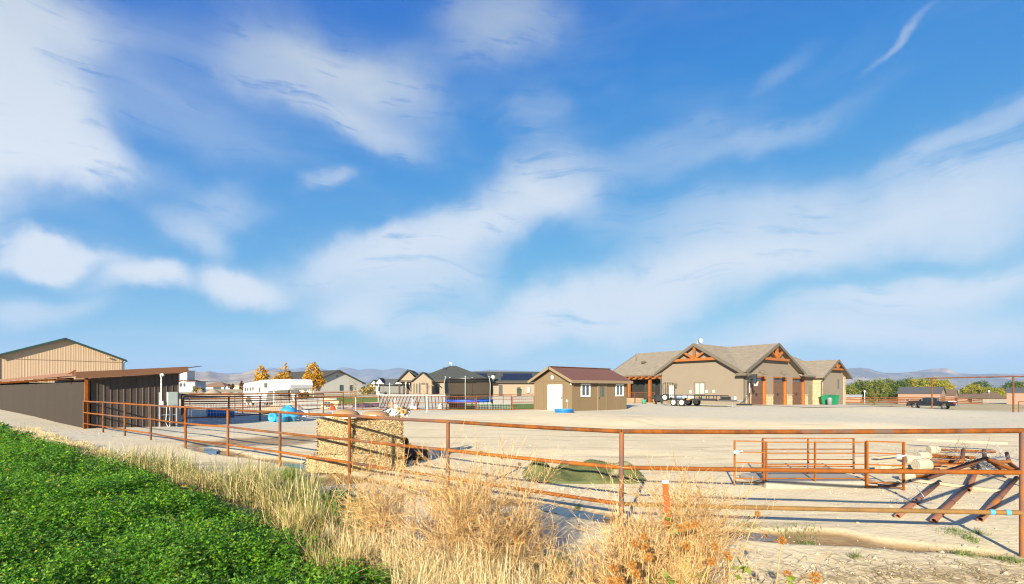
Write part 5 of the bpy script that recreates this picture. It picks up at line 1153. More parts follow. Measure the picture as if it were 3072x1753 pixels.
bb('coupler', (5.0, Wt / 2, .58), (5.5, Wt / 2, .58), .12, .1, GALV); bb('tongue_jack', (4.7, Wt / 2 - .12, 0), (4.7, Wt / 2 - .12, .95), .06, .06, GALV)
bb('jack_foot', (4.58, Wt / 2 - .12, .02), (4.82, Wt / 2 - .12, .02), .14, .04, GALV); bb('toolbox', (3.85, .75, .78), (4.5, .75, .78), .4, .3, BLACK)
RIM = pmat('white_wheel_rim', (.74, .74, .73), None, rough=.4)
def twheel(x, y, z, par, out=-1, r_=.345):
    q = MB(); q.lathe([(0, -.02 * 1), (.2, -.02), (.3, -.03), (r_, .01), (r_, .2), (.28, .22), (0, .22)], (x, y if out < 0 else y - .2, z), 22, 'y'); wo = q.build('wheel', RUBBER, par)
    yy = y - .035 if out < 0 else y + .035
    q = MB(); q.lathe([(0, 0), (.06, -.02), (.07, 0), (.19, .004), (.215, -.012), (.22, .02)], (x, yy, z), 20, 'y'); q.build('rim', RIM, wo); q = MB(); q.lathe([(0, -.04), (.05, -.03), (.05, 0)], (x, yy, z), 10, 'y'); q.build('hub', GALV, wo)
for x in (-.35, .5):
    twheel(x, -.32, .345, t); twheel(x, Wt + .12, .345, t)
for y0 in (-.34, Wt + .06):
    q = MB(); q.slab([(-.85, y0, .66), (-.62, y0, .82), (-.62, y0 + .3, .82), (-.85, y0 + .3, .66)], .03); q.slab([(-.62, y0, .82), (.78, y0, .82), (.78, y0 + .3, .82), (-.62, y0 + .3, .82)], .03); q.slab([(.78, y0, .82), (1.0, y0, .66), (1.0, y0 + .3, .66), (.78, y0 + .3, .82)], .03); q.build('fender', BLACK, t)
q = MB(); q.box(1.0, 1.2, -.3, -.05, .58, .7); q.build('amber_reflector', pmat('amber', (.6, .2, .03)), t); q = MB(); q.box(3.72, 3.75, .1, .3, .62, .75); q.build('marker_lamp', pmat('amber_lamp', (.6, .16, .03)), t)
# ramp gate at the tail
q = MB(); q.tube([(-1.68, .04, .62), (-1.74, .04, 1.95), (-1.74, .14, 2.12), (-1.74, .3, 2.18), (-1.74, Wt - .3, 2.18), (-1.74, Wt - .14, 2.12), (-1.74, Wt - .04, 1.95), (-1.68, Wt - .04, .62)], .032, 8); q.build('ramp_frame', BLACK, t)
for y in (.45, .85, 1.25, 1.65): bb('ramp_bar', (-1.70, y, .65), (-1.74, y, 2.16), .035, .035)
for z in (1.05, 1.5): bb('ramp_cross_bar', (-1.72, .05, z), (-1.72, Wt - .05, z), .03, .03)
twheel(-1.25, -.36, .80, t)
bb('spare_bracket', (-1.25, 0, .8), (-1.25, -.2, .8), .06, .06)
q = MB(); q.box(-1.2, -.7, 1.55, 1.9, .70, .98); q.build('load_box', pmat('pale_blue_cooler', (.25, .36, .55)), t); q = MB(); q.box(-.55, .4, 1.5, 1.9, .70, .95); q.build('load_crate', CRATE, t)
# ---- basketball hoop
p = at(2248, 1213.5, 47.5); gz = g(p.x, p.y); t = thing('basketball_hoop', 'portable basketball hoop on black pole before the left garage door', 'basketball hoop', (p.x, p.y, gz), radians(8))
q = MB(); q.bbox(-1.2, .12, -.35, .35, 0, .16, .05); q.build('base', BLACK, t); q = MB(); q.tube([(0, 0, .1), (0, 0, 2.9)], .055, 8); q.build('pole', BLACK, t)
q = MB(); q.tube([(-1.05, 0, .12), (-.02, 0, 1.1)], .025, 6); q.build('brace', BLACK, t)
q = MB(); q.bar((-.05, -.1, 2.85), (.4, -.1, 2.55), .05, .08); q.bar((-.05, .1, 2.6), (.4, .1, 2.3), .05, .08); q.build('arm', BLACK, t)
q = MB(); q.box(.40, .43, -.55, .55, 2.28, 3.02); q.build('backboard', glass('clear_backboard', (.06, .08, .09), .1), t); bo = t.children[-1]
for (a, b) in (((.415, -.56, 2.27), (.415, .56, 2.27)), ((.415, -.56, 3.03), (.415, .56, 3.03)), ((.415, -.56, 2.27), (.415, -.56, 3.03)), ((.415, .56, 2.27), (.415, .56, 3.03))): bb('board_frame', a, b, .06, .05, BLACK, bo)
RED = pmat('orange_red_rim', (.62, .07, .03)); q = MB(); q.tube([(.70 + .24 * cos(a), .24 * sin(a), 2.36) for a in np.linspace(0, 2 * pi, 20)], .022, 6, caps=False); q.bar((.43, 0, 2.36), (.5, 0, 2.36), .2, .06); q.build('rim', RED, t)
q = MB()
for k in range(12):
    a, a2 = 2 * pi * k / 12, 2 * pi * (k + 1) / 12
    for s_ in (a2, a - (a2 - a)): q.bar((.70 + .23 * cos(a), .23 * sin(a), 2.34), (.70 + .12 * cos(s_), .12 * sin(s_), 1.92), .014, .014)
kind(q.build('net', WHITE, t), 'stuff')
q = MB(); q.box(-.05, .0, -.09, -.06, 1.25, 2.2); q.build('height_plate', WHITE, t)
# ---- bins by the wing
GREENB = pmat('green_bin_plastic', (.012, .19, .085), (.01, .16, .072), 2, .4)
def bin_(px, py, Z, label, s=1.0, rz=.6, m=GREENB, name='wheeled_bin'):
    X = ray_xy(px, Z); t = thing(name, label, 'bin', (X, Z, g(X, Z)), rz)
    q = MB(); q.add([(-.26 * s, -.28 * s, .06), (.26 * s, -.28 * s, .06), (.26 * s, .28 * s, .06), (-.26 * s, .28 * s, .06), (-.34 * s, -.36 * s, 1.0 * s), (.34 * s, -.36 * s, 1.0 * s), (.34 * s, .36 * s, 1.0 * s), (-.34 * s, .36 * s, 1.0 * s)], [(0, 3, 2, 1), (4, 5, 6, 7), (0, 1, 5, 4), (1, 2, 6, 5), (2, 3, 7, 6), (3, 0, 4, 7)]); q.build('body', m, t)
    q = MB(); q.slab([(-.37 * s, -.41 * s, 1.03 * s), (.37 * s, -.41 * s, 1.03 * s), (.37 * s, .41 * s, 1.13 * s), (-.37 * s, .41 * s, 1.13 * s)], .05); q.build('lid', m, t)
    for x in (-.24, .24): q = MB(); q.lathe([(0, -.04), (.12, -.04), (.12, .04), (0, .04)], (x * s, .32 * s, .12), 12, 'x'); q.build('wheel', RUBBER, t)
    return t
bin_(2478, 1214, 56.3, 'green wheeled bin at the left of the two by the stone wing', 1.08); bin_(2502, 1215, 56.6, 'green wheeled bin at the right of the two by the stone wing', 1.08, .45)
q = MB(); q.lathe([(0, 0), (.22, 0), (.25, .75), (.27, .8), (.2, .86), (0, .9)], n=16); o = q.build('metal_can', GALV); p = at(2489, 1214, 55.2); o.location = (p.x, p.y, g(p.x, p.y)); tag(o, 'grey metal can standing in front of the green bins', 'can')
bin_(1558, 1190, 84, 'dark green bin against the wall of the hip roofed house', 1.1, .2, pmat('dark_green_bin', (.03, .06, .045)), 'house_bin')
for k, (px, col, lab) in enumerate(((1965, (.40, .26, .13), 'tan clay planter on the porch step left of the trailer'), (1932, (.08, .30, .22), 'teal plastic pot beside the low porch fence'))):
    p = at(px, 1211, 53.6); q = MB(); q.lathe([(0, 0), (.2, 0), (.29, .42), (.32, .45), (.29, .48), (0, .42)], n=14); o = q.build('planter', pmat('planter_%s' % ('clay', 'teal')[k], col)); o.location = (p.x, p.y, g(p.x, p.y)); tag(o, lab, 'planter')
p = at(1977, 1212, 51.5); q = MB(); q.bbox(-.45, .45, -.4, .4, .35, 1.0, .06); q.box(-.5, .5, -.45, .45, .8, .86); q.box(-.35, -.28, -.3, -.23, 0, .4); q.box(.28, .35, -.3, -.23, 0, .4); q.box(-.35, -.28, .23, .3, 0, .4); q.box(.28, .35, .23, .3, 0, .4); o = q.build('black_grill', BLACK); o.location = (p.x, p.y, g(p.x, p.y)); tag(o, 'black barbecue grill between porch fence and flatbed trailer', 'grill')

# ---- pickup truck
TR = Vector((72.6, 81.0, 0)); zr, zf = g(72.6, 81.0), g(72.6 - .6 * 3.9, 81 + .8 * 3.9)
t = thing('pickup_truck', 'black crew-cab pickup truck parked behind the tall pipe arch', 'truck', (TR.x, TR.y, zr), atan2(.8, -.6)); t.rotation_euler = (0, -atan2(zf - zr, 3.9), atan2(.8, -.6))
PAINT = pmat('glossy_black_paint', (.012, .012, .014), (.016, .016, .018), 1, .22, spec=.35, coat=.2); TW = 2.0
body = [(-1.35, .55), (-.52, .55)] + [(.52 * -cos(a), .42 + .52 * sin(a)) for a in np.linspace(.3, pi - .3, 9)] + [(.52, .52), (3.38, .52)] + [(3.9 - .52 * cos(a), .42 + .52 * sin(a)) for a in np.linspace(.3, pi - .3, 9)] + [(4.42, .5), (4.8, .55), (4.92, .8), (4.9, 1.12), (4.7, 1.25), (3.35, 1.38), (1.0, 1.36), (.9, 1.30), (-1.3, 1.28), (-1.4, 1.2)]
q = MB(); n = len(body); vs = [(x, -TW / 2 + (.06 if z > 1.2 else 0), z) for x, z in body] + [(x, TW / 2 - (.06 if z > 1.2 else 0), z) for x, z in body]
import bmesh as _bm
q.add(vs, [tuple(range(n)), tuple(range(2 * n - 1, n - 1, -1))] + [(i, i + n, (i + 1) % n + n, (i + 1) % n) for i in range(n)]); q.build('body', PAINT, t)
cab = [(.95, 1.36), (3.32, 1.38), (2.55, 1.90), (2.3, 1.955), (1.3, 1.95), (1.1, 1.88)]
q = MB(); n = len(cab); vs = [(x, -TW / 2 + .06 + (z - 1.36) * .3, z) for x, z in cab] + [(x, TW / 2 - .06 - (z - 1.36) * .3, z) for x, z in cab]; q.add(vs, [tuple(range(n)), tuple(range(2 * n - 1, n - 1, -1))] + [(i, i + n, (i + 1) % n + n, (i + 1) % n) for i in range(n)]); q.build('cab', PAINT, t)
TG = glass('tinted_glass', (.012, .02, .026), .04)
def side(y): return lambda x, z: (x, y * (TW / 2 - .052 - (z - 1.36) * .3), z)
for s_ in (1, -1):
    S_ = side(s_)
    for poly in ([(1.12, 1.42), (1.78, 1.42), (1.78, 1.84), (1.28, 1.86), (1.17, 1.8)], [(1.88, 1.42), (3.05, 1.42), (2.52, 1.80), (2.34, 1.85), (1.88, 1.84)]):
        q = MB(); q.add([S_(*p_) for p_ in poly], [tuple(range(len(poly)))]); q.build('side_window', TG, t)
    q = MB(); q.bbox(2.7, 2.9, s_ * 1.12 - .1, s_ * 1.12 + .1, 1.42, 1.66, .04); q.build('side_mirror', pmat('chrome', (.75, .75, .76), None, rough=.12, metal=1) if 'chrome' not in bpy.data.materials else bpy.data.materials['chrome'], t)
    for x in (1.2, 2.0): q = MB(); q.box(x, x + .22, s_ * 1.0 - .015, s_ * 1.0 + .015, 1.14, 1.18); q.build('door_handle', bpy.data.materials['chrome'], t)
    for x in (.95, 1.83, 2.95): q = MB(); q.bar((x, s_ * 1.003, .62), (x, s_ * .975, 1.34), .012, .01); q.build('door_seam', BLACK, t)
    q = MB(); q.box(.7, 3.25, s_ * 1.02 - .08, s_ * 1.02 + .08, .44, .52); q.build('running_board', bpy.data.materials['chrome'] if False else GALV, t)
    q = MB(); q.bbox(-1.425, -1.22, s_ * .9 - .1, s_ * .9 + .105, .92, 1.22, .02); q.build('tail_light', pmat('red_lens', (.45, .012, .012), None, rough=.15) if s_ == 1 else bpy.data.materials['red_lens'], t)
    for x in (0, 3.9):
        q = MB(); y0 = s_ * (TW / 2 + .01); q.lathe([(0, 0), (.25, 0), (.37, .02), (.40, .06), (.40, .24), (0, .26)], (0, 0, 0), 24, 'y'); o = q.build('wheel', RUBBER, t); o.location = (x, y0 if s_ < 0 else y0, .40); o.rotation_euler = (0, 0, 0 if s_ < 0 else pi)
        q = MB(); q.lathe([(0, -.005), (.06, -.015), (.08, .01), (.22, .012), (.245, -.012), (.25, .01)], (0, 0, 0), 20, 'y')
        for k in range(6): a = k * pi / 3; q.bar((.07 * cos(a), -.01, .07 * sin(a)), (.23 * cos(a), -.01, .23 * sin(a)), .02, .06, (0, 1, 0))
        q.build('rim', GALV, o)
q = MB(); S1, S2 = side(1), side(-1); q.add([(3.28, -.82, 1.42), (3.28, .82, 1.42), (2.6, .76, 1.87), (2.6, -.76, 1.87)], [(0, 1, 2, 3)]); q.v = [(x + .03, y, z + .02) for x, y, z in q.v]; q.build('windscreen', TG, t)
q = MB(); q.box(.925, .94, -.75, .75, 1.45, 1.82); q.build('rear_window', TG, t)
q = MB(); q.bbox(-1.62, -1.38, -.98, .98, .5, .74, .03); q.build('rear_bumper', bpy.data.materials['chrome'], t); q = MB(); q.bbox(4.8, 5.02, -.98, .98, .45, .75, .05); q.build('front_bumper', PAINT, t)
q = MB(); q.box(-1.425, -1.40, -.78, .78, .72, 1.26); q.build('tailgate', PAINT, t); q = MB(); q.box(-1.44, -1.425, -.17, .17, .82, .95); q.build('number_plate', WHITE, t)
q = MB(); q.bbox(-1.3, -.5, -.8, .8, 1.28, 1.37, .04); q.build('white_cargo', WHITE, t)
q = MB(); q.box(4.9, 4.95, -.7, .7, .8, 1.1); q.build('grille', bpy.data.materials['chrome'], t)
for s_ in (1, -1): q = MB(); q.bbox(4.68, 4.93, s_ * .84 - .12, s_ * .84 + .12, .92, 1.14, .03); q.build('headlight', WHITE_GLOSS, t)
p = at(2594, 1200, 150); q = MB(); q.tube([(0, 0, -1), (0, 0, 2.6)], .1, 8); q.ellipsoid((0, 0, 2.8), (.3, .3, .3), 8, 6); o = q.build('yard_lamp', WHITE); o.location = (p.x, p.y, p.z - .2); tag(o, 'white yard lamp on a pale post among trees right of house', 'lamp')

# ================================================================== foreground scrap
# ---- concrete slab with small steel pen panels
SB = on_ground(2466, 1466); t = tag((MB().bbox(-1.14, 1.16, 0, 1.05, -.10, .14, .015)).build('concrete_slab', pmat('weathered_concrete', (.31, .285, .24), (.26, .24, .205), 5, .9, .35, 25)), 'rectangular concrete slab under the low rusty pen panels', 'slab'); t.location = (SB.x, SB.y, SB.z); t.rotation_euler = (0, 0, radians(1.5))
def panel(name, label, x0, x1, Y0, Y1, zb, zt, bars, verts, s=.026, mat=RUST_BRIGHT, lean=0):
    P0, P1 = Vector((ray_xy(x0, Y0), Y0, 0)), Vector((ray_xy(x1, Y1), Y1, 0)); t = thing(name, label, 'panel', (P0.x, P0.y, zb), group='small steel pen panels on the slab'); of = (-P0.x, -P0.y, -zb)
    def pt(u, z): q = P0.lerp(P1, u); return (q.x, q.y + lean * (z - zb), z)
    for z in bars: m = MB(of); m.bar(pt(0, z), pt(1, z), s * .8, s * .8); m.build('bar', mat, t)
    for u in verts: m = MB(of); m.bar(pt(u, zb), pt(u, zt), s * 1.15, s * 1.15); m.build('upright', mat, t)
    return t
Zf = 9.75; zz = lambda py, Z: EYE - (py - HY) / F * Z
panel('stall_gate', 'front low rusty pen panel with three bars standing on the concrete slab', 2299, 2597, Zf, Zf, SB.z + .14, zz(1325, Zf), (zz(1327, Zf), zz(1360, Zf), zz(1394, Zf), SB.z + .2), (0, .49, 1))
panel('stall_gate', 'rear low rusty pen panel seen between bars of the front one', 2288, 2561, 10.6, 10.6, SB.z + .14, zz(1315, 10.6), (zz(1316, 10.6), zz(1348, 10.6), zz(1379, 10.6), zz(1400, 10.6)), (0, .5, 1), mat=RUST)
panel('pen_gate', 'small square rusty gate hinged at left end of the pen panels', 2204, 2291, 9.9, 9.8, SB.z + .05, zz(1322, 9.85), (zz(1324, 9.85), zz(1357, 9.85), zz(1389, 9.85), SB.z + .1, SB.z + .18), (0, 1), mat=RUST_BRIGHT)
panel('pen_gate', 'small square rusty gate hinged at right end of the pen panels', 2601, 2711, 9.7, 9.5, SB.z + .0, zz(1324, 9.6), (zz(1326, 9.6), zz(1361, 9.6), zz(1396, 9.6), SB.z + .06, SB.z + .14), (0, 1), .032)
for px, Z, py in ((2208, 9.85, 1357), (2697, 9.5, 1370)):
    p = at(px, py, Z - .05); m = MB(); m.bbox(-.05, .05, -.03, .03, -.03, .04, .015); m.tube([(0, -.03, 0), (.12, -.03, .03)], .015, 6); o = m.build('gate_latch', pmat('zinc_latch', (.42, .50, .56), None, rough=.4)); o.location = p; tag(o, 'zinc latch hanging on the %s small gate' % ('left' if px < 2300 else 'right'), 'latch')
m = MB(); m.ellipsoid((0, 0, .05), (.16, .07, .06), 10, 6); m.bar((-.34, 0, .05), (-.1, 0, .05), .05, .02); m.ellipsoid((.16, 0, .08), (.04, .035, .035), 8, 6); o = m.build('grey_lump', pmat('slate_grey', (.07, .068, .066))); o.location = on_ground(2672, 1461); o.rotation_euler = (0, 0, .1); tag(o, 'small slate grey lump on dirt at right end of the slab', 'scrap')  # grey body with tail bar and small head, not identified
# ---- big rusty pipes on the ground
PIPE_M = pmat('brick_red_pipe', (.21, .085, .045), (.15, .068, .045), 3, .7, .2, 40, rnd=.15)
def ground_pipe(a, b, r_, label, m=PIPE_M, lift=(0, 0), band=True):
    A, B = on_ground(*a), on_ground(*b); A.z += r_ + lift[0]; B.z += r_ + lift[1]
    t = thing('steel_pipe', label, 'pipe', A, group='rusty pipes lying by the right fence post'); q = MB(tuple(-A)); q.pipe(A, B, r_, .014, 16); q.build('pipe_wall', m, t)
    if band:
        c = A.lerp(B, .42); d = (B - A).normalized(); q = MB(tuple(-A)); q.tube([c, c + d * .03], r_ + .004, 16, caps=False); q.build('weld_band', BLACK, t)
    return t
ground_pipe((2692, 1558), (2818, 1452), .042, 'shorter brick-red pipe on the dirt, left of the three pipes')
ground_pipe((2800, 1572), (2908, 1462), .044, 'long brick-red pipe on the dirt, middle of the three pipes')
ground_pipe((2940, 1568), (3050, 1440), .044, 'purple-brown pipe on the dirt nearest the right fence post', RUST_DARK)
ground_pipe((2905, 1478), (2934, 1402), .047, 'short pipe offcut behind the middle pipe', PIPE_M, band=False)
ground_pipe((2790, 1430), (2822, 1404), .045, 'pipe offcut half hidden behind the middle fence rail', PIPE_M, band=False)
def ground_bar(a, b, w_, h_, m, label, lift=(.03, .03), name='square_tube'):
    A, B = on_ground(*a), on_ground(*b); A.z += lift[0]; B.z += lift[1]; q = MB(tuple(-A)); q.bar(A, B, w_, h_); o = q.build(name, m); o.location = A; return tag(o, label, 'beam')
GT = pmat('sun_bleached_steel', (.40, .335, .24), (.33, .27, .19), 3, .7)
ground_bar((2735, 1447), (3010, 1480), .07, .06, GT, 'grey steel tube lying across the dirt under the three pipes', (.05, .03)); ground_bar((2752, 1342), (3022, 1358), .1, .08, GT, 'pale square beam at the back of the scrap pile', (.28, .3))
ground_bar((2785, 1374), (2880, 1382), .09, .06, RUST_BRIGHT, 'short orange rusted beam between white plugs and wire', (.1, .08)); ground_bar((2650, 1412), (2745, 1404), .1, .05, pmat('grey_plank', (.38, .29, .19)), 'weathered plank behind the right small gate', (.06, .06)); ground_bar((2630, 1384), (2700, 1378), .12, .05, pmat('tan_plank', (.45, .33, .2)), 'tan board leaning behind the right small gate', (.1, .12))
F0 = on_ground(2900, 1420); t = thing('bent_steel_frame', 'welded frame of dark rusty pipes lying tilted behind the three pipes', 'frame', F0)
for (a, b, Za, Zb) in (((2958, 1375), (3050, 1415), 11.2, 10.6), ((2958, 1375), (2790, 1432), 11.2, 10.4), ((2890, 1350), (2886, 1382), 13.0, 12.0), ((2952, 1352), (2955, 1378), 12.9, 11.6), ((3020, 1360), (3028, 1390), 12.9, 11.6), ((3028, 1390), (3062, 1416), 11.6, 10.4), ((2965, 1384), (3030, 1386), 11.5, 11.5), ((2975, 1386), (3010, 1412), 11.4, 10.7)):
    q = MB(tuple(-F0)); q.tube([at(a[0], a[1], Za), at(b[0], b[1], Zb)], .045, 8); q.build('frame_pipe', RUST_DARK, t)
# ---- fence posts pulled up with their concrete plugs
PLUG = pmat('pale_concrete_plug', (.40, .345, .26), (.33, .285, .21), 9, .95, .6, 25)
for k, (px, py, r_, ln, rz, lab, pl) in enumerate(((2800, 1362, .14, .30, .0, 'white concrete plug on a post end, farthest of the group', 2), (2770, 1384, .14, .33, .1, 'white concrete plug behind the largest one', 1.6), (2738, 1392, .125, .34, -.2, 'white concrete plug left of the largest one, nearest the gate', 1.2), (2766, 1412, .155, .38, .15, 'largest white concrete plug with orange pipe sticking out', 1.5), (2650, 1413, .11, .36, .3, 'square white concrete block behind the right small gate', .7), (2722, 1442, .1, .26, .1, 'low white concrete lump right of the slab', .6))):
    p = on_ground(px, py); t = thing('post_with_concrete', lab, 'concrete plug', p, rz, 'pulled fence posts with concrete plugs'); q = MB(); rr_ = random.Random(k)
    prof_ = [(0, -ln / 2), (r_ * .8, -ln / 2)] + [(r_ * rr_.uniform(.9, 1.06), -ln / 2 + ln * (j + .5) / 4) for j in range(4)] + [(r_ * .82, ln / 2), (0, ln / 2)]
    q.lathe(prof_, (0, 0, r_ * .92), 16, 'x', False); q.build('concrete', PLUG, t)
    q = MB(); q.tube([(ln / 2 - .05, 0, r_ * .95), (ln / 2 + pl * .5, .1, r_ * .6), (ln / 2 + pl, .15, .05)], .04, 8); q.build('post', RUST_BRIGHT if k % 2 else RUST, t)
# ---- tangles of wire
def wire_tangle(c, r_, n, seed, label, m):
    rs = np.random.default_rng(seed); q = MB()
    for k in range(n):
        a = rs.uniform(0, 2 * pi); p = Vector((rs.normal(0, r_[0] * .4), rs.normal(0, r_[1] * .4), abs(rs.normal(0, r_[2] * .3)))); pts = []
        d = Vector((cos(a), sin(a), rs.normal(0, .3)))
        for s_ in range(5): pts.append(p.copy()); d = (d + Vector(rs.normal(0, .5, 3))).normalized(); p = p + d * r_[0] * .22; p.z = max(p.z, .01)
        q.tube(pts, .0035, 3, caps=False, smooth=False)
    o = q.build('wire_tangle', m, fix=False); o.location = c; return tag(o, label, 'wire')
wire_tangle(on_ground(2985, 1412), (.7, .6, .5), 90, 3, 'pale tangle of fence wire under the bent frame', GALV); wire_tangle(on_ground(2880, 1395), (.8, .5, .35), 80, 5, 'rusty tangle of wire between concrete plugs and bent frame', RUST); wire_tangle(on_ground(2745, 1510), (.5, .35, .15), 26, 7, 'loose loops of wire on the dirt round the shorter pipe', GALV)
q = MB(); rs = random.Random(2)
for k in range(22): q.bar((rs.uniform(-.5, .5), rs.uniform(-.25, .25), .02 + rs.random() * .1), (rs.uniform(-.5, .5), rs.uniform(-.25, .25), .02 + rs.random() * .1), .05, .02)
o = q.build('board_litter', pmat('dry_wood_scrap', (.36, .24, .13), (.26, .17, .09), 4)); o.location = on_ground(2850, 1412); kind(o, 'stuff'); o['label'] = 'splintered wood scraps in the junk pile'
# ---- survey stake
SZ = 5.0; p = Vector((ray_xy(2020, SZ), SZ, g(ray_xy(2020, SZ), SZ))); t = thing('survey_stake', 'bright orange survey stake with white top among the dry weeds', 'stake', p)
tp, t2, bt = at(1996, 1450, SZ) - p, at(1996, 1441, SZ) - p, Vector((0, 0, -.05))
q = MB(); q.bar(bt, tp, .056, .018, (0, 1, 0)); q.build('stake', pmat('fluorescent_orange', (.80, .065, .008), (.70, .085, .02), 14, .6), t); q = MB(); q.bar(tp, t2, .066, .026, (0, 1, 0)); q.build('white_top', WHITE, t)
# ---- far odds and ends
p = at(600, 1180, 100); p.z = g(p.x, p.y); t = thing('wagon_wheel', 'old pale wagon wheel standing at the far edge of the corral', 'wheel', (p.x, p.y, p.z)); q = MB(); q.tube([(.45 * cos(a), 0, .45 + .45 * sin(a)) for a in np.linspace(0, 2 * pi, 22)], .05, 6, caps=False); q.build('felloe', pmat('grey_wood', (.32, .26, .18)), t)
for k in range(5): a = k * pi / 5; q = MB(); q.bar((.43 * cos(a), 0, .45 + .43 * sin(a)), (-.43 * cos(a), 0, .45 - .43 * sin(a)), .05, .04); q.build('spoke', bpy.data.materials['grey_wood'], t)
for (px, w_, py, h_, col, lab) in ((640, 3.6, 1179, 1.1, (.34, .28, .205), 'wide low heap of pale gravel left of the pink heap'), (682, 3.6, 1177, .8, (.37, .235, .16), 'wide low heap of pinkish gravel between the grey heaps'), (712, 2.8, 1178, .8, (.28, .25, .205), 'small grey gravel heap beside horse trailer tail'), (830, 2.6, 1216, .55, (.47, .33, .2), 'low tan dirt heap under the horse trailer nose'), (878, 2.0, 1214, .7, (.45, .32, .2), 'tan dirt heap behind the corral panels right of horse trailer')):
    Z = 95 if px < 720 else 44; p = Vector((ray_xy(px, Z), Z, 0)); p.z = g(p.x, p.y)
    q = MB(); q.lathe([(w_ * .6, -.3), (w_ * .5, 0), (w_ * .33, h_ * .5), (w_ * .12, h_ * .93), (0, h_)], n=18); o = q.build('gravel_heap', pmat('heap_%d' % px, col, tuple(c * .8 for c in col), 2, .95)); o.location = p; tag(o, lab, 'gravel heap')
q = MB(); q.slab([(-.8, 0, 0), (.9, -.2, 0), (.8, .5, .8), (-.6, .5, 1.0)], .08); o = q.build('tan_ramp_board', pmat('faded_ply', (.52, .33, .19))); o.location = (ray_xy(985, 45), 45, g(ray_xy(985, 45), 45)); tag(o, 'faded tan plywood board leaning at left end of the yard fence', 'board')
q = MB(); q.box(-.4, .3, -.02, .0, .3, .7); o = q.build('dark_mat', BLACK); o.location = (ray_xy(982, 44.8), 44.8, g(ray_xy(982, 45), 45)); tag(o, 'dark square mat resting on the faded tan board', 'mat')
# turf or lawn behind the yard fence
GRASSL = pmat('lawn_base', (.07, .17, .018), (.055, .14, .015), 1.5, .95)
def lawn(pts, name):
    vs = []; 
    P = [Vector((ray_xy(px, Z), Z, 0)) for px, Z in pts]; 
    n = 14; q = MB(); A, B, C_, D_ = P
    for a in range(n + 1):
        for b in range(n + 1):
            l_ = A.lerp(B, a / n).lerp(D_.lerp(C_, a / n), b / n); vs.append((l_.x, l_.y, float(ground_z(np.array([l_.x]), np.array([l_.y]))[0]) + .03))
    q.add(vs, [(a * (n + 1) + b, (a + 1) * (n + 1) + b, (a + 1) * (n + 1) + b + 1, a * (n + 1) + b + 1) for a in range(n) for b in range(n)], True); return kind(q.build(name, GRASSL), 'structure')
lawn([(1352, 40.8), (1602, 40.2), (1610, 55), (1345, 56)], 'lawn'); lawn([(1010, 60), (1140, 57), (1140, 80), (1010, 82)], 'side_lawn')
# concrete apron before the garage
q = MB(); a_, b_, c_, d_ = hpt(.5, -.4), hpt(24, -1.4), hpt(26, -7.5), hpt(0, -6)
vs = []
for i in range(13):
    for j in range(5):
        l_ = a_.lerp(b_, i / 12).lerp(d_.lerp(c_, i / 12), j / 4); vs.append((l_.x, l_.y, g(l_.x, l_.y) + .03))
q.add(vs, [(i * 5 + j, (i + 1) * 5 + j, (i + 1) * 5 + j + 1, i * 5 + j + 1) for i in range(12) for j in range(4)], True); kind(q.build('concrete_apron', pmat('pale_concrete', (.52, .45, .355), (.47, .40, .31), 1, .9)), 'structure')
# ================================================================== plants
RS = np.random.default_rng(42)
LEAF = leafmat('autumn_leaves', .35, .55, (1.1, 1.05, .6)); ALF = leafmat('alfalfa_leaves', .38, .5, (1.1, 1.2, .35)); DRY = leafmat('dry_grass', .25, .7, (1, .95, .7)); TWIG = leafmat('dry_weed_stems', .12, .8, (1, .9, .7))
BARK = pmat('grey_brown_bark', (.16, .115, .08), (.09, .065, .045), 12, .95, .4, 30); PALEBARK = pmat('white_wrapped_trunk', (.60, .54, .45), (.50, .45, .36), 6, .8)
def quads(C, size, rs, up=.0, asp=1.0):
    """randomly turned leaf quads centred at C"""
    n = len(C); a = rs.normal(0, 1, (n, 3)); a /= np.linalg.norm(a, axis=1, keepdims=True)
    b = rs.normal(0, 1, (n, 3)); b[:, 2] *= (1 - up); b -= a * (a * b).sum(1, keepdims=True); b /= np.linalg.norm(b, axis=1, keepdims=True)
    s = np.asarray(size).reshape(-1, 1) * .5
    V = np.stack([C - a * s, C - b * s * asp, C + a * s, C + b * s * asp], 1).reshape(-1, 3); return V, np.arange(4 * n).reshape(-1, 4)
def crown(c, r, nclump, nleaf, size, pal, rs, shape='round', clump=.34):
    C = []; T = []
    for k in range(nclump):
        while True:
            p = rs.uniform(-1, 1, 3)
            if shape == 'cone':
                t = (p[2] + 1) / 2; lim = (1 - t) ** .75 * (.35 + .65 * min(1, t * 5)) + .1
                if np.hypot(p[0], p[1]) < lim and np.hypot(p[0], p[1]) > lim * rs.uniform(0, .75): break
            elif .35 < np.linalg.norm(p) < 1: break
        cr = clump * rs.uniform(.6, 1.25); q = rs.normal(0, 1, (nleaf, 3)); q /= np.linalg.norm(q, axis=1, keepdims=True); q *= (rs.random((nleaf, 1)) ** .5) * cr
        C.append((p * np.array(r) + q * np.array([r[0], r[0], r[0]])) + np.array(c)); col = np.array(pal[rs.integers(len(pal))])
        T.append(col * rs.uniform(.72, 1.25, (nleaf, 1)))
    C = np.concatenate(C); T = np.concatenate(T); V, Q = quads(C, rs.uniform(.6, 1.3, len(C)) * size, rs); return V, Q, T
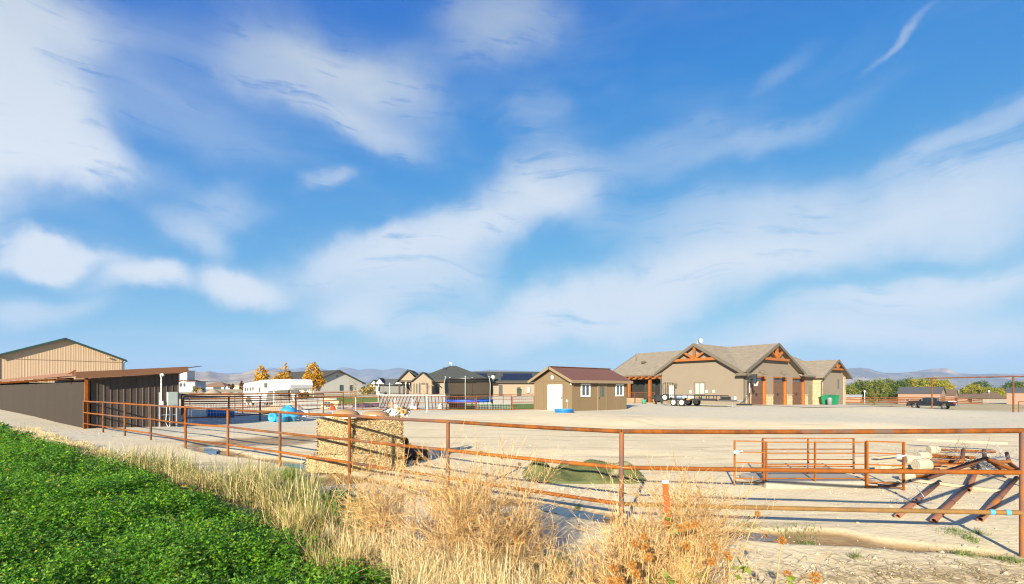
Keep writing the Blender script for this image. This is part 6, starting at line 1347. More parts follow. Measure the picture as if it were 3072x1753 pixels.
def tree(name, label, loc, h, cz, r, pal, seed, shape='round', nclump=60, nleaf=26, size=.2, trunk=.12, bark=None, group=None, clump=.34, limbs=9, cat='tree'):
    rs = np.random.default_rng(seed); t = thing(name, label, cat, loc, 0, group); rr = random.Random(seed)
    m = MB(); m.tube([(0, 0, -.3), (.02, 0, cz * .5), (.04, .02, cz), (.0, .05, h * .85)], [trunk, trunk * .8, trunk * .6, trunk * .15], 8)
    for k in range(limbs):
        z0 = cz - r[2] * .7 + (h - cz) * 1.1 * k / limbs; a = rr.uniform(0, 2 * pi); l_ = r[0] * rr.uniform(.5, .85)
        m.tube([(.02, .02, z0), (l_ * .5 * cos(a), l_ * .5 * sin(a), z0 + l_ * .45), (l_ * cos(a), l_ * sin(a), z0 + l_ * .8)], [trunk * .4, trunk * .25, trunk * .08], 5)
    m.build('trunk', bark or BARK, t)
    V, Q, T = crown((0, 0, cz), r, nclump, nleaf, size, pal, rs, shape, clump); np_object('crown', V, Q, LEAF, t, colors=T)
    return t
GOLD = [(.55, .30, .022), (.62, .37, .035), (.48, .23, .018), (.50, .30, .03), (.40, .24, .03)]
def place(px, Z): return (ray_xy(px, Z), Z, g(ray_xy(px, Z), Z))
G3 = 'golden trees before the white house'
tree('golden_tree', 'round golden autumn tree, leftmost of three behind the horse trailer', place(786, 86), 5.6, 3.7, (1.45, 1.45, 1.9), GOLD, 1, 'cone', 85, 30, .26, .1, group=G3)
tree('golden_tree', 'thin golden autumn tree, middle of three behind horse trailer nose', place(852, 86), 5.8, 3.7, (1.85, 1.85, 2.15), GOLD, 2, 'cone', 70, 28, .26, .1, group=G3, clump=.26)
tree('golden_tree', 'fullest golden autumn tree with pale trunk before the white house', place(940, 85), 6.05, 3.9, (1.85, 1.85, 2.2), GOLD, 3, 'cone', 120, 32, .26, .11, PALEBARK, group=G3)
tree('rust_shrub_tree', 'small dark reddish tree left of the horse trailer', place(728, 150), 3.2, 1.8, (.9, .9, 1.5), [(.20, .07, .03), (.16, .07, .03)], 4, 'round', 20, 20, .4)
tree('rust_bush', 'small dark reddish bush beside the far blue portable toilet', (ray_xy(693, 185), 185, 1.7), 2.6, 1.4, (1.0, 1.0, 1.2), [(.20, .07, .03), (.16, .08, .03)], 5, 'round', 16, 20, .45)
tree('yellow_shrub', 'yellow-green shrub right of the boxy white building', (ray_xy(594, 110), 110, .9), 1.9, 1.0, (1.1, 1.1, .9), [(.34, .24, .05), (.22, .18, .05)], 6, 'round', 20, 20, .28)
tree('green_shrub', 'low green and rust shrub before the white house porch', place(905, 70), 1.35, .7, (1.1, 1.1, .65), [(.10, .12, .03), (.20, .13, .03), (.08, .10, .025)], 7, 'round', 24, 22, .2)
tree('yellow_shrub', 'yellow-green shrub at right corner of the white house', place(1098, 110), 2.4, 1.2, (1.3, 1.3, 1.1), [(.38, .26, .05), (.13, .16, .03)], 8, 'round', 22, 20, .3)
tree('yellow_shrub', 'yellow shrub before the narrow white gabled house', place(1118, 125), 3.0, 1.6, (1.1, 1.1, 1.4), [(.42, .28, .05), (.25, .2, .04)], 9, 'round', 20, 20, .3)
SAP = 'young saplings along the yard fence'
def sapling(px, Z, h, label, seed, pal, n=10, wrap=.9):
    loc = place(px, Z); t = thing('sapling', label, 'tree', loc, 0, SAP); rr = random.Random(seed); rs = np.random.default_rng(seed)
    m = MB(); m.tube([(0, 0, -.2), (0, 0, wrap)], .05, 8); m.build('wrapped_trunk', PALEBARK, t)
    m = MB(); m.tube([(0, 0, wrap), (.03, 0, h)], [.03, .008], 5); ends = []
    for k in range(12):
        z = wrap + (h - wrap) * rr.uniform(.0, .85); a = rr.uniform(0, 6.28); l_ = rr.uniform(.3, .75); e = (l_ * cos(a), l_ * sin(a), z + l_ * .9); m.tube([(0, 0, z), e], [.012, .004], 4); ends.append(e)
    m.build('branches', BARK, t)
    C = np.array([np.array(ends[rs.integers(12)]) * rs.uniform(.5, 1.05) for _ in range(n * 8)]) + rs.normal(0, .12, (n * 8, 3)); V, Q = quads(C, rs.uniform(.05, .11, len(C)), rs)
    np_object('foliage', V, Q, LEAF, t, colors=np.array(pal)[rs.integers(len(pal), size=len(C))])
sapling(1067, 41.5, 2.7, 'young sapling with white wrapped trunk and a few orange leaves left of the pool', 3, [(.5, .25, .04), (.6, .4, .15)], 9, 1.15)
sapling(1281, 37, 2.2, 'bare young sapling with white wrapped trunk before the middle of the pool', 5, [(.55, .4, .22)], 3, 1.35)
# ---- tree belt right of the house
COTT = [(.33, .29, .025), (.26, .26, .025), (.19, .22, .025), (.36, .28, .025)]; GRN = [(.075, .12, .022), (.055, .095, .02), (.10, .15, .022), (.17, .20, .022)]; MIXG = [(.16, .19, .03), (.23, .23, .035), (.09, .13, .025)]
BELT = [(2545, 200, 8, 4.2, 'yellow', MIXG), (2590, 225, 11.5, 5.2, 'dark green', GRN), (2632, 215, 11.5, 5.0, 'yellow', MIXG), (2668, 235, 12.2, 5.2, 'green', MIXG), (2700, 215, 10.5, 4.4, 'dark green', GRN), (2728, 232, 12.6, 5.4, 'green', MIXG),
        (2752, 222, 11.9, 4.8, 'bright yellow', COTT), (2778, 240, 13.2, 5.4, 'dark green', GRN), (2802, 226, 12.4, 5.4, 'bright yellow', COTT), (2826, 240, 12.0, 5.0, 'bright yellow', COTT), (2836, 215, 7.5, 3.6, 'bright yellow', COTT),
        (2918, 260, 9.0, 5.0, 'yellow', COTT), (2942, 270, 11.8, 5.2, 'dark green', GRN), (2978, 250, 7.2, 5.0, 'golden', COTT), (3005, 262, 6.2, 4.0, 'golden', COTT), (3040, 250, 11.2, 5.0, 'dark green', GRN), (3072, 255, 11.5, 5.2, 'green', MIXG), (2562, 240, 9.2, 4.6, 'yellow', MIXG), (2610, 245, 10.5, 5, 'dark green', GRN), (3110, 250, 11, 5, 'green', GRN)]
pos_words = ['at left end of the belt against the house corner', 'second from the left beyond the low shed', 'above the small leaning sapling', 'just right of the small sapling', 'left of the long barn', 'touching the left end of barn roof', 'above the left part of barn roof', 'above the middle of barn roof', 'behind the left post of the pipe arch', 'right of the left arch post', 'low at the right end of barn roof',
             'left of the two-bay garage', 'above the left roof slope of the two-bay garage', 'low above the two-bay garage roof', 'low beside right end of the two-bay garage', 'left of the right arch post', 'at the right edge of the photo', 'low between house corner and second tree', 'half hidden deep in the left part of the belt', 'outermost at far right']
for k, (px, Z, h, r_, cn, pal) in enumerate(BELT):
    h = h * .80; x = ray_xy(px, Z); t = tree('cottonwood_tree', '%s cottonwood tree %s' % (cn, pos_words[k]), (x, Z, g(x, Z) - .2), h, h * .52, (r_, r_, h * .5), pal, 100 + k, 'round', 150, 38, .42, .35, group='trees beyond the barns', clump=.26)
tree('leaning_sapling', 'small wispy yellow-green tree by the roadside fence', place(2623, 66), 2.3, 1.25, (.62, .62, 1.1), [(.22, .20, .05), (.28, .2, .05), (.16, .15, .04)], 60, 'round', 26, 14, .13, .03, group=None)
bs = MB(); bs.ellipsoid((0, 0, .05), (.35, .25, .12), 10, 6); o = bs.build('pale_rock', PLUG); o.location = place(2623, 65.4); tag(o, 'pale stones heaped round the foot of the wispy tree', 'rock')

# ---- alfalfa field: every stem a real sprig
AE = [on_ground(px, py) for px, py in ((-900, 1232), (-300, 1258), (0, 1292), (240, 1388), (500, 1462), (700, 1560), (880, 1660), (1040, 1770), (1190, 1890), (1340, 2060))]
AEX, AEY = np.array([p.x for p in AE]), np.array([p.y for p in AE])
def inside_field(x, y):
    xe = np.interp(y, AEY[::-1], AEX[::-1]); return xe - x
def scatter(n, x0, x1, y0, y1, rs): return rs.uniform(x0, x1, n), rs.uniform(y0, y1, n)
def sprigs(x, y, z, h, nl, ls, rs, pal, name, spread=.16):
    n = len(x); k = nl
    hh = h[:, None] * np.linspace(.28, 1.02, k)[None, :] + rs.normal(0, .015, (n, k)); a = rs.uniform(0, 2 * pi, (n, k)); lean = rs.normal(0, .16, (n, 1, 2))
    rad = spread * rs.uniform(.25, 1.0, (n, k)) * (1.2 - .95 * np.linspace(0, 1, k))[None, :]
    C = np.stack([x[:, None] + rad * np.cos(a) + lean[:, :, 0] * hh, y[:, None] + rad * np.sin(a) + lean[:, :, 1] * hh, z[:, None] + hh], -1).reshape(-1, 3)
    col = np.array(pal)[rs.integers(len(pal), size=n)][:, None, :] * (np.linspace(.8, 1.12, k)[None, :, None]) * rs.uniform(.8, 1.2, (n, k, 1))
    yel = rs.random((n, k)) < .018; col[yel] = np.array([.42, .36, .04]); col = col.reshape(-1, 3)
    # three leaflets per leaf, spread like a trefoil
    Vs = []; Ts = []; m_ = len(C); base = rs.uniform(0, 2 * pi, m_); tilt = rs.uniform(-.1, 1.5, m_)
    for q in range(3):
        t_ = base + (q - 1) * 1.15; L_ = ls * rs.uniform(.75, 1.25, m_); W2 = L_ * .22
        d = np.stack([np.cos(t_), np.sin(t_), tilt * .8 + rs.normal(0, .25, m_)], -1); d /= np.linalg.norm(d, axis=1, keepdims=True)
        s = np.cross(d, np.array([0, 0, 1.0])); s /= np.linalg.norm(s, axis=1, keepdims=True) + 1e-6; roll_ = rs.normal(0, .5, m_)[:, None]; s = s * np.cos(roll_) + np.cross(d, s) * np.sin(roll_)
        p0 = C; p2 = C + d * L_[:, None]; mid = C + d * L_[:, None] * .55
        Vs.append(np.stack([p0, mid - s * W2[:, None], p2, mid + s * W2[:, None]], 1)); Ts.append(col)
    V = np.concatenate(Vs).reshape(-1, 3); T = np.concatenate(Ts); return V, T
GREENS = [(.090, .245, .012), (.115, .285, .014), (.070, .205, .014), (.155, .32, .014), (.052, .17, .018), (.20, .35, .02), (.11, .21, .04), (.15, .25, .05), (.045, .14, .02)]
def field_patch(n, y0, y1, nl, ls, hmin, hmax, spread, rs):
    x, y = scatter(n * 2, -1.25 * y1 - .5, 1.5, y0, y1, rs)
    d = inside_field(x, y) + (fbm(x, y, 1.1, 3, 31) - .45) * 1.6 + rs.normal(0, .06, len(x)); ok = (d > 0) & (x > -1.18 * y - .6)
    x, y, d = x[ok], y[ok], d[ok]; lump = fbm(x, y, .75, 3, 41); h = (hmin + (hmax - hmin) * np.clip((lump - .25) * 2, 0, 1.2)) * np.clip(.45 + d * .6, .45, 1) * rs.uniform(.7, 1.25, len(x))
    keep = rs.random(len(x)) < np.clip(.4 + (lump - .3) * 3.2, .25, 1); x, y, h = x[keep], y[keep], h[keep]
    return sprigs(x, y, ground_z(x, y), h, nl, ls, rs, GREENS, 'x', spread)
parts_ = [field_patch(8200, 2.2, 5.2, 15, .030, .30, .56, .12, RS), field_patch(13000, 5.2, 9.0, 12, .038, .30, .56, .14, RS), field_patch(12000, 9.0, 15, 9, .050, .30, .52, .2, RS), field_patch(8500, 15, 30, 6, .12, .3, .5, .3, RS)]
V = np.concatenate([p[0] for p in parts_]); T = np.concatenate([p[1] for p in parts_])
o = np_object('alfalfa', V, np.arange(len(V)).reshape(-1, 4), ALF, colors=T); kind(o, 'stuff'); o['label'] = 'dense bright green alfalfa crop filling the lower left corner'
# stems under the leaves
def blades(x, y, z, h, w, rs, pal, curl=.35, lean=None, seg=3, dirn=None):
    n = len(x); a = rs.uniform(0, 2 * pi, n) if dirn is None else dirn + rs.normal(0, .7, n); bend = np.abs(rs.normal(0, curl, n)) if lean is None else lean
    d = np.stack([np.cos(a), np.sin(a), np.zeros(n)], -1); fa = rs.uniform(0, pi, n); s = np.stack([np.cos(fa), np.sin(fa), np.zeros(n)], -1) * (w * .5)[:, None]
    P = []; base = np.stack([x, y, z], -1)
    for k in range(seg + 1):
        t = k / seg; up = np.stack([np.zeros(n), np.zeros(n), h * t * (1 - .35 * bend * t)], -1); P.append(base + up + d * (h * bend * t * t)[:, None])
    Vq = []
    for k in range(seg):
        w0, w1 = 1 - .75 * (k / seg) ** 1.5, 1 - .75 * ((k + 1) / seg) ** 1.5
        Vq.append(np.stack([P[k] - s * w0, P[k] + s * w0, P[k + 1] + s * w1, P[k + 1] - s * w1], 1))
    T = np.array(pal)[rs.integers(len(pal), size=n)] * rs.uniform(.75, 1.2, (n, 1)); return np.concatenate(Vq).reshape(-1, 3), np.concatenate([T] * seg)
def stuff_blades(name, label, lst, mat):
    V = np.concatenate([p[0] for p in lst]); T = np.concatenate([p[1] for p in lst]); o = np_object(name, V, np.arange(len(V)).reshape(-1, 4), mat, colors=T); kind(o, 'stuff'); o['label'] = label; return o
STRAWC = [(.62, .47, .22), (.70, .56, .30), (.52, .37, .16), (.58, .46, .24), (.44, .30, .11)]; MIXC = STRAWC + [(.22, .24, .05), (.30, .28, .07), (.16, .2, .04)]
# band of bleached grass along the field edge, thick towards the camera
def band(n, y0, y1, off0, off1, h0, h1, w, pal, rs, clumps=True, curl=.45, dens=.42):
    y = rs.uniform(y0, y1, n * 2); xe = np.interp(y, AEY[::-1], AEX[::-1]); x = xe + rs.uniform(off0, off1, n * 2)
    if clumps:
        f = fbm(x, y, .55, 3, 77); k = rs.random(len(x)) < np.clip((f - dens) * 7 + .12, .04, 1); x, y, f = x[k], y[k], f[k]; h = (h0 + (h1 - h0) * np.clip((f - .35) * 2.6, 0, 1)) * rs.uniform(.55, 1.1, len(x))
    else: h = rs.uniform(h0, h1, len(x))
    return blades(x, y, ground_z(x, y), h, np.full(len(x), w), rs, pal, curl)
PALE0 = [(.74, .62, .37), (.66, .52, .28), (.78, .68, .44), (.60, .5, .3)]
lst = [band(5000, 3.0, 5.5, -.35, .7, .2, .6, .008, STRAWC + MIXC, RS, dens=.5), band(6000, 5.5, 9.0, -.35, .8, .15, .55, .010, MIXC, RS, dens=.48, curl=.6), band(5000, 9.0, 14, -.25, .9, .10, .45, .013, MIXC, RS, dens=.47, curl=.6), band(14000, 8.5, 26, -.1, 1.5, .10, .30, .014, PALE0, RS, dens=.36)]
stuff_blades('bleached_grass', 'tall bleached grass in tangled clumps along the edge of the alfalfa', lst, DRY)
# pale standing straw clumps in the middle foreground
def clump_at(px, py, n, r_, h0, h1, w, pal, rs, curl=.3, ell=1.0, dirn=None):
    c = on_ground(px, py); x = c.x + rs.normal(0, r_, n); y = c.y + rs.normal(0, r_ * ell, n)
    if dirn is None:
        ca = rs.uniform(0, 2 * pi, 5); k_ = rs.integers(5, size=n); dirn = ca[k_]; cx_, cy_ = rs.normal(0, r_ * 1.1, 5), rs.normal(0, r_ * .9, 5); x = x * .45 + (c.x + cx_[k_]) * .55; y = y * .45 + (c.y + cy_[k_]) * .55; curl = curl * 1.35
    return blades(x, y, ground_z(x, y), rs.uniform(h0, h1, n), np.full(n, w), rs, pal, curl, dirn=dirn)
PALE = [(.74, .62, .37), (.66, .52, .28), (.78, .68, .44), (.56, .42, .2)]
lst = []
for (px, py, n, r_, h0, h1, cu) in ((1130, 1740, 650, .16, .35, .66, .14), (1080, 1700, 300, .14, .3, .6, .25), (1290, 1800, 900, .26, .35, .75, .3), (1400, 1830, 1200, .3, .35, .75, .35), (1500, 1850, 1100, .3, .3, .7, .45), (1600, 1840, 800, .28, .3, .62, .5), (1220, 1740, 450, .2, .3, .6, .3), (1700, 1850, 500, .25, .2, .5, .5), (960, 1610, 500, .22, .3, .55, .35), (860, 1540, 500, .22, .3, .6, .25), (1000, 1650, 350, .2, .3, .5, .5),
                                    (620, 1490, 600, .3, .3, .7, .4), (700, 1510, 500, .3, .35, .7, .4), (540, 1455, 600, .35, .3, .65, .4), (800, 1470, 500, .3, .3, .66, .35), (900, 1500, 500, .3, .3, .6, .4), (430, 1420, 400, .4, .25, .5, .4), (980, 1560, 450, .25, .3, .6, .4), (1060, 1600, 400, .25, .3, .55, .35), (340, 1405, 800, .45, .4, .75, .4), (400, 1425, 1000, .4, .45, .85, .35), (470, 1440, 1000, .38, .45, .9, .35), (540, 1458, 900, .3, .45, .85, .35), (690, 1490, 1000, .3, .5, .9, .3), (770, 1492, 1000, .3, .5, .9, .3), (850, 1505, 900, .28, .5, .9, .3), (930, 1535, 700, .25, .4, .8, .3)):
    lst.append(clump_at(px, py, int(n * (.8 if py > 1580 else .5)), r_ * 1.1, h0 * .6, h1 * .92, .0075 if py > 1580 else .010, PALE + (MIXC[5:] + MIXC[5:] if py < 1620 else []), RS, cu * 1.7))
stuff_blades('straw_clumps', 'pale dry straw standing in dense clumps in the middle foreground', lst, DRY)
lst = []
for (px, py, n, r_, h0, h1) in ((1290, 1760, 700, .25, .12, .3), (1180, 1790, 900, .3, .12, .32), (1010, 1560, 500, .18, .15, .35), (950, 1530, 500, .2, .15, .34), (1080, 1560, 450, .2, .12, .34), (1650, 1720, 350, .22, .1, .3), (1560, 1740, 300, .2, .1, .25), (870, 1440, 350, .25, .2, .4), (1460, 1690, 350, .2, .1, .3)):
    lst.append(clump_at(px, py, n, r_, h0, h1, .009, [(.10, .20, .02), (.16, .26, .03), (.07, .15, .02), (.24, .30, .06)], RS, .5))
for (px, py, n, r_) in ((2560, 1672, 60, .05), (2860, 1600, 130, .12), (2900, 1620, 90, .1), (2900, 1665, 120, .12), (2990, 1672, 90, .1), (2250, 1575, 90, .15), (2390, 1590, 160, .2), (2420, 1622, 80, .1), (2200, 1590, 70, .1), (1735, 1518, 60, .05), (1180, 1395, 220, .12), (2940, 1605, 60, .08), (3040, 1690, 70, .08)):
    lst.append(clump_at(px, py, n, r_, .03, .10, .006, [(.16, .22, .05), (.22, .26, .07), (.12, .18, .04)], RS, .6))
stuff_blades('green_weeds', 'short green grass and weeds growing through the straw and along the ditch', lst, ALF)
# broad leaf weed
c = on_ground(1030, 1530); rs = np.random.default_rng(5); n = 420; C = np.stack([c.x + rs.normal(0, .16, n), c.y + rs.normal(0, .14, n), c.z + np.abs(rs.normal(.16, .1, n))], -1); V, Q = quads(C, rs.uniform(.04, .08, n), rs, asp=.7)
tw = thing('leafy_weed', 'dark green broad-leaved weed at the edge of the bleached grass', 'weed', c); o = np_object('leaves', V - np.array(c), Q, ALF, tw, colors=np.array([(.035, .10, .015), (.05, .13, .02), (.07, .16, .03)])[rs.integers(3, size=n)]); kind(o, 'stuff')

# ---- dry weeds: tumbleweed bushes of branching stems
def stems_np(segs, n=3):
    """segs: arrays P0,P1,r0,r1 -> triangular tubes"""
    P0, P1, r0, r1 = segs; d = P1 - P0; d /= np.linalg.norm(d, axis=1, keepdims=True) + 1e-9; ref = np.where(np.abs(d[:, 2:3]) < .9, np.array([[0, 0, 1.0]]), np.array([[1.0, 0, 0]])); a = np.cross(d, ref); a /= np.linalg.norm(a, axis=1, keepdims=True); b = np.cross(d, a)
    V = []
    for P, r in ((P0, r0), (P1, r1)):
        for k in range(n): t = 2 * pi * k / n; V.append(P + (a * cos(t) + b * sin(t)) * r[:, None])
    V = np.stack(V, 1); m_ = len(P0); base = (np.arange(m_) * 2 * n)[:, None]; Q = np.concatenate([base + np.array([k, (k + 1) % n, n + (k + 1) % n, n + k]) for k in range(n)]); return V.reshape(-1, 3), Q
def grow(rs, n0, length, up, levels, split, spread, decay, r0, wig=.12, width=1.0):
    """random branching bush -> list of segment arrays per level"""
    A_ = rs.uniform(0, 2 * pi, n0); el = np.clip(rs.normal(up, .28, n0), .1, 1.5); D = np.stack([np.cos(A_) * np.cos(el) * width, np.sin(A_) * np.cos(el) * width, np.sin(el)], -1); P = rs.normal(0, .03, (n0, 3)); P[:, 2] = 0
    out = []; L_ = np.full(n0, length); r = np.full(n0, r0)
    for lv in range(levels):
        k = 3
        for s_ in range(k):
            D2 = D + rs.normal(0, wig, D.shape) + np.array([0, 0, .05]); D2 /= np.linalg.norm(D2, axis=1, keepdims=True)
            P2 = P + D2 * (L_ / k * rs.uniform(.7, 1.3, len(L_)))[:, None]; P2[:, 2] = np.maximum(P2[:, 2], .01); out.append((P, P2, r, r * .86, np.full(len(P), lv))); 
            if lv < levels - 1:
                idx = rs.random(len(P)) < .999
                if s_ == 0: NP, ND, NL, NR = [], [], [], []
                for q in range(split):
                    DD = D2 + rs.normal(0, spread, D2.shape); DD /= np.linalg.norm(DD, axis=1, keepdims=True); keep = rs.random(len(P2)) < .8
                    NP.append(P2[keep]); ND.append(DD[keep]); NL.append(L_[keep] * decay * rs.uniform(.6, 1.2, keep.sum())); NR.append(r[keep] * .62)
            P, D, r = P2, D2, r * .86
        if lv < levels - 1: P, D, L_, r = np.concatenate(NP), np.concatenate(ND), np.concatenate(NL), np.concatenate(NR)
    return [np.concatenate([o_[i] for o_ in out]) for i in range(5)]
ORG = np.array([(.47, .28, .105), (.54, .35, .155), (.38, .205, .07), (.60, .44, .22)])
def dry_bush(name, label, px, py, Z, h, n0, seed, width=1.0, levels=4, split=2, pal=ORG, r0=.006, up=.9, spread=.55, decay=.62, maxn=None, group='dry weed bushes'):
    rs = np.random.default_rng(seed); x = ray_xy(px, Z); loc = (x, Z, float(ground_z(np.array([x]), np.array([Z]))[0]) - .02); t = thing(name, label, 'dry weed', loc, 0, group)
    P0, P1, r_, r2, lv = grow(rs, n0, h * .42, up, levels, split, spread, decay, r0, width=width); r_ = np.maximum(r_, .0017); r2 = np.maximum(r2, .0013)
    for nm, sel in (('stems', lv == 0), ('twigs', lv > 0)):
        V, Q = stems_np((P0[sel], P1[sel], r_[sel], r2[sel])); n = sel.sum(); c_ = pal[rs.integers(len(pal), size=n)] * rs.uniform(.7, 1.25, (n, 1)); ob = np_object(nm, V, Q, TWIG, t, colors=np.concatenate([c_] * 3)); kind(ob, 'stuff')
    return t
dry_bush('tumbleweed', 'tan dry bush standing left of the tallest weeds, behind the straw', 1160, 1560, 5.7, 1.4, 22, 1, .55)
dry_bush('tumbleweed', 'broad orange-tan dry bush in front of the second fence post from middle', 1430, 1640, 5.0, 1.8, 44, 2, .62)
dry_bush('tumbleweed', 'low orange dry bush joined to the right side of the broad one', 1545, 1640, 5.2, 1.0, 20, 12, .7)
dry_bush('tumbleweed', 'tall orange dry bush hiding the foot of the corner fence post', 1925, 1660, 4.75, 1.05, 40, 3, .7)
dry_bush('tumbleweed', 'tall thin dry bush behind the orange survey stake', 2075, 1620, 5.0, 1.5, 30, 4, .5, up=1.1)
dry_bush('tumbleweed', 'dense low dry bush at bottom centre before the survey stake', 1790, 1800, 3.9, 1.0, 32, 5, .9)
dry_bush('tumbleweed', 'dense dry bush at the bottom right of centre with dried sunflowers', 2010, 1800, 3.8, 1.1, 36, 6, .85)
dry_bush('tumbleweed', 'low sprawling dry weed at the bottom edge below the broad bush', 1640, 1840, 3.8, .55, 20, 7, 1.3)
dry_bush('tall_dry_weed', 'single tall branching dry weed right of the bushes before the ditch', 2265, 1790, 3.75, 1.25, 4, 8, .5, 4, 1, pal=ORG * .9, r0=.0065, up=1.35, spread=.6, decay=.5, group='single dry weeds')
dry_bush('tall_dry_weed', 'sparse dry weed at the bottom right edge of the weeds', 2340, 1840, 3.5, .65, 5, 9, .6, 4, 1, r0=.005, up=1.1, group='single dry weeds')
dry_bush('tall_dry_weed', 'thin upright dry weed before the green turf heap', 1855, 1560, 5.7, 1.3, 7, 10, .35, 4, 1, pal=ORG * 1.2, up=1.35, spread=.4, group='single dry weeds')
dry_bush('tall_dry_weed', 'faint dry weed rising by the left rail beside the hay stack', 755, 1420, 8.9, 1.0, 3, 13, .4, 3, 1, r0=.006, up=1.3, group='single dry weeds')
# ---- dried sunflowers
HEAD = leafmat('dried_seed_head', .1, .85, (1, .8, .5)); HEADC = np.array([(.34, .135, .022), (.42, .19, .035), (.25, .09, .016), (.46, .24, .06)])
def seed_head(r_, rs, facing):
    n = 260; q = rs.normal(0, 1, (n, 3)); q /= np.linalg.norm(q, axis=1, keepdims=True); q[:, 2] *= .7; P = q * r_ * .55; E = q * r_ * rs.uniform(.85, 1.15, (n, 1)); s = np.cross(q, rs.normal(0, 1, (n, 3))); s /= np.linalg.norm(s, axis=1, keepdims=True); s *= r_ * .07
    V = np.stack([P - s, P + s, E + s * .4, E - s * .4], 1).reshape(-1, 3); R = np.array(Vector((0, 0, 1)).rotation_difference(Vector(facing)).to_matrix()); return V @ R.T, np.arange(4 * n).reshape(-1, 4), HEADC[rs.integers(4, size=n)] * rs.uniform(.7, 1.2, (n, 1))
SUNF = [(1117, 1304, 6.2, .022), (1146, 1317, 6.2, .024), (1195, 1334, 6.0, .024), (1214, 1316, 6.0, .022), (1230, 1334, 6.0, .022), (1068, 1347, 6.1, .02), (1110, 1368, 6.2, .022), (1158, 1367, 6.1, .022), (1205, 1373, 5.9, .02), (1215, 1374, 5.8, .02), (1255, 1360, 6.0, .022), (1244, 1386, 5.9, .02), (1281, 1398, 5.9, .018), (1026, 1425, 6.0, .022), (1050, 1445, 6.0, .022), (1101, 1404, 6.0, .02),
        (1443, 1358, 5.6, .026), (1507, 1372, 5.6, .026), (1559, 1393, 5.6, .024), (1549, 1404, 5.7, .018), (1461, 1425, 5.6, .025), (1429, 1483, 5.2, .022), (1524, 1554, 5.0, .02), (1589, 1511, 5.2, .022), (1547, 1617, 4.6, .02), (1568, 1620, 4.6, .016),
        (2041, 1585, 4.6, .036), (2062, 1578, 4.6, .032), (2086, 1574, 4.6, .036), (1933, 1609, 4.3, .034), (1906, 1630, 4.2, .036), (1935, 1642, 4.2, .034), (2060, 1638, 4.2, .036), (1947, 1672, 3.9, .036), (1897, 1695, 3.8, .036), (1841, 1707, 3.8, .034), (1909, 1722, 3.7, .036), (1833, 1745, 3.6, .036), (1860, 1743, 3.6, .036), (2144, 1640, 4.1, .034), (2133, 1685, 3.8, .034), (2184, 1668, 3.7, .036), (2273, 1542, 4.3, .030), (2346, 1622, 3.7, .034), (2363, 1723, 3.5, .032), (2445, 1732, 3.5, .04)]
ORD = ['leftmost', 'second from left', 'third from left', 'fourth from left', 'fifth from left', 'sixth from left', 'seventh from left', 'eighth from left', 'eighth from right', 'seventh from right', 'sixth from right', 'fifth from right', 'fourth from right', 'third from right', 'second from right', 'rightmost']
def where_(px): return 'before the hay stack' if px < 1300 else 'in the broad orange bush' if px < 1700 else 'in the bottom right bushes' if px < 2230 else 'over the bare dirt'
def rank_(px, py):
    grp = sorted([q[:2] for q in SUNF if where_(q[0]) == where_(px)]); i_ = grp.index((px, py)); n_ = len(grp)
    return ORD[i_] if i_ < (n_ + 1) // 2 else ORD[16 - (n_ - i_)]
SUNF = [(a_, b_, c_ * .87, d_ * .9) if 1800 < a_ < 2230 else (a_, b_, c_ * .93, d_ * .95) if 1400 < a_ < 1700 else (a_, b_, c_, d_) for a_, b_, c_, d_ in SUNF]
for k, (px, py, Z, r_) in enumerate(SUNF):
    hp = at(px, py, Z); rs = np.random.default_rng(900 + k); bx = hp.x + rs.normal(0, .10) - .06; by = hp.y + rs.normal(0, .08); bz = float(ground_z(np.array([bx]), np.array([by]))[0])
    where = where_(px)
    t = thing('dried_sunflower', 'dried sunflower on thin stalk, %s of those %s' % (rank_(px, py), where), 'dried flower', (bx, by, bz), 0, 'dried sunflowers %s' % where)
    lp = hp - Vector((bx, by, bz)); q = MB(); q.tube([(0, 0, 0), (lp.x * .35, lp.y * .3, lp.z * .5), (lp.x * .8, lp.y * .8, lp.z * .88), tuple(lp)], [.005, .0045, .0035, .003], 5, caps=False); q.build('stalk', pmat('dry_stalk', (.42, .22, .07), (.5, .3, .12), 8) if 'dry_stalk' not in bpy.data.materials else bpy.data.materials['dry_stalk'], t)
    V, Q, T = seed_head(r_, rs, (rs.normal(0, .5), -.7, rs.uniform(.1, .9))); h = np_object('seed_head', V, Q, HEAD, t, colors=T); h.location = lp
# ---- green leaves on the living sunflower stems
rs = np.random.default_rng(77); C = []
for (px, py, Z) in ((2022, 1620, 4.4), (2045, 1650, 4.2), (2035, 1680, 4.0), (1990, 1720, 3.8), (2060, 1735, 3.7), (2220, 1700, 3.8), (2235, 1710, 3.7), (2120, 1745, 3.6), (2010, 1745, 3.6), (1960, 1750, 3.6), (2370, 1740, 3.5), (2015, 1560, 4.8)):
    p = at(px, py, Z); C += [np.array(p) + rs.normal(0, .03, 3) for _ in range(7)]
C = np.array(C); V, Q = quads(C, rs.uniform(.05, .1, len(C)), rs, asp=.5); o = np_object('sunflower_leaves', V, Q, ALF, colors=np.array([(.20, .26, .05), (.28, .30, .07), (.13, .18, .03)])[rs.integers(3, size=len(C))]); kind(o, 'stuff'); o['label'] = 'last green leaves among the dry weeds at the bottom right'

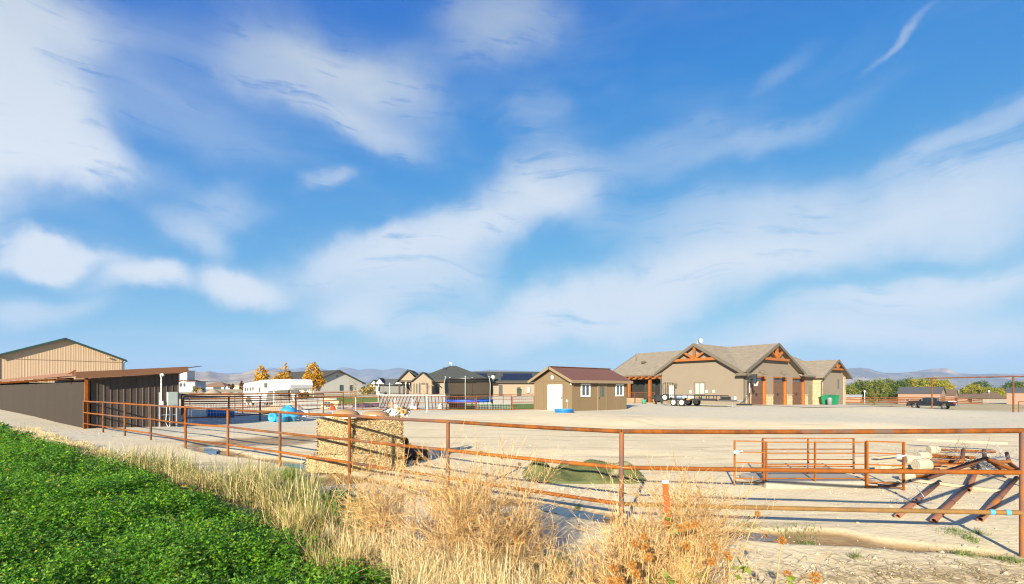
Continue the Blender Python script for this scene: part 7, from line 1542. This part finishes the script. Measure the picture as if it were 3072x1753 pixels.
# ---- heap of green turf behind the fence
c = on_ground(1750, 1432); t = thing('turf_heap', 'lumpy heap of cut green turf lying on the dirt behind the fence', 'turf heap', c)
rs = np.random.default_rng(3); nx_, ny_ = 60, 26; X_, Y_ = np.meshgrid(np.linspace(-1.45, 1.45, nx_), np.linspace(-.75, 1.0, ny_))
e = np.clip(1 - (np.abs(X_) / 1.42) ** 6 - (np.abs(Y_ - .1) / .85) ** 4, 0, 1); lump = fbm(X_ * 1.0 + 5, Y_ * .8, .75, 3, 8)
bump = sum(hh * np.exp(-((X_ - cx_) / sx_) ** 2 - ((Y_ - cy_) / .34) ** 2) for cx_, cy_, sx_, hh in ((-1.0, .35, .28, .36), (-.35, .3, .24, .26), (.1, .2, .22, .22), (.45, .3, .3, .26), (1.0, .2, .3, .3), (-.6, -.2, .2, .14), (.2, -.25, .3, .16)))
H = np.minimum(e * 3, 1) * (.05 + bump + .10 * (lump - .3) + .03 * (fbm(X_ * 1.3, Y_ * 1.3, .16, 3, 14) - .4)) - .04; H = np.where(e < .03, -.06, H) 
V = np.stack([X_, Y_, H], -1).reshape(-1, 3); i = np.arange(nx_ - 1); j = np.arange(ny_ - 1); I, J = np.meshgrid(i, j); b0 = (J * nx_ + I).ravel()
np_object('turf', V, np.stack([b0, b0 + 1, b0 + nx_ + 1, b0 + nx_], -1), pmat('dusty_green_turf', (.085, .105, .03), (.135, .135, .055), 7, .95, .6, 45, c3=(.36, .30, .18), scale3=2.2, thr3=(.62, .75)), t, smooth=True)
k = rs.integers(0, nx_ * ny_, 9000); P = V[k] + rs.normal(0, .02, (9000, 3)) * np.array([1, 1, 0]); ok = H.reshape(-1)[k] > .03; P = P[ok]; bl = blades(P[:, 0], P[:, 1], P[:, 2] - .01, rs.uniform(.015, .045, len(P)), np.full(len(P), .007), rs, [(.085, .125, .03), (.12, .15, .045), (.17, .18, .065), (.065, .10, .028)], .6, seg=1)
kind(np_object('grass_blades', bl[0], np.arange(len(bl[0])).reshape(-1, 4), ALF, t, colors=bl[1]), 'stuff')

# ---- clods, stones and straw litter on the ground
def stones_np(x, y, s, rs, pal):
    n = len(x); z = ground_z(x, y); base = np.array([(1, 0, 0), (0, 1, 0), (-1, 0, 0), (0, -1, 0), (0, 0, 1), (0, 0, -.6)], float); V = base[None] * rs.uniform(.6, 1.25, (n, 6, 1)) * s[:, None, None] * np.array([1, 1, .6]) + np.stack([x, y, z + s * .15], -1)[:, None, :]
    a = rs.uniform(0, 6.28, n); 
    tri = np.array([(0, 1, 4), (1, 2, 4), (2, 3, 4), (3, 0, 4), (1, 0, 5), (2, 1, 5), (3, 2, 5), (0, 3, 5)]); Q = (np.arange(n) * 6)[:, None, None] + tri[None]; T = np.array(pal)[rs.integers(len(pal), size=n)]; return V.reshape(-1, 3), Q.reshape(-1, 3), np.repeat(T, 8, axis=0)
x, y = [], []
for (px, py, n, rx, ry) in ((1600, 1470, 500, 1.2, .35), (1750, 1470, 350, 1.0, .3), (1500, 1440, 200, .6, .3), (2800, 1500, 300, 1.4, .9), (2300, 1450, 120, 2.0, .8), (2600, 1700, 260, 1.6, .5), (2350, 1720, 300, .7, .4), (200, 1290, 700, 5, 1.6), (120, 1262, 500, 5, 1.0), (1100, 1450, 100, .8, .3)):
    c = on_ground(px, py); x.append(c.x + RS.normal(0, rx, n)); y.append(c.y + RS.normal(0, ry, n))
n = 1800; yy_ = RS.uniform(4.2, 20, n); x.append(RS.uniform(-.3, 1.1, n) * yy_); y.append(yy_)
x, y = np.concatenate(x), np.concatenate(y); s = RS.gamma(2.0, .008, len(x)).clip(.005, .05)
V, Q, T = stones_np(x, y, s, RS, [(.46, .38, .26), (.40, .33, .23), (.50, .42, .29), (.34, .29, .22)]); o = np_object('clods', V, Q, leafmat('dry_clods', 0.0, .95), colors=T, nside=3); kind(o, 'stuff'); o['label'] = 'scattered clods and small stones on bare dirt'
def litter(px, py, n, rx, ry, l0, l1, rs, pal, ang=None):
    c = on_ground(px, py); x = c.x + rs.normal(0, rx, n); y = c.y + rs.normal(0, ry, n); z = ground_z(x, y) + rs.uniform(.006, .035, n); a = rs.uniform(0, pi, n) if ang is None else rs.normal(ang, .5, n); l_ = rs.uniform(l0, l1, n); d = np.stack([np.cos(a), np.sin(a), rs.normal(0, .1, n)], -1) * l_[:, None] * .5; sd = np.stack([-np.sin(a), np.cos(a), np.zeros(n)], -1) * .0028; c3 = np.stack([x, y, z], -1)
    V = np.stack([c3 - d - sd, c3 - d + sd, c3 + d + sd, c3 + d - sd], 1).reshape(-1, 3); return V, np.array(pal)[rs.integers(len(pal), size=n)] * rs.uniform(.6, 1.15, (n, 1))
LP = STRAWC + [(.36, .27, .15)]
lst = [litter(2880, 1715, 330, .8, .2, .06, .3, RS, LP), litter(2680, 1740, 160, .8, .2, .06, .3, RS, LP), litter(2450, 1745, 200, .5, .2, .05, .25, RS, LP), litter(2960, 1745, 220, .5, .2, .06, .25, RS, LP), litter(2550, 1690, 160, 1.2, .3, .05, .4, RS, LP), litter(1235, 1335, 250, .35, .4, .08, .25, RS, STRAWC), litter(1100, 1425, 400, .8, .25, .08, .25, RS, STRAWC), litter(1000, 1445, 300, .7, .3, .05, .2, RS, STRAWC), litter(1080, 1400, 400, .9, .35, .05, .2, RS, STRAWC), litter(2500, 1560, 120, 2, .8, .04, .15, RS, LP), litter(2870, 1420, 500, 1.0, .5, .08, .35, RS, LP), litter(300, 1330, 500, 2.5, .8, .08, .3, RS, STRAWC)]
stuff_blades('straw_litter', 'dry straw and twigs littering the dirt in the lower right corner', lst, DRY)
